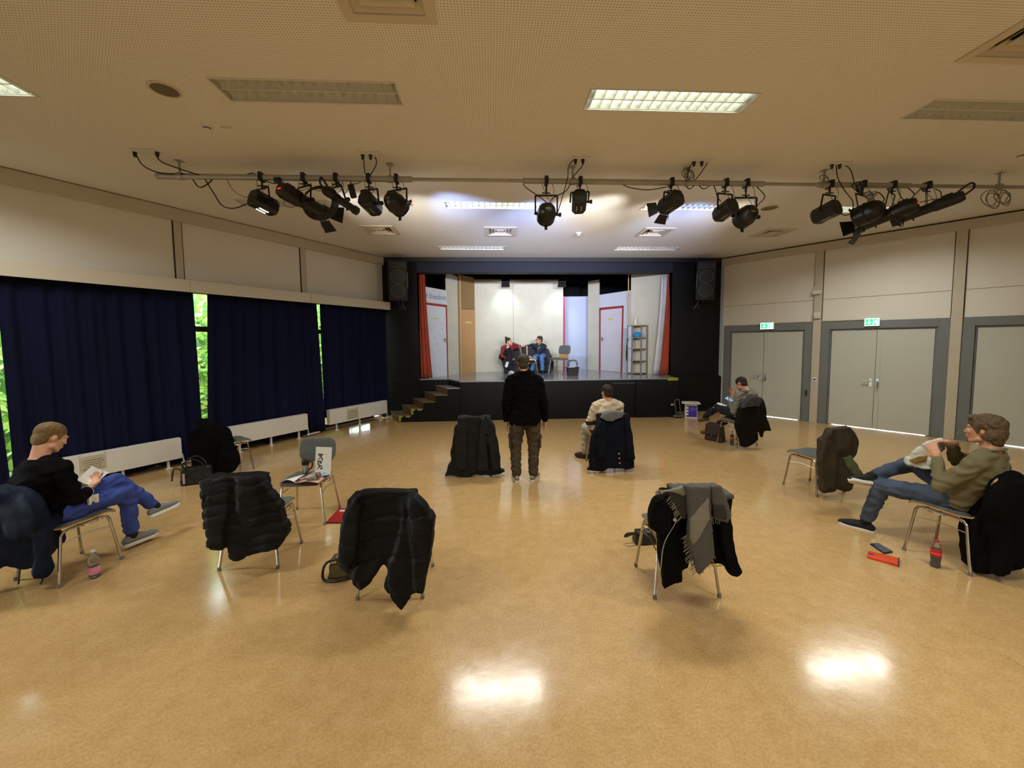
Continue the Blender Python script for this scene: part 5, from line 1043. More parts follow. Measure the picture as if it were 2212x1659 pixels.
def person(label, J, top, legs, hairm, hair='short', k=1.0, vox=.007, skin=None, cuffs=1.0, bulk=1.0, collar=None, shoes=None, seed=1, hem=.0, topname='sweater', hands=None, fr=.0088, sock=None, topfat=1.0, fem=False, neckup=.02):
    """J: joints in world coordinates; front: the way the chest faces"""
    skin = skin or mSkin; fr_ = J['front'].normalized(); pel, ch, nb = J['pelvis'], J['chest'], J['neck']; hc = J['head']; ax = frame(J['look'], J.get('hup', UP))
    tor = [pel-(ch-pel).normalized()*.06, pel, pel.lerp(ch, .4), ch, ch.lerp(nb, .55), nb]
    TR = [(.13, .09), (.165, .118), (.15, .112), (.172, .118), (.155, .095), (.07, .062)]
    if fem: TR = [(.13, .1), (.17, .12), (.135, .1), (.15, .11), (.135, .085), (.055, .05)]
    # continuous body
    b = B(); head_prims(b, hc, ax, k)
    nk = hc-ax[1]*.028*k-ax[2]*.06*k; b.caps(nk, nb+(nk-nb)*.1, .053*k, .06*k, 14); b.caps(nb+(nk-nb)*.1, ch.lerp(nb, .6), .062*k, .08*k, 14)
    b.tube(tor, [(p*.86*k, q*.86*k) for p, q in TR], 18, flat=fr_)
    for sd_ in 'LR':
        b.chain([nb.lerp(J['sh'+sd_], .35), J['sh'+sd_], J['el'+sd_], J['wr'+sd_]], [.05*k, .05*k, .038*k, .027*k], 12)
        b.chain([pel.lerp(J['hip'+sd_], .5), J['hip'+sd_], J['kn'+sd_], J['an'+sd_]], [.075*k, .075*k, .052*k, .036*k], 12); fu = J.get('shup'+sd_, (J['kn'+sd_]-J['an'+sd_]).normalized()); b.caps(J['an'+sd_]-fu*.015, J['an'+sd_]+J['toe'+sd_].normalized()*.09-fu*.05, .03, .016)
        h = (hands or {}).get(sd_)
        wd = (J['wr'+sd_]-J['el'+sd_]).normalized()
        hand(b, J['wr'+sd_]+wd*.02, h[0] if h else wd, h[1] if h else -fr_.cross(UP)*(1 if sd_ == 'R' else -1), h[2] if h else fr_, h[3] if h else .35, k, fr)
    o = obj('person', None, skin, mesh=remesh(b, vox, 3, decim=.6)); tag(o, label, 'person')
    face_parts(o, hc, ax, hairm, k, hairm)
    # hair
    s, f, u = ax; P = lambda x, y, z: hc+s*(x*k)+f*(y*k)+u*(z*k); b = B()
    if hair in ('short', 'bun', 'crop'):
        b.ball(P(0, -.02, .042), (.081*k, .1*k, .084*k), ax, 18, 12); b.ball(P(0, -.058, -.012), (.07*k, .05*k, .078*k), ax, 16, 10)
        for q in (-1, 1): b.caps(P(q*.072, .025, .03), P(q*.074, .022, -.012), .012*k, .006*k)
        if hair == 'bun': b.ball(P(0, -.085, .125), (.036*k, .036*k, .036*k), ax)
    elif hair == 'wavy':
        b.ball(P(0, -.022, .05), (.088*k, .106*k, .088*k), ax, 18, 12); b.ball(P(0, -.07, -.015), (.082*k, .058*k, .088*k), ax, 16, 10); b.ball(P(0, -.07, -.085), (.066*k, .04*k, .04*k), ax)
        for q in (-1, 1): b.ball(P(q*.074, -.045, -.03), (.022*k, .04*k, .05*k), ax); b.caps(P(q*.078, .03, .04), P(q*.076, .02, -.02), .014*k, .01*k)
        b.ball(P(0, .065, .098), (.06*k, .03*k, .022*k), ax)
    amp = {'short': .005, 'crop': .003, 'bun': .003, 'wavy': .0075}[hair]
    obj('hair', None, hairm, o, mesh=remesh(b, .006, 3, lambda co, nn: nn*(amp*noise.noise(co*38+Vector((seed, 0, 0)))+amp*.6*noise.noise(co*90))))
    # top
    b = B(); bk = bulk*k; tp = [p.copy() for p in tor]; low = pel-(ch-pel).normalized()*(.03+hem); tp[0] = low
    b.tube([low, pel, pel.lerp(ch, .45), ch, ch.lerp(nb, .5), nb+(nk-nb)*neckup], [(x*bk*topfat*1.04, y*bk*topfat*1.06) for x, y in (TR[1], TR[1], TR[2], TR[3], TR[4])]+[(.085*k, .075*k)], 20, flat=fr_)
    for sd_ in 'LR':
        wr = J['wr'+sd_]; el = J['el'+sd_]; cend = el.lerp(wr, cuffs)
        b.chain([nb.lerp(J['sh'+sd_], .4), J['sh'+sd_], el, cend], [.07*bk, .068*bk, .053*bk, .042*bk if cuffs > .8 else .047*bk], 14); b.caps(J['sh'+sd_], ch, .07*bk, .09*bk)
    t_ = obj(topname, None, top, o, mesh=remesh(b, .009, 5, wrinkle(seed, .009)))
    if collar:
        b = B(); c0 = nb+(nk-nb)*.12; dn = (nk-nb).normalized(); x0 = dn.cross(fr_).normalized(); y0 = x0.cross(dn)
        b.tube([c0+x0*(.078*k*math.cos(t/18*6.2832))+y0*(.07*k*math.sin(t/18*6.2832))-dn*.012*math.sin(t/18*6.2832) for t in range(19)], [(.022, .012)]*19, 8, flat=dn, cap=False); obj('collar', b, collar, o)
    # trousers
    b = B(); b.tube([pel+(ch-pel).normalized()*.07, pel, pel-(ch-pel).normalized()*.07], [(x*bk*.99, y*bk) for x, y in (TR[2], TR[1], TR[0])], 18, flat=fr_)
    for sd_ in 'LR':
        kn, an, hp = J['kn'+sd_], J['an'+sd_], J['hip'+sd_]; en = kn.lerp(an, .84 if sock else .93)
        b.chain([pel.lerp(hp, .6), hp, hp.lerp(kn, .5), kn, kn.lerp(an, .45), en], [x*bk for x in (.095, .098, .086, .07, .064, .058)], 14)
    obj('trousers', None, legs, o, mesh=remesh(b, .010, 5, wrinkle(seed+5, .009)))
    for sd_ in 'LR':
        if sock:
            b = B(); kn, an = J['kn'+sd_], J['an'+sd_]; b.caps(kn.lerp(an, .78), an, .044*k, .043*k, 12); obj('sock', b, sock, o)
        upv = (J['kn'+sd_]-J['an'+sd_]).normalized(); shoe(o, J['an'+sd_], J['toe'+sd_], J.get('shup'+sd_, upv), *shoes)
    return o, ax
def JL(key, x):
    """pick a pixel on the chair's own sagittal plane, x metres to the sitter's right"""
    Mx = CH[key]; r_ = Mx.to_3x3() @ Vector((1, 0, 0)); p0 = Mx @ Vector((x, 0, 0)); return lambda px, py: PLN(px, py, p0, r_)
def loc(key, x, y, z): return CH[key] @ Vector((x, y, z))
def dirl(key, x, y, z): return CH[key].to_3x3() @ Vector((x, y, z))
def reach(a, c, L):            # keep bones at a human length
    return a+(c-a).normalized()*L
def ik(a, c, L1, L2, pole):
    """two-bone limb: joint between a and c bending towards pole; c pulled in if out of reach"""
    d = c-a; D = min(d.length, (L1+L2)*.995); c = a+d.normalized()*D; x = (L1*L1-L2*L2+D*D)/(2*D); h = math.sqrt(max(L1*L1-x*x, 0)); dn = d.normalized(); p = pole-a; p = (p-dn*p.dot(dn)).normalized()
    return a+dn*x+p*h, c
def zz(o, s): return lambda x, y: (o[0]+x*s, o[1]+y*s)
# --- man in black sweater, left
K = 'c1'; q = zz((0, 880), .2472); S = lambda x, px, py: JL(K, x)(*q(px, py))
J = dict(front=dirl(K, .05, 1, -.1), pelvis=loc(K, 0, -.1, .555)); J['head'] = S(0, 445, 262); J['look'] = dirl(K, .08, 1, -.5); J['hup'] = dirl(K, 0, .45, 1); J['neck'] = S(0, 345, 460)
J['chest'] = J['pelvis'].lerp(J['neck'], .66)+dirl(K, 0, -.06, .0)
J['shR'] = J['neck']+dirl(K, .18, .03, -.065); J['shL'] = J['neck']+dirl(K, -.18, .03, -.065)
J['elR'], J['wrR'] = ik(J['shR'], S(.1, 768, 722), .29, .25, S(.36, 640, 900)); J['elL'], J['wrL'] = ik(J['shL'], S(-.05, 690, 690), .29, .25, loc(K, -.5, 0, .5))
for s_, sx in (('R', 1), ('L', -1)): J['hip'+s_] = loc(K, sx*.095, -.06, .545+(.02 if sx < 0 else 0))
J['knR'], J['anR'] = ik(J['hipR'], S(.1, 1155, 1120), .44, .43, S(.1, 1085, 700)); J['knL'], J['anL'] = ik(J['hipL'], S(.14, 1360, 868), .44, .43, S(.02, 1060, 400))
J['toeR'] = dirl(K, .12, 1, 0); J['toeL'] = S(.16, 1610, 800)-S(.16, 1370, 900); J['shupR'] = UP
mJean = mat('bright blue jeans', (52, 72, 150), .8, var=(8, .5, (40, 56, 122)), bump=(150, .15)); mSweatK = mat('black sweater knit', (9, 8, 9), .9, var=(12, .4, (13, 12, 13)), bump=(160, .2), spec=.1); mHairB = mat('dark blond hair', (120, 96, 56), .7, var=(60, .5, (88, 68, 38)), bump=(120, .4))
mSneak = mat('grey sneaker mesh', (122, 126, 124), .8, var=(40, .4), bump=(160, .2)); mSoleW = mat('white sole', (222, 220, 210), .6, var=(8, .2)); mSockK = mat('black sock', (18, 17, 18), .9, var=(40, .3))
hd_ = {'R': (dirl(K, -.45, .75, .5), dirl(K, -.3, 0, 1), dirl(K, 0, 1, 1), .45), 'L': (dirl(K, .6, .7, .35), dirl(K, .3, 0, 1), dirl(K, 0, 1, 1), .45)}
print('left man', [(round((J['kn'+s]-J['hip'+s]).length, 2), round((J['an'+s]-J['kn'+s]).length, 2)) for s in 'LR'], J['head']-J['neck'], J['neck'], J['anR'].z, J['anL'])
LM = J; person('man in black sweater and blue jeans reading with legs crossed, far left', J, mSweatK, mJean, mHairB, 'crop', skin=mSkin2, shoes=(mSneak, mSoleW, .29, 1, mHous), seed=1, hands=hd_, sock=mSockK, vox=.006)
# --- man in olive shirt, right
K = 'c11'; q = zz((1660, 880), .2495); S = lambda x, px, py: JL(K, x)(*q(px, py))
J = dict(front=dirl(K, -.1, 1, .1), pelvis=loc(K, 0, -.02, .54)); J['head'] = S(0, 1868, 196); J['look'] = dirl(K, -.15, 1, -.02); J['hup'] = dirl(K, 0, -.06, 1); J['neck'] = S(0, 1925, 385)
J['chest'] = J['pelvis'].lerp(J['neck'], .66)+dirl(K, 0, -.04, 0)
J['shL'] = J['neck']+dirl(K, -.185, .0, -.07); J['shR'] = J['neck']+dirl(K, .185, .03, -.07)
J['elL'], J['wrL'] = ik(J['shL'], S(-.14, 1462, 455), .31, .25, S(-.35, 1450, 800)); J['elR'], J['wrR'] = ik(J['shR'], S(.08, 1590, 320), .31, .26, loc(K, .5, .1, .6))
for s_, sx in (('R', 1), ('L', -1)): J['hip'+s_] = loc(K, sx*.095, .02, .535)
J['knL'], J['anL'] = ik(J['hipL'], S(-.13, 835, 1000), .45, .44, S(-.13, 900, 500)); J['knR'], J['anR'] = ik(J['hipR'], S(-.12, 880, 600), .45, .43, S(.6, 1200, 200))
J['toeL'] = dirl(K, -.35, 1, 0); J['shupL'] = UP; J['toeR'] = dirl(K, -.85, .45, .1); J['shupR'] = dirl(K, .2, .5, .8)
mJean2 = mat('faded blue jeans', (70, 84, 104), .8, var=(5, .7, (40, 52, 76)), bump=(150, .15)); mOlive = mat('olive shirt', (112, 104, 74), .85, var=(7, .4, (94, 86, 58)), bump=(120, .2)); mHairW = mat('brown wavy hair', (92, 74, 48), .7, var=(60, .6, (62, 48, 30)), bump=(90, .6)); mSneakK = mat('black sneaker', (22, 22, 23), .75, var=(30, .4), bump=(160, .2))
hd_ = {'L': (dirl(K, .25, .5, .85), dirl(K, .9, .2, 0), dirl(K, 0, 1, .2), .7), 'R': (dirl(K, -.75, .6, .1), dirl(K, -.2, -.2, -1), dirl(K, 0, 1, 0), .6)}
print('right man', [(round((J['kn'+s]-J['hip'+s]).length, 2), round((J['an'+s]-J['kn'+s]).length, 2)) for s in 'LR'], J['head']-J['neck'], J['neck'], J['anL'].z)
RM = J; person('man in olive shirt and jeans, ankle on knee, opening a plastic bag, far right', J, mOlive, mJean2, mHairW, 'wavy', shoes=(mSneakK, mSoleW, .29, 1, mSockK), seed=2, hands=hd_, collar=mOlive, topname='shirt', sock=mSockK, vox=.006, topfat=1.05, k=1.02)
# --- man looking at his phone
K = 'c8'; q = zz((1440, 780), .14466); S = lambda x, px, py: JL(K, x)(*q(px, py))
J = dict(front=dirl(K, -.1, 1, -.1), pelvis=loc(K, 0, -.08, .55)); J['head'] = S(0, 1108, 338); J['look'] = dirl(K, -.15, 1, -.45); J['hup'] = dirl(K, 0, .4, 1); J['neck'] = S(0, 1205, 470)
J['chest'] = J['pelvis'].lerp(J['neck'], .66)+dirl(K, 0, -.05, 0)
J['shL'] = J['neck']+dirl(K, -.18, .03, -.06); J['shR'] = J['neck']+dirl(K, .18, .03, -.06)
J['elL'], J['wrL'] = ik(J['shL'], S(-.12, 965, 650), .3, .25, S(-.3, 960, 900)); J['elR'], J['wrR'] = ik(J['shR'], S(.08, 1020, 520), .3, .25, loc(K, .5, .2, .5))
for s_, sx in (('R', 1), ('L', -1)): J['hip'+s_] = loc(K, sx*.095, -.03, .545+(.02 if sx < 0 else 0))
J['hipL'] += dirl(K, 0, .05, .01); J['knL'] = reach(J['hipL'], S(.0, 650, 655), .42); J['anL'] = reach(J['knL'], S(.06, 478, 900), .42); J['knR'], J['anR'] = ik(J['hipR'], S(.12, 632, 1035), .44, .43, S(.1, 640, 500)); J['anR'].z = .085
J['toeL'] = S(.03, 320, 950)-S(.03, 520, 930); J['toeR'] = dirl(K, -.1, 1, 0); J['shupR'] = UP
mHood = mat('grey hoodie jersey', (128, 124, 112), .9, var=(8, .4, (112, 108, 98)), bump=(120, .2)); mJeanD = mat('dark navy jeans', (24, 27, 44), .8, var=(8, .4, (18, 20, 33)), bump=(140, .15)); mHairD = mat('dark brown hair', (40, 26, 18), .65, var=(60, .5, (28, 18, 13)), bump=(110, .4)); mShoeT = mat('tan suede shoe', (118, 96, 62), .85, var=(14, .4), bump=(140, .2)); mSoleB = mat('brown sole', (92, 72, 48), .7, var=(10, .3))
hd_ = {'L': (dirl(K, .1, .6, .7), dirl(K, .6, -.5, .3), dirl(K, 0, 1, .3), .4), 'R': (dirl(K, -.2, .5, .9), dirl(K, -.8, -.2, .2), dirl(K, -.5, 0, .5), .6)}
print('phone man', [(round((J['kn'+s]-J['hip'+s]).length, 2), round((J['an'+s]-J['kn'+s]).length, 2)) for s in 'LR'], J['head']-J['neck'], J['anR'].z)
PM = J; o, ax = person('man in grey hoodie looking at his phone, legs crossed', J, mHood, mJeanD, mHairD, 'short', shoes=(mShoeT, mSoleB, .285, 1, None), seed=3, hands=hd_, topname='hoodie', sock=mSockK, vox=.008)
b = B(); nb_ = J['neck']; b.ball(nb_+dirl(K, 0, -.1, -.03), (.12, .055, .07), (dirl(K, 1, 0, 0), dirl(K, 0, 1, 0), UP)); b.tube([nb_+dirl(K, .11*math.cos(t/16*6.283), .085*math.sin(t/16*6.283), .035) for t in range(17)], .028, 8, cap=False); obj('hood', None, mHood, o, mesh=remesh(b, .009, 4, wrinkle(4, .008)))
# --- seated woman from behind
q = zz((1250, 820), .1266); S = lambda y, px, py: VY(*q(px, py), y)
J = dict(front=Vector((-.1, 1, 0)), pelvis=Vector((1.70, 5.92, .56))); J['head'] = S(5.86, 482, 212); J['look'] = Vector((-.18, 1, -.06)); J['neck'] = S(5.83, 500, 375); J['chest'] = J['pelvis'].lerp(J['neck'], .66)+Vector((0, -.03, 0))
J['shL'] = J['neck']+Vector((-.175, .02, -.065)); J['shR'] = J['neck']+Vector((.175, .02, -.065))
J['elL'], J['wrL'] = ik(J['shL'], J['shL']+Vector((-.03, .24, -.33)), .28, .23, S(5.75, 170, 720)); J['elR'], J['wrR'] = ik(J['shR'], J['shR']+Vector((-.1, .24, -.33)), .28, .23, J['shR']+Vector((.3, -.2, -.3)))
J['hipL'], J['hipR'] = J['pelvis']+Vector((-.1, .03, -.01)), J['pelvis']+Vector((.1, .03, -.01))
J['knL'], J['anL'] = ik(J['hipL'], Vector((S(6.3, 120, 1230).x, 6.32, .095)), .43, .42, Vector((S(6.3, 150, 830).x, 6.4, .75))); J['knR'], J['anR'] = ik(J['hipR'], Vector((1.85, 6.36, .095)), .43, .42, Vector((1.85, 6.5, .8)))
J['toeL'] = Vector((-.75, .6, 0)); J['toeR'] = Vector((.1, 1, 0)); J['shupL'] = J['shupR'] = UP
def stripe_mat():
    m = mat('cream sweater', (205, 188, 160), .9, bump=(150, .25)); nt = m.node_tree; bs = nt.nodes['Principled BSDF']; N = nt.nodes.new
    tc = N('ShaderNodeTexCoord'); sx = N('ShaderNodeSeparateXYZ'); rp = N('ShaderNodeValToRGB'); rp.color_ramp.interpolation = 'CONSTANT'; e = rp.color_ramp.elements
    cols = [(0, (78, 34, 34)), (.50, (78, 34, 34)), (.58, (212, 202, 186)), (.66, (62, 34, 30)), (.72, (206, 188, 160))]
    while len(e) < len(cols): e.new(.5)
    for q_, (p_, c_) in zip(e, cols): q_.position = p_; q_.color = (*lin(c_), 1)
    nt.links.new(tc.outputs['Object'], sx.inputs[0]); nt.links.new(sx.outputs[2], rp.inputs[0]); nt.links.new(rp.outputs[0], bs.inputs['Base Color']); return m
mStripe = stripe_mat(); mPaleT = mat('pale grey trousers', (176, 172, 162), .85, var=(8, .3, (160, 156, 146)), bump=(140, .15)); mShoeB = mat('dark brown leather', (44, 28, 24), .5, var=(12, .4))
WJ = J; o, ax = person('woman in cream striped sweater seated with her back to us', J, mStripe, mPaleT, mHairD, 'short', shoes=(mShoeB, mShoeB, .265, 1, None), seed=4, vox=.008, fem=True, k=.97, bulk=1.12)
# --- standing man
Y0 = 5.36; S = lambda px, py, dy=0: VY(px, py, Y0+dy)
J = dict(front=Vector((.02, 1, 0)), pelvis=S(1134, 902), chest=S(1133, 838, .02), neck=S(1131, 809, -.01), head=S(1130.5, 784, .03), look=Vector((.03, 1, .0)))
J['shL'], J['shR'] = S(1103, 823), S(1162, 823); J['elL'], J['elR'] = S(1093, 870, -.03), S(1175, 870, -.03); J['wrL'], J['wrR'] = S(1094, 908, .06), S(1177, 907, .06)
J['hipL'], J['hipR'] = S(1118, 910), S(1151, 910); J['knL'], J['knR'] = S(1113.5, 968, .03), S(1153, 968, .03)
g = G(1115, 1036); J['anL'] = Vector((g.x, Y0, .085)); g = G(1152, 1038); J['anR'] = Vector((g.x, Y0, .085)); J['toeL'] = Vector((-.12, 1, 0)); J['toeR'] = Vector((.5, 1, 0)); J['shupL'] = J['shupR'] = UP
mFleece = mat('black fleece', (8, 8, 8), .95, var=(14, .4, (11, 11, 11)), bump=(140, .3), spec=.1); mCargo = mat('grey-brown cargo trousers', (72, 62, 48), .85, var=(7, .45, (58, 49, 37)), bump=(130, .2)); mHairG = mat('grey-brown short hair', (66, 56, 42), .75, var=(70, .6, (44, 37, 28)), bump=(120, .4)); mSneakT = mat('beige trainer', (150, 146, 122), .8, var=(24, .6, (84, 92, 88)), bump=(130, .2))
hd_ = {'L': (Vector((.05, .1, -1)), Vector((1, 0, 0)), Vector((0, 1, 0)), .45), 'R': (Vector((-.05, .1, -1)), Vector((-1, 0, 0)), Vector((0, 1, 0)), .5)}
print('standing', J['neck'].z, J['head'].z, (J['shR']-J['elR']).length, (J['wrR']-J['elR']).length, (J['hipL']-J['knL']).length, (J['anL']-J['knL']).length)
o, ax = person('standing man in black fleece and cargo trousers seen from behind', J, mFleece, mCargo, mHairG, 'crop', shoes=(mSneakT, mSoleW, .29, 1, mSockK), seed=5, hands=hd_, collar=mFleece, topname='fleece', vox=.007, cuffs=.93, bulk=1.12, hem=.06, topfat=1.12, k=1.03, neckup=.62)
for s_, sx in (('L', -1), ('R', 1)):
    c = J['hip'+s_].lerp(J['kn'+s_], .72)+Vector((sx*.085, -.02, 0)); b = B(); b.box(c, (.03, .13, .17)); pk = obj('cargo_pocket', b, mCargo, o, smooth=1, bevel=.01); b = B(); b.box(c+Vector((sx*.006, 0, .07)), (.034, .135, .05)); obj('pocket_flap', b, mCargo, pk, smooth=1, bevel=.006)
for s_, sx in (('L', -1), ('R', 1)):
    c = J['hip'+s_]+Vector((sx*.01, -.112, -.07)); b = B(); b.box(c, (.11, .012, .11)); obj('back_pocket', b, mCargo, o, smooth=1, bevel=.005)
# ------------------------------------------------------------------ sofa and actors on stage
mSofa = mat('dark grey sofa cover', (58, 55, 58), .9, var=(7, .4, (46, 44, 47)), bump=(90, .2))
sx0, sx1, sy0, sy1 = .42, 1.86, 11.95, 12.66
sofa = root('sofa', (1.14, 12.3, SZ), 'dark grey sofa with a loose cover on the stage', 'sofa')
def soft(nm, boxes, m, par, vox=.02, am=.012, sm=6):
    b = B()
    for p_, q_ in boxes: b.bx(p_, q_)
    return obj(nm, None, m, par, mesh=remesh(b, vox, sm, lambda co, nn: nn*am*noise.noise(co*7)))
soft('base', [((sx0+.08, sy0+.06, SZ+.02), (sx1-.08, sy1-.05, SZ+.28))], mSofa, sofa)
for i in range(2):
    xa = sx0+.14+(sx1-sx0-.28)*i/2; xb = xa+(sx1-sx0-.28)/2-.01
    soft('seat_cushion', [((xa, sy0, SZ+.26), (xb, sy1-.2, SZ+.42))], mSofa, sofa); soft('back_cushion', [((xa, sy1-.24, SZ+.4), (xb, sy1-.04, SZ+.8))], mSofa, sofa)
for xa, xb in ((sx0, sx0+.15), (sx1-.15, sx1)): soft('armrest', [((xa, sy0+.02, SZ+.01), (xb, sy1-.04, SZ+.56))], mSofa, sofa)
b = B(); P = lambda x, y, z: Vector((x, y, SZ+z))
b.prism([P(sx0-.12, sy0+.25, .45), P(sx0-.1, sy0+.25, .6), P(sx0+.08, sy0+.25, .82), P(sx0+.3, sy0+.25, .84), P(sx0+.3, sy0+.25, .5), P(sx0+.1, sy0+.25, .3), P(sx0+.12, sy0+.25, .03), P(sx0-.0, sy0+.25, .1), P(sx0-.06, sy0+.25, .3)], (0, .3, 0)); obj('draped_cover', None, mSofa, sofa, mesh=remesh(b, .02, 7, lambda co, nn: nn*.02*noise.noise(co*8))); b = B(); b.prism([P(sx1-.2, sy0+.2, .82), P(sx1-.05, sy0+.2, .7), P(sx1+.12, sy0+.2, .3), P(sx1+.08, sy0+.2, .02), P(sx1-.2, sy0+.2, .02)], (0, .34, 0))
obj('draped_cover', None, mSofa, sofa, mesh=remesh(b, .02, 7, lambda co, nn: nn*.02*noise.noise(co*8)))
b = B(); b.bx((1.13, sy1-.27, SZ+.4), (1.17, sy1-.0, SZ+.83)); obj('pale_strap', b, mat('pale strap', (200, 176, 140), .7, var=(8, .3)), sofa, smooth=1)
q = zz((1040, 710), .1085)
S = lambda px, py, y=12.15: VY(*q(px, py), y)
# actress
J = dict(front=Vector((.5, -.85, 0)), pelvis=Vector((S(440, 590).x+.02, 12.2, SZ+.5)), neck=S(520, 345, 12.15), head=S(540, 250, 12.12), look=Vector((.9, -.35, .05)))
J['chest'] = J['pelvis'].lerp(J['neck'], .66)+Vector((-.02, .03, 0)); J['shR'] = J['neck']+Vector((-.145, -.06, -.06)); J['shL'] = J['neck']+Vector((.145, .06, -.06))
J['elL'], J['wrL'] = ik(J['shL'], S(625, 300, 12.08), .27, .22, S(720, 360, 12.1)); J['elR'], J['wrR'] = ik(J['shR'], S(545, 590, 11.95), .27, .22, S(400, 560, 12.0))
J['hipR'], J['hipL'] = J['pelvis']+Vector((-.08, -.06, -.01)), J['pelvis']+Vector((.09, -.03, 0))
J['knL'], J['anL'] = ik(J['hipL'], S(575, 845, 11.75), .42, .4, S(620, 400, 11.5)); J['knR'], J['anR'] = ik(J['hipR'], S(530, 650, 11.7), .42, .4, S(700, 520, 11.4))
J['anL'].z = max(J['anL'].z, SZ+.085); J['toeL'] = Vector((.5, -.85, 0)); J['shupL'] = UP; J['toeR'] = Vector((-.25, -.5, -.8)); J['shupR'] = Vector((.3, -.8, .5))
mMaroon = mat('maroon tracksuit top', (140, 42, 46), .8, var=(6, .3, (118, 34, 38)), bump=(120, .15)); mLegK = mat('black leggings', (22, 22, 26), .8, var=(8, .3), bump=(120, .1)); mShoeW = mat('white trainer', (236, 234, 228), .6, var=(10, .15)); mHairK = mat('black-brown tied hair', (38, 26, 22), .55, var=(60, .4), bump=(110, .3))
o, ax = person('woman in maroon jacket with a hair bun on the sofa', J, mMaroon, mLegK, mHairK, 'bun', skin=mSkin2, shoes=(mShoeW, mSoleW, .26, 1, None), seed=6, vox=.009, fem=True, k=.95, fr=.0105, topname='jacket')
c = J['chest'].lerp(J['neck'], .3); b = B(); b.tube([c+J['front'].normalized()*.1+UP*.06, c+J['front'].normalized()*.125-UP*.05, c+J['front'].normalized()*.13-UP*.16], [(.055, .02), (.04, .02), (.02, .015)], 10, flat=J['front']); obj('white_shirt_front', b, mShoeW, o)
for s_ in 'LR':
    b = B(); b.chain([J['sh'+s_]+UP*.06+J['front'].normalized()*.03, J['sh'+s_].lerp(J['el'+s_], .5)+J['front'].normalized()*.05+UP*.02], [.006, .006], 6); obj('white_stripe', b, mShoeW, o)
# actor
J = dict(front=Vector((-.6, -.8, 0)), pelvis=Vector((S(1190, 570).x, 12.2, SZ+.5)), neck=S(1160, 310, 12.2), head=S(1150, 222, 12.15), look=Vector((-1, -.25, 0)))
J['chest'] = J['pelvis'].lerp(J['neck'], .66)+Vector((.03, .03, 0)); J['shR'] = J['neck']+Vector((-.14, .08, -.065)); J['shL'] = J['neck']+Vector((.14, -.08, -.065))
J['elR'], J['wrR'] = ik(J['shR'], S(885, 352, 12.5), .3, .26, S(950, 300, 12.9)); J['elL'], J['wrL'] = ik(J['shL'], S(1000, 558, 11.9), .3, .26, S(1300, 560, 12.0))
J['hipR'], J['hipL'] = J['pelvis']+Vector((-.1, -.03, 0)), J['pelvis']+Vector((.06, -.08, -.0))
J['knL'], J['anL'] = ik(J['hipL'], S(1215, 850, 11.75), .44, .43, S(1160, 400, 11.4)); J['knR'], J['anR'] = ik(J['hipR'], S(1000, 850, 11.75), .44, .43, S(1040, 400, 11.4))
for s_ in 'LR': J['an'+s_].z = max(J['an'+s_].z, SZ+.085); J['shup'+s_] = UP
J['toeL'] = Vector((-.1, -1, 0)); J['toeR'] = Vector((-.3, -1, 0))
mCardi = mat('dark cardigan', (40, 42, 52), .85, var=(7, .4, (32, 33, 42)), bump=(120, .2)); mDenimL = mat('light blue jeans', (92, 130, 190), .8, var=(7, .4, (76, 112, 172)), bump=(140, .15)); mTee = mat('grey-blue tee', (96, 108, 128), .85, var=(8, .3))
o, ax = person('man in dark cardigan and light jeans on the sofa, arm along its back', J, mCardi, mDenimL, mHairG, 'short', shoes=(mSneakK, mSneakK, .285, 1, None), seed=7, vox=.009, fr=.0105, topname='cardigan')
c = J['chest']; f_ = J['front'].normalized(); b = B(); b.tube([c+UP*.16+f_*.06, c+f_*.112, c-UP*.2+f_*.118], [(.05, .03), (.065, .03), (.06, .03)], 12, flat=f_); obj('tee_front', b, mTee, o)
s_, ff, uu = ax; hc = J['head']; b = B()
for sg in (-1, 1): b.tube([hc+s_*(sg*.032+.022*math.cos(t/12*6.283))+ff*.105+uu*.016*math.sin(t/12*6.283) for t in range(13)], .0025, 5, cap=False)
b.tube([hc+s_*-.054+ff*.104, hc+s_*-.08+ff*.0], .0025, 5); b.tube([hc+s_*.054+ff*.104, hc+s_*.08+ff*.0], .0025, 5); obj('glasses', b, mBlk, o)
# ------------------------------------------------------------------ small things in the hall
mPaper = mat('white paper', (238, 236, 228), .75, var=(10, .15)); mInk = mat('black ink', (45, 42, 44), .7, var=(30, .2)); mClear = mat('clear plastic', (235, 240, 240), .06, trans=.92, ior=1.3); mLea = mat('black leather', (20, 19, 19), .45, var=(14, .4), bump=(70, .3))
def thinq(b, P, t=.003):
    n_ = (P[1]-P[0]).cross(P[3]-P[0]).normalized(); n_ = n_ if n_.z > 0 else -n_; b.prism(P, n_*t); return n_
# booklet in the reading man's hands
S = lambda x, px, py: JL('c1', x)(*zz((0, 880), .2472)(px, py))
A = [S(.08, 668, 640), S(-.15, 798, 514), S(-.15, 948, 572), S(.08, 800, 688)]
o = root('booklet', A[0].lerp(A[2], .5), 'open white booklet held by the man in the black sweater', 'booklet')
m1, m2 = A[0].lerp(A[3], .5), A[1].lerp(A[2], .5); b = B(); nb_ = thinq(b, [A[0], m1-UP*.008, m2-UP*.008, A[1]], .006); obj('left_page', b, mPaper, o, smooth=1); b = B(); thinq(b, [m1-UP*.008, A[3], A[2], m2-UP*.008], .006); obj('right_page', b, mPaper, o, smooth=1)
b = B(); thinq(b, [A[0]-nb_*.004, A[3]-nb_*.004, A[2]-nb_*.004, A[1]-nb_*.004], .003); obj('cover', b, mInk, o, smooth=1)
p = LM['wrR']; w_ = (LM['wrR']-LM['elR']).normalized(); c = LM['wrR']-w_*.05; o = root('face_mask', c, 'white face mask dangling from the reading man\'s wrist', 'face mask')
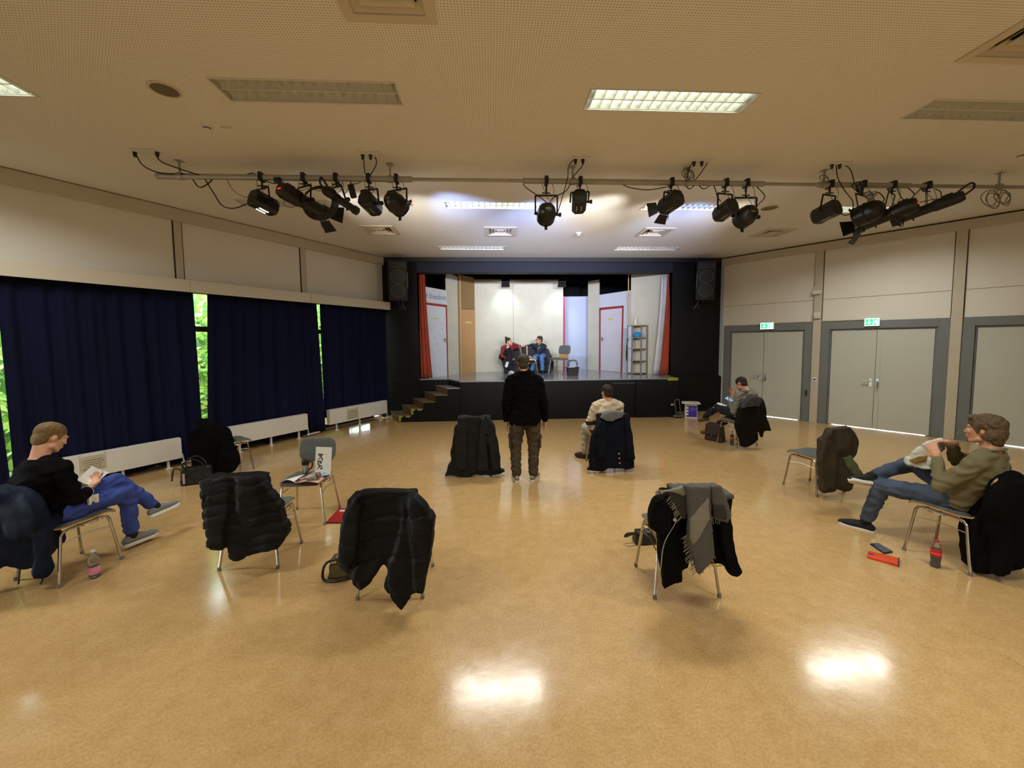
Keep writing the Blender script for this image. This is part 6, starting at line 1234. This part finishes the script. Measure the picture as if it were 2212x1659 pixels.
b = B(); s_ = dirl('c1', .0, .7, .0); b.grid(lambda u, v: c-UP*(.03+.075*v)+s_*((u-.3)*.11)+dirl('c1', .05+.012*math.sin(u*9), 0, 0), 8, 5); obj('mask_cloth', b, mPaper, o, solid=.002)
b = B(); x0, y0 = perp(w_); b.tube([c+x0*.05*math.cos(t/14*6.283)+y0*.05*math.sin(t/14*6.283) for t in range(15)], .0025, 5, cap=False); obj('ear_loop', b, mPaper, o)
def bottle(name, p, h, r, label, prof, mbody, liquid=None, lev=.0, lab=None, cap=None, text=None):
    o = root(name, p, label, 'bottle')
    b = B(); b.lathe(p, [(.0001, .002)]+[(r*a, h*z) for a, z in prof]+[(.0001, h*.955)], 22); obj('bottle_body', b, mbody, o)
    if liquid:
        b = B(); pr = [(r*a*.93, h*z) for a, z in prof if z <= lev]; b.lathe(p, [(.0001, .006)]+pr+[(pr[-1][0], h*lev), (.0001, h*lev)], 20); obj('drink', b, liquid, o)
    if lab:
        z0, z1, m, rr_ = lab; b = B(); b.lathe(p, [(r*rr_-.001, h*z0), (r*rr_+.001, h*z0), (r*rr_+.001, h*z1), (r*rr_-.001, h*z1)], 22); lo = obj('label_band', b, m, o)
        if text:
            cd = (CC-p); a0 = math.atan2(cd.y, cd.x); me = text_mesh(text, h*.062, Vector(), Vector((1, 0, 0)), UP, Vector(), 0); xs_ = [v.co.x for v in me.vertices]; mid = (min(xs_)+max(xs_))/2; R2 = r*rr_+.0016
            for v in me.vertices:
                t = a0+(v.co.x-mid)/R2; v.co = p+Vector((R2*math.cos(t), R2*math.sin(t), h*(z0+z1)/2-h*.03+v.co.z))
            obj('lettering', None, mPaper, lo, mesh=me)
    b = B(); b.lathe(p, [(r*.36, h*.93), (r*.42, h*.935), (r*.42, h*.995), (r*.38, h), (.0001, h)], 16); obj('cap', b, cap, o); return o
CP = [(.88, .01), (1, .04), (.98, .12), (.9, .2), (1, .3), (1, .52), (.97, .6), (.75, .74), (.42, .86), (.36, .9), (.36, .955)]
mCoke = mat('dark cola', (40, 16, 10), .12, spec=.6, var=(9, .2)); mRedL = mat('red label', (205, 34, 34), .45, var=(9, .15)); mRedC = mat('red cap', (210, 40, 34), .4, var=(9, .15))
bottle('cola_bottle', G(2020, 1224), .235, .033, 'cola bottle with red label on the floor at right', CP, mClear, mCoke, .42, (.42, .66, mRedL, 1.0), mRedC, 'Coca-Cola')
bottle('cola_bottle', G(1581, 961), .26, .033, 'full cola bottle under the phone user\'s chair', CP, mClear, mCoke, .74, (.42, .6, mRedL, 1.0), mRedC, 'Coca-Cola')
bottle('water_bottle', G(205, 1247), .235, .036, 'clear water bottle with pink label beside the left chair', [(.85, .01), (1, .05), (.95, .15), (1, .3), (.98, .42), (.78, .52), (.98, .62), (.9, .75), (.45, .88), (.36, .92), (.36, .955)], mClear, mat('water', (225, 235, 240), .02, trans=1, ior=1.2), .1, (.16, .42, mat('pink label', (216, 120, 150), .5, var=(30, .4, (225, 190, 205))), 1.01), mat('clear cap', (215, 222, 226), .3, var=(9, .1)))
# black handbag
def softbag(name, label, cat, boxes, m, vox=.012, am=.008, sm=6, par=None):
    b = B()
    for h8 in boxes: b.hexa(h8)
    me = remesh(b, vox, sm, lambda co, nn: nn*am*noise.noise(co*16))
    return tag(obj(name, None, m, mesh=me), label, cat)
def hx(p, xd, yd, w, d, h, tw=1.0, td=1.0): return [p+xd*(sx*w/2*(tw if z else 1))+yd*(sy*d/2*(td if z else 1))+UP*(z*h) for z in (0, 1) for sy in (-1, 1) for sx in (-1, 1)]
p = (G(403, 1050)+G(457, 1043))/2+Vector((-.06, .06, .005)); xd = (G(457, 1043)-G(403, 1050)).normalized(); yd = UP.cross(xd)
hb = softbag('handbag', 'black handbag with looped handles on the floor beside the radiator chair', 'bag', [hx(p, xd, yd, .36, .16, .24, .96, .5)], mLea)
for sg in (-1, 1):
    b = B(); b.tube(crom([p+xd*-.11+yd*.05*sg+UP*.2, p+xd*-.14+yd*.06*sg+UP*.3, p+xd*-.02+yd*.09*sg+UP*.36, p+xd*.08+yd*.06*sg+UP*.28, p+xd*.1+yd*.05*sg+UP*.2]), .01, 7); obj('handle', b, mLea, hb)
b = B(); b.tube(crom([p+xd*-.16+UP*.2, p+xd*-.24-yd*.04+UP*.24, p+xd*-.27-yd*.05+UP*.08]), .012, 6); obj('shoulder_strap', b, mat('brown strap', (70, 56, 40), .6, var=(9, .3)), hb)
b = B(); q_ = p-yd*.085+xd*-.13; b.box(q_+UP*.1, (.025, .01, .14), (xd, yd, UP)); obj('pink_stripe', b, mat('pale pink trim', (196, 160, 150), .6, var=(9, .2)), hb, smooth=1)
# things on the grey chair
Mx = CH['c3']; ZS = .476
def C3(px, py, z=ZS): return G(px, py, z)
P_ = [C3(603, 1042), C3(652, 1027), C3(674, 1030), C3(640, 1043.5)]
o = root('open_magazine', P_[0].lerp(P_[2], .5), 'open magazine lying on the empty grey chair', 'magazine')
b = B(); L0_, L1_ = C3(604, 1043), C3(648, 1029); M0_, M1_ = C3(640, 1044), C3(667, 1030); R0_, R1_ = C3(688, 1044), C3(703, 1031)
b.grid(lambda u, v: L0_.lerp(M0_, u).lerp(L1_.lerp(M1_, u), v)+UP*(.03*math.sin(math.pi*min(1, u*1.05))*(1-.4*v)+.004), 10, 4); obj('left_page', b, mPaper, o, solid=.004)
b = B(); b.grid(lambda u, v: M0_.lerp(R0_, u).lerp(M1_.lerp(R1_, u), v)+UP*(.012*math.sin(math.pi*u)+.004), 10, 4); obj('right_page', b, mat('printed page', (226, 206, 190), .6, var=(16, .8, (190, 130, 110))), o, solid=.004)
b = B(); b.grid(lambda u, v: L0_.lerp(R0_, u).lerp(L1_.lerp(R1_, u), v)+UP*(.0+.022*math.sin(math.pi*min(1, u*2))*(u < .5)), 10, 3); obj('maroon_cover', b, mat('maroon cover', (92, 28, 36), .5, var=(9, .2)), o, solid=.003)
p = C3(661, 1026, ZS); o = root('thermo_mug', p, 'steel thermo mug with black lid on the grey chair', 'mug')
b = B(); b.lathe(p, [(.028, 0), (.031, .01), (.036, .12)], 20); obj('steel_body', b, mSteel, o); b = B(); b.lathe(p, [(.0375, .118), (.039, .125), (.039, .165), (.034, .17), (.0001, .17)], 20); obj('lid', b, mBlk, o)
b = B(); xr = CR; b.tube(crom([p+xr*.036+UP*.15, p+xr*.075+UP*.145, p+xr*.07+UP*.09, p+xr*.035+UP*.06]), .008, 8); b.lathe(p, [(.0305, .03), (.033, .03), (.0365, .11), (.034, .11)], 20) if False else None; obj('handle', b, mBlk, o)
c0, c1_ = C3(679, 1026.5), C3(714, 1028); hgt = VY(698, 967, c0.y+.03).z-ZS
o = root('picture_card', c0.lerp(c1_, .5), 'white card with a black-and-white print leaning on the grey chair back', 'card'); dn = (c1_-c0).normalized(); bk_ = Vector((0, .07, 0))
b = B(); b.prism([c0, c1_, c1_+UP*hgt+bk_, c0+UP*hgt+bk_+dn*.0], Vector((0, .003, 0))); obj('sheet', b, mPaper, o, smooth=1)
b = B(); rr = random.Random(12); ud_ = (UP*hgt+bk_)
for i in range(5):
    for j in range(11):
        if rr.random() < .6:
            a = c0+(c1_-c0)*(.16+.065*i)+ud_*(.22+.05*j)-Vector((0, .001, 0)); b.prism([a, a+(c1_-c0)*.055, a+(c1_-c0)*.055+ud_*.042, a+ud_*.042], Vector((0, -.001, 0)))
pr_ = obj('print', b, mInk, o, smooth=1); pr_['kind'] = 'stuff'
p = C3(668, 1031, ZS+.055); dv = (C3(700, 1022)-C3(664, 1030)).normalized(); o = root('small_bottle', p, 'small clear bottle lying on the open magazine', 'bottle')
ax3 = (perp(dv)[0], perp(dv)[1], dv); b = B(); b.lathe(p-dv*.03, [(.0001, -.04), (.015, -.04), (.015, -.015), (.03, .02), (.032, .05), (.027, .08), (.032, .1), (.032, .14), (.0001, .145)], 16, ax3); obj('bottle_body', b, mClear, o)
b = B(); b.lathe(p-dv*.03, [(.0001, -.055), (.017, -.055), (.017, -.035), (.0001, -.035)], 12, ax3); obj('cap', b, mSteel, o); b = B(); b.lathe(p-dv*.03, [(.0325, .1), (.0335, .1), (.0335, .135), (.0325, .135)], 16, ax3); obj('label_band', b, mat('purple-red label', (130, 66, 84), .5, var=(30, .6, (190, 150, 160))), o)
q_ = C3(692, 1027, ZS+.01); b = B(); b.grid(lambda u, v: q_+dn*((u-.5)*.2)+Vector((0, (v-.5)*.1, .012+.012*math.sin(u*8+v*3))), 10, 5); tag(obj('blue_cloth', b, mat('pale blue cloth', (150, 190, 214), .8, var=(9, .3)), solid=.005), 'pale blue cloth at the foot of the leaning card', 'cloth')
# red folder, olive bag, black bag
o = root('red_folder', G(722, 1118), 'red folder on the floor beside the long black padded coat', 'folder'); f0 = [G(704, 1131), G(770, 1131), G(770, 1101), G(732, 1101)]
b = B(); b.prism([p_+UP*.001 for p_ in f0], UP*.012); obj('inner_sheets', b, mInk, o, smooth=1); b = B(); b.prism([p_+UP*.013 for p_ in f0], UP*.003); obj('cover', b, mat('red folder card', (176, 36, 36), .5, var=(6, .2)), o, smooth=1)
b = B(); b.prism([G(x, y, .017) for x, y in ((732, 1105), (752, 1105), (755, 1101.5), (736, 1101.5))], UP*.001); obj('white_label', b, mPaper, o, smooth=1)
p = G(742, 1250)+Vector((-.03, .05, .004)); ob = softbag('olive_bag', 'olive-green handbag leaning against the front chair leg', 'bag', [hx(p, Vector((1, 0, 0)), Vector((0, 1, 0)), .2, .14, .17, .7, .5)], mat('olive leather', (92, 82, 46), .5, var=(9, .5, (70, 60, 32)), bump=(60, .3)), am=.012)
b = B(); b.tube(crom([p+Vector((.02, -.06, .18)), p+Vector((-.1, -.07, .14)), p+Vector((-.12, -.08, .02)), p+Vector((-.03, -.1, .006)), p+Vector((.08, -.08, .03))]), .011, 7); obj('strap', b, mLea, ob)
b = B(); b.box(p+Vector((-.04, -.06, .15)), (.05, .012, .03)); obj('clasp', b, mSteel, ob, smooth=1, bevel=.004); b = B(); b.tube(crom([p+Vector((-.03, -.04, .16)), p+Vector((.02, -.03, .22)), p+Vector((.06, -.02, .24))]), .006, 6); obj('chain', b, mSteel, ob)
p = G(1405, 1180)+Vector((.0, .08, .003)); ob = softbag('shoulder_bag', 'black shoulder bag under the scarf chair', 'bag', [hx(p, Vector((1, 0, 0)), Vector((0, 1, 0)), .26, .14, .12, .9, .6)], mLea)
b = B(); b.tube(crom([p+Vector((-.08, -.04, .1)), p+Vector((-.2, -.06, .12)), p+Vector((-.22, -.02, .07)), p+Vector((-.1, .0, .1))]), .011, 7); obj('strap', b, mLea, ob)
p = G(1548, 1217); b = B(); b.prism([p+Vector(v) for v in ((-.06, -.05, .001), (.09, -.03, .001), (.07, .06, .001), (-.05, .05, .001))], UP*.012); tag(obj('yellow_notebook', b, mat('yellow cover', (190, 170, 80), .6, var=(9, .3)), smooth=1, bevel=.002), 'yellow notebook on the floor under the scarf chair', 'notebook')
# phone and orange folder at right
o = root('smartphone', G(1903, 1188), 'dark smartphone lying on the floor at right', 'phone'); f0 = [G(x, y, .001) for x, y in ((1879, 1176.5), (1897, 1175), (1929, 1193.5), (1910, 1197.5))]
b = B(); b.prism(f0, UP*.012); obj('case', b, mat('dark phone case', (30, 33, 42), .4, var=(9, .2)), o, smooth=1, bevel=.003); c_ = sum(f0, Vector())/4; b = B(); b.prism([c_+(p_-c_)*.9+UP*.0122 for p_ in f0], UP*.0006); obj('screen', b, mat('phone glass', (52, 62, 86), .12, spec=.6, var=(4, .1)), o, smooth=1)
o = root('orange_folder', G(1908, 1210), 'flat orange box with dark end on the floor beside the phone', 'box'); f0 = [G(x, y, .001) for x, y in ((1873, 1206), (1876, 1194), (1943, 1210), (1942, 1225))]
b = B(); b.prism(f0, UP*.02); obj('box_body', b, mat('orange card', (222, 78, 36), .5, var=(5, .15)), o, smooth=1, bevel=.002); b = B(); b.prism([f0[3].lerp(f0[0], .04)+UP*.0005, f0[2].lerp(f0[1], .04)+UP*.0005, f0[2]+UP*.0005, f0[3]+UP*.0005], UP*.0215); obj('dark_end', b, mInk, o, smooth=1); b = B(); b.prism([G(x, y, .0215) for x, y in ((1876.5, 1194.6), (1887, 1197), (1886, 1199), (1876, 1196.5))], UP*.001); obj('purple_tab', b, mat('purple tab', (90, 40, 100), .5, var=(9, .1)), o, smooth=1)
me = text_mesh('ml', .03, G(1922, 1216, .0213), (f0[3]-f0[0]).normalized(), (f0[1]-f0[0]).normalized(), UP, .0005); obj('lettering', None, mInk, o, mesh=me)
# plastic bag in the right man's hands
S = lambda x, px, py: JL('c11', x)(*zz((1660, 880), .2495)(px, py)); Kn = CH['c11'].to_3x3() @ Vector((1, 0, 0))
b = B(); b.prism([S(.0, *q_) for q_ in ((1380, 290), (1430, 278), (1468, 310), (1460, 350), (1400, 440), (1410, 480), (1400, 545), (1290, 530), (1215, 500), (1160, 460), (1180, 425), (1260, 370), (1300, 330))], Kn*.14)
pb = obj('plastic_bag', None, mat('translucent bag', (226, 230, 222), .35, trans=.15, var=(8, .3, (205, 212, 205))), mesh=remesh(b, .012, 4, lambda co, nn: nn*(.02*noise.noise(co*14)+.01*noise.noise(co*34)))); tag(pb, 'crumpled white plastic bag held by the man in the olive shirt', 'plastic bag')
b = B(); b.prism([S(-.015, *q_) for q_ in ((1200, 460), (1290, 425), (1370, 420), (1350, 470), (1270, 492))], Kn*.05); obj('food_inside', None, mat('mustard food', (150, 120, 50), .7, var=(14, .5, (110, 80, 36))), pb, mesh=remesh(b, .01, 3))
# satchel beside the phone user, sheet on his lap, phone
p = (G(1529, 951)+G(1562, 958))/2+Vector((.04, .08, .004)); xd = (G(1562, 958)-G(1529, 951)).normalized(); yd = UP.cross(xd); mSat = mat('dark brown satchel', (58, 44, 38), .65, var=(7, .4, (46, 34, 29)), bump=(50, .2))
sb2 = softbag('satchel', 'dark brown satchel standing beside the phone user\'s chair', 'bag', [hx(p, xd, yd, .34, .17, .34, .85, .55)], mSat, am=.006)
b = B(); b.hexa(hx(p-yd*.055+UP*.12, xd, yd, .31, .1, .2, .95, .7)); obj('flap', None, mSat, sb2, mesh=remesh(b, .01, 3)); b = B(); b.ball(p-yd*.115+UP*.12, .012); obj('stud', b, mSteel, sb2); b = B(); b.tube(crom([p+xd*.02+UP*.33, p+xd*.06+UP*.4, p+xd*.12+UP*.33]), .008, 6); obj('handle', b, mSat, sb2)
S = lambda x, px, py: JL('c8', x)(*zz((1440, 780), .14466)(px, py)); A = [S(-.1, 690, 690), S(.08, 770, 618), S(.08, 905, 665), S(-.1, 790, 730)]
b = B(); thinq(b, A, .003); tag(obj('paper_sheet', b, mPaper, smooth=1), 'white sheet of paper on the phone user\'s lap', 'paper')
wl = PM['wrL']; hc_ = S(-.1, 932, 575); o = root('smartphone', hc_, 'lit smartphone held by the man in the grey hoodie', 'phone'); ud_ = (S(-.1, 885, 540)-S(-.1, 985, 610)).normalized(); nd_ = dirl('c8', -.35, -.85, .35).normalized(); xd_ = ud_.cross(nd_).normalized(); nd_ = xd_.cross(ud_)
b = B(); b.box(hc_, (.075, .15, .01), (xd_, ud_, nd_)); obj('case', b, mBlk, o, smooth=1, bevel=.003); b = B(); b.box(hc_+nd_*.0055, (.066, .138, .001), (xd_, ud_, nd_)); obj('screen', b, mat('lit screen', (140, 180, 230), .2, emit=((120, 170, 235), .7)), o, smooth=1)
# white box with purple poster, leaflets, metal trolley
p0, p1 = G(1479, 902.5), G(1506, 904); xd = (p1-p0).normalized(); yd = UP.cross(xd); w_ = (p1-p0).length; hgt = .36; c = (p0+p1)/2+yd*.17
o = root('poster_box', c, 'white cardboard box with a purple poster beside the stage', 'box'); b = B(); b.hexa(hx(c, xd, yd, w_, .34, hgt)); obj('carton', b, mHous, o, smooth=1, bevel=.004)
b = B(); b.hexa(hx(c-yd*.02+UP*hgt, xd, yd, w_+.14, .4, .012)); obj('open_flaps', b, mHous, o, smooth=1)
b = B(); f_ = c-yd*.1715; b.hexa(hx(f_+xd*.012+UP*.03, xd, yd, w_*.84, .002, hgt*.78)); ps_ = obj('purple_poster', b, mat('purple poster', (72, 44, 170), .5, var=(5, .15)), o, smooth=1)
for i in range(3):
    b = B(); b.hexa(hx(f_-yd*.0016-xd*.085+UP*(.07+.08*i), xd, yd, .05, .001, .05)); obj('white_square', b, mPaper, ps_, smooth=1)
b = B()
for i in range(4): b.hexa(hx(f_-yd*.0016+xd*.045+UP*(.26-.022*i), xd, yd, .15-.02*(i % 2), .001, .006))
t_ = obj('poster_print', b, mat('lilac print', (150, 140, 210), .5), ps_, smooth=1); t_['kind'] = 'stuff'
for i, (dx, dy, lab) in enumerate(((-.06, -.05, 'printed leaflet on the white poster box, left one'), (.06, .03, 'yellowish leaflet on the white poster box, right one'))):
    b = B(); b.hexa(hx(c+xd*dx+yd*dy+UP*(hgt+.0125+.004*i), xd, yd, .2, .28, .003)); tag(obj('leaflet', b, mPaper if i == 0 else mat('cream leaflet', (226, 214, 160), .7, var=(8, .6, (190, 180, 200))), smooth=1), lab, 'leaflet')
p = G(1466, 903)+Vector((0, .06, 0)); o = root('metal_stand', p, 'small folded metal trolley beside the white poster box', 'trolley'); mGal = mat('galvanised steel', (150, 150, 148), .35, .9, var=(20, .4))
for sx_ in (-.06, .06):
    b = B(); b.tube([p+Vector((sx_+.03, 0, .05)), p+Vector((sx_-.02, .02, .42))], .011, 8); obj('upright', b, mGal, o)
b = B(); b.box(p+Vector((-.02, -.02, .05)), (.22, .16, .02)); obj('base_plate', b, mGal, o, smooth=1, bevel=.006); b = B(); b.tube([p+Vector((-.08, .02, .4)), p+Vector((-.05, .0, .46)), p+Vector((.03, .0, .46)), p+Vector((.05, .02, .4))], .011, 8); obj('top_handle', b, mGal, o)
for sx_ in (-.1, .09):
    b = B(); b.cyl(p+Vector((sx_-.012, -.05, .04)), p+Vector((sx_+.012, -.05, .04)), .04, seg=16); obj('wheel', b, mFootC, o)
b = B(); b.ball(p+Vector((-.14, .0, .33)), (.06, .05, .035)); tag(obj('bracket_head', b, mGal, o), 'rounded metal bracket')
# ------------------------------------------------------------------ small things on the stage
p = (G(1227, 812, SZ)+G(1250, 812, SZ))/2+Vector((0, .1, 0)); o = root('shopping_basket', p, 'dark wicker basket with two handles on the stage floor', 'basket')
mBas = mat('dark woven basket', (52, 42, 38), .8, var=(60, .6, (30, 24, 22)), bump=(80, .6))
X, Yv = Vector((1, 0, 0)), Vector((0, 1, 0)); b = B(); A_, B_ = hx(p, X, Yv, .27, .2, .22, 1.16, 1.16), hx(p+UP*.01, X, Yv, .25, .18, .21, 1.18, 1.18)
b.add(A_+B_, [(0, 2, 3, 1), (0, 1, 5, 4), (2, 6, 7, 3), (0, 4, 6, 2), (1, 3, 7, 5), (8, 9, 11, 10), (8, 12, 13, 9), (10, 11, 15, 14), (8, 10, 14, 12), (9, 13, 15, 11), (4, 5, 13, 12), (5, 7, 15, 13), (7, 6, 14, 15), (6, 4, 12, 14)]); obj('woven_body', b, mBas, o, smooth=1)
b = B(); b.bar(p+Vector((-.165, -.12, .225)), p+Vector((.165, -.12, .225)), .02, .025); b.bar(p+Vector((-.165, .12, .225)), p+Vector((.165, .12, .225)), .02, .025); b.bar(p+Vector((-.165, -.12, .225)), p+Vector((-.165, .12, .225)), .02, .025); b.bar(p+Vector((.165, -.12, .225)), p+Vector((.165, .12, .225)), .02, .025); obj('rim', b, mBlk, o, smooth=1)
for sg in (-1, 1):
    b = B(); b.tube(crom([p+Vector((-.13, .03*sg, .23)), p+Vector((-.11+.04*sg, .05*sg, .38)), p+Vector((.0+.05*sg, .05*sg, .43)), p+Vector((.11+.03*sg, .05*sg, .38)), p+Vector((.13, .03*sg, .23))]), .009, 7); obj('handle', b, mBlk, o)
b = B(); b.hexa(hx(p+UP*.2+X*-.04, X, Yv, .2, .14, .04)); obj('white_content', b, mPaper, o, smooth=1, bevel=.01)
# open shelf
N_, L_, R_ = Vector((4.22, 10.84, SZ)), Vector((3.96, 11.2, SZ)), Vector((4.46, 11.0, SZ)); Bk = L_+R_-N_; zt = VY(1385, 702, 10.9).z-SZ
o = root('open_shelf', N_.lerp(Bk, .5), 'open wooden shelf with grey posts on stage right', 'shelf'); mPost = mat('grey shelf post', (124, 124, 132), .5, var=(9, .2)); mBirch = mat('birch board', (214, 184, 134), .5, var=(9, .4, (196, 164, 112)))
for a in (N_, L_, R_, Bk, N_.lerp(L_, .66)):
    b = B(); b.box(a+UP*zt/2, (.035, .035, zt)); obj('post', b, mPost, o, smooth=1)
for i in range(5):
    z = .03+(zt-.04)*i/4 if i else .03; z = [.03, zt*.275, zt*.52, zt*.745, zt-.012][i]; b = B(); b.prism([a+UP*z for a in (N_, R_, Bk, L_)], UP*.018); obj('shelf_board', b, mBirch, o, smooth=1)
b = B(); b.prism([R_+UP*.03, Bk+UP*.03, Bk+UP*(zt-.02), R_+UP*(zt-.02)], (Bk-R_).cross(UP).normalized()*.006); obj('back_board', b, mBirch, o, smooth=1); b = B(); b.prism([L_+UP*.03, Bk+UP*.03, Bk+UP*(zt-.02), L_+UP*(zt-.02)], (Bk-L_).cross(UP).normalized()*-.006); obj('back_board', b, mBirch, o, smooth=1)
b = B(); dL = (N_-L_); b.prism([L_+UP*.05-dL*.0, L_+dL*.33+UP*.05, L_+dL*.33+UP*(zt-.03), L_+UP*(zt-.03)], dL.cross(UP).normalized()*-.006); obj('side_board', b, mat('white side board', (214, 216, 214), .6, var=(9, .2)), o, smooth=1)
cen = N_.lerp(Bk, .42); b = B(); b.ball(cen+UP*(zt*.745+.075)+Vector((-.04, -.06, 0)), (.12, .09, .085)); tag(obj('blue_bundle', None, mat('bright blue cloth', (30, 150, 205), .6, var=(9, .4, (20, 120, 180))), mesh=remesh(b, .01, 2, lambda co, nn: nn*.015*noise.noise(co*14))), 'bright blue cloth bundle on the upper shelf', 'cloth')
b = B(); b.ball(cen+UP*(zt*.745+.055)+Vector((.14, -.04, 0)), (.06, .05, .05)); tag(obj('pale_blue_bundle', None, mat('pale blue bundle', (170, 205, 225), .7, var=(9, .5, (60, 160, 205))), mesh=remesh(b, .01, 2, lambda co, nn: nn*.012*noise.noise(co*16))), 'small pale blue bundle at the right of the upper shelf', 'cloth')
bottle('spray_bottle', L_.lerp(N_, .5)+Vector((.04, .04, zt+.006)), .26, .03, 'white plastic bottle standing on top of the shelf', [(.9, .01), (1, .05), (1, .5), (.6, .62), (.35, .7), (.35, .955)], mHous, None, 0, None, mPaper)
bottle('orange_bottle', L_.lerp(N_, .62)+Vector((.06, .05, zt*.745+.02)), .19, .025, 'small orange bottle on the upper shelf', [(.9, .01), (1, .05), (1, .5), (.6, .7), (.35, .8), (.35, .955)], mat('orange-brown plastic', (196, 130, 96), .4, var=(9, .2)), None, 0, None, mPaper)
p = L_+Vector((-.035, -.03, .35)); o = root('umbrella', p, 'folded black umbrella hanging at the side of the shelf', 'umbrella'); b = B(); b.tube([p, p+UP*.1, p+UP*.3, p+UP*.5], [.006, .022, .026, .012], 8); obj('folded_canopy', b, mBlk, o); b = B(); b.tube(crom([p+UP*.5, p+UP*.62, p+Vector((.03, 0, .66)), p+Vector((.05, 0, .6))]), .008, 6); obj('handle', b, mBlk, o)
# papers on the chair used as a table
c = CH['c13'] @ Vector((0, .05, .476))
for i, (dx, dy, w_, m_, lab) in enumerate(((.04, -.05, .2, mPaper, 'white paper on the stage chair used as a table'), (-.08, .07, .16, mat('yellowish paper', (224, 206, 150), .7, var=(9, .3)), 'yellowish paper on the stage chair used as a table'))):
    b = B(); b.hexa(hx(c+Vector((dx, dy, .002+.004*i)), Vector((.9, .3, 0)), Vector((-.3, .9, 0)), w_, .2, .003)); tag(obj('paper_sheet', b, m_, smooth=1), lab, 'paper')
b = B(); p = VY(1110.5, 777, 12.0); b.lathe(Vector((1.0, 12.12, SZ+.42)), [(.0001, 0), (.028, 0), (.03, .11), (.0001, .11)], 14); tag(obj('paper_cup', b, mat('pale cup', (226, 200, 180), .6, var=(9, .2))), 'pale cup standing on the sofa seat', 'cup')
import OpenImageIO as oiio, sys, numpy as np
im=oiio.ImageBuf('/workdir/render_main.png').get_pixels(oiio.FLOAT)
s=im.shape[1]/2212
for n,x0,y0,x1,y1 in (('ceil top',1000,100,1060,140),('floor near',600,1500,660,1540),('floor mid',1000,1080,1060,1120),('door',1950,760,2000,800),('stage back',1150,640,1190,680),('wallL',200,520,260,560),('wallR',1850,560,1910,600),('ceil stage',1250,530,1300,550),('curt',200,750,260,800),('hedge',425,760,440,860),('ceilR',1900,150,1960,190),('floorR',1400,1500,1460,1540),('stagefloor',1300,812,1400,816),('wallR low',1900,640,1960,670),('pier',850,700,890,760),('glow', 960,400,1020,420)):
    a=im[int(y0*s):int(y1*s)+1,int(x0*s):int(x1*s)+1,:3].mean((0,1))*255; print(n,a.round())
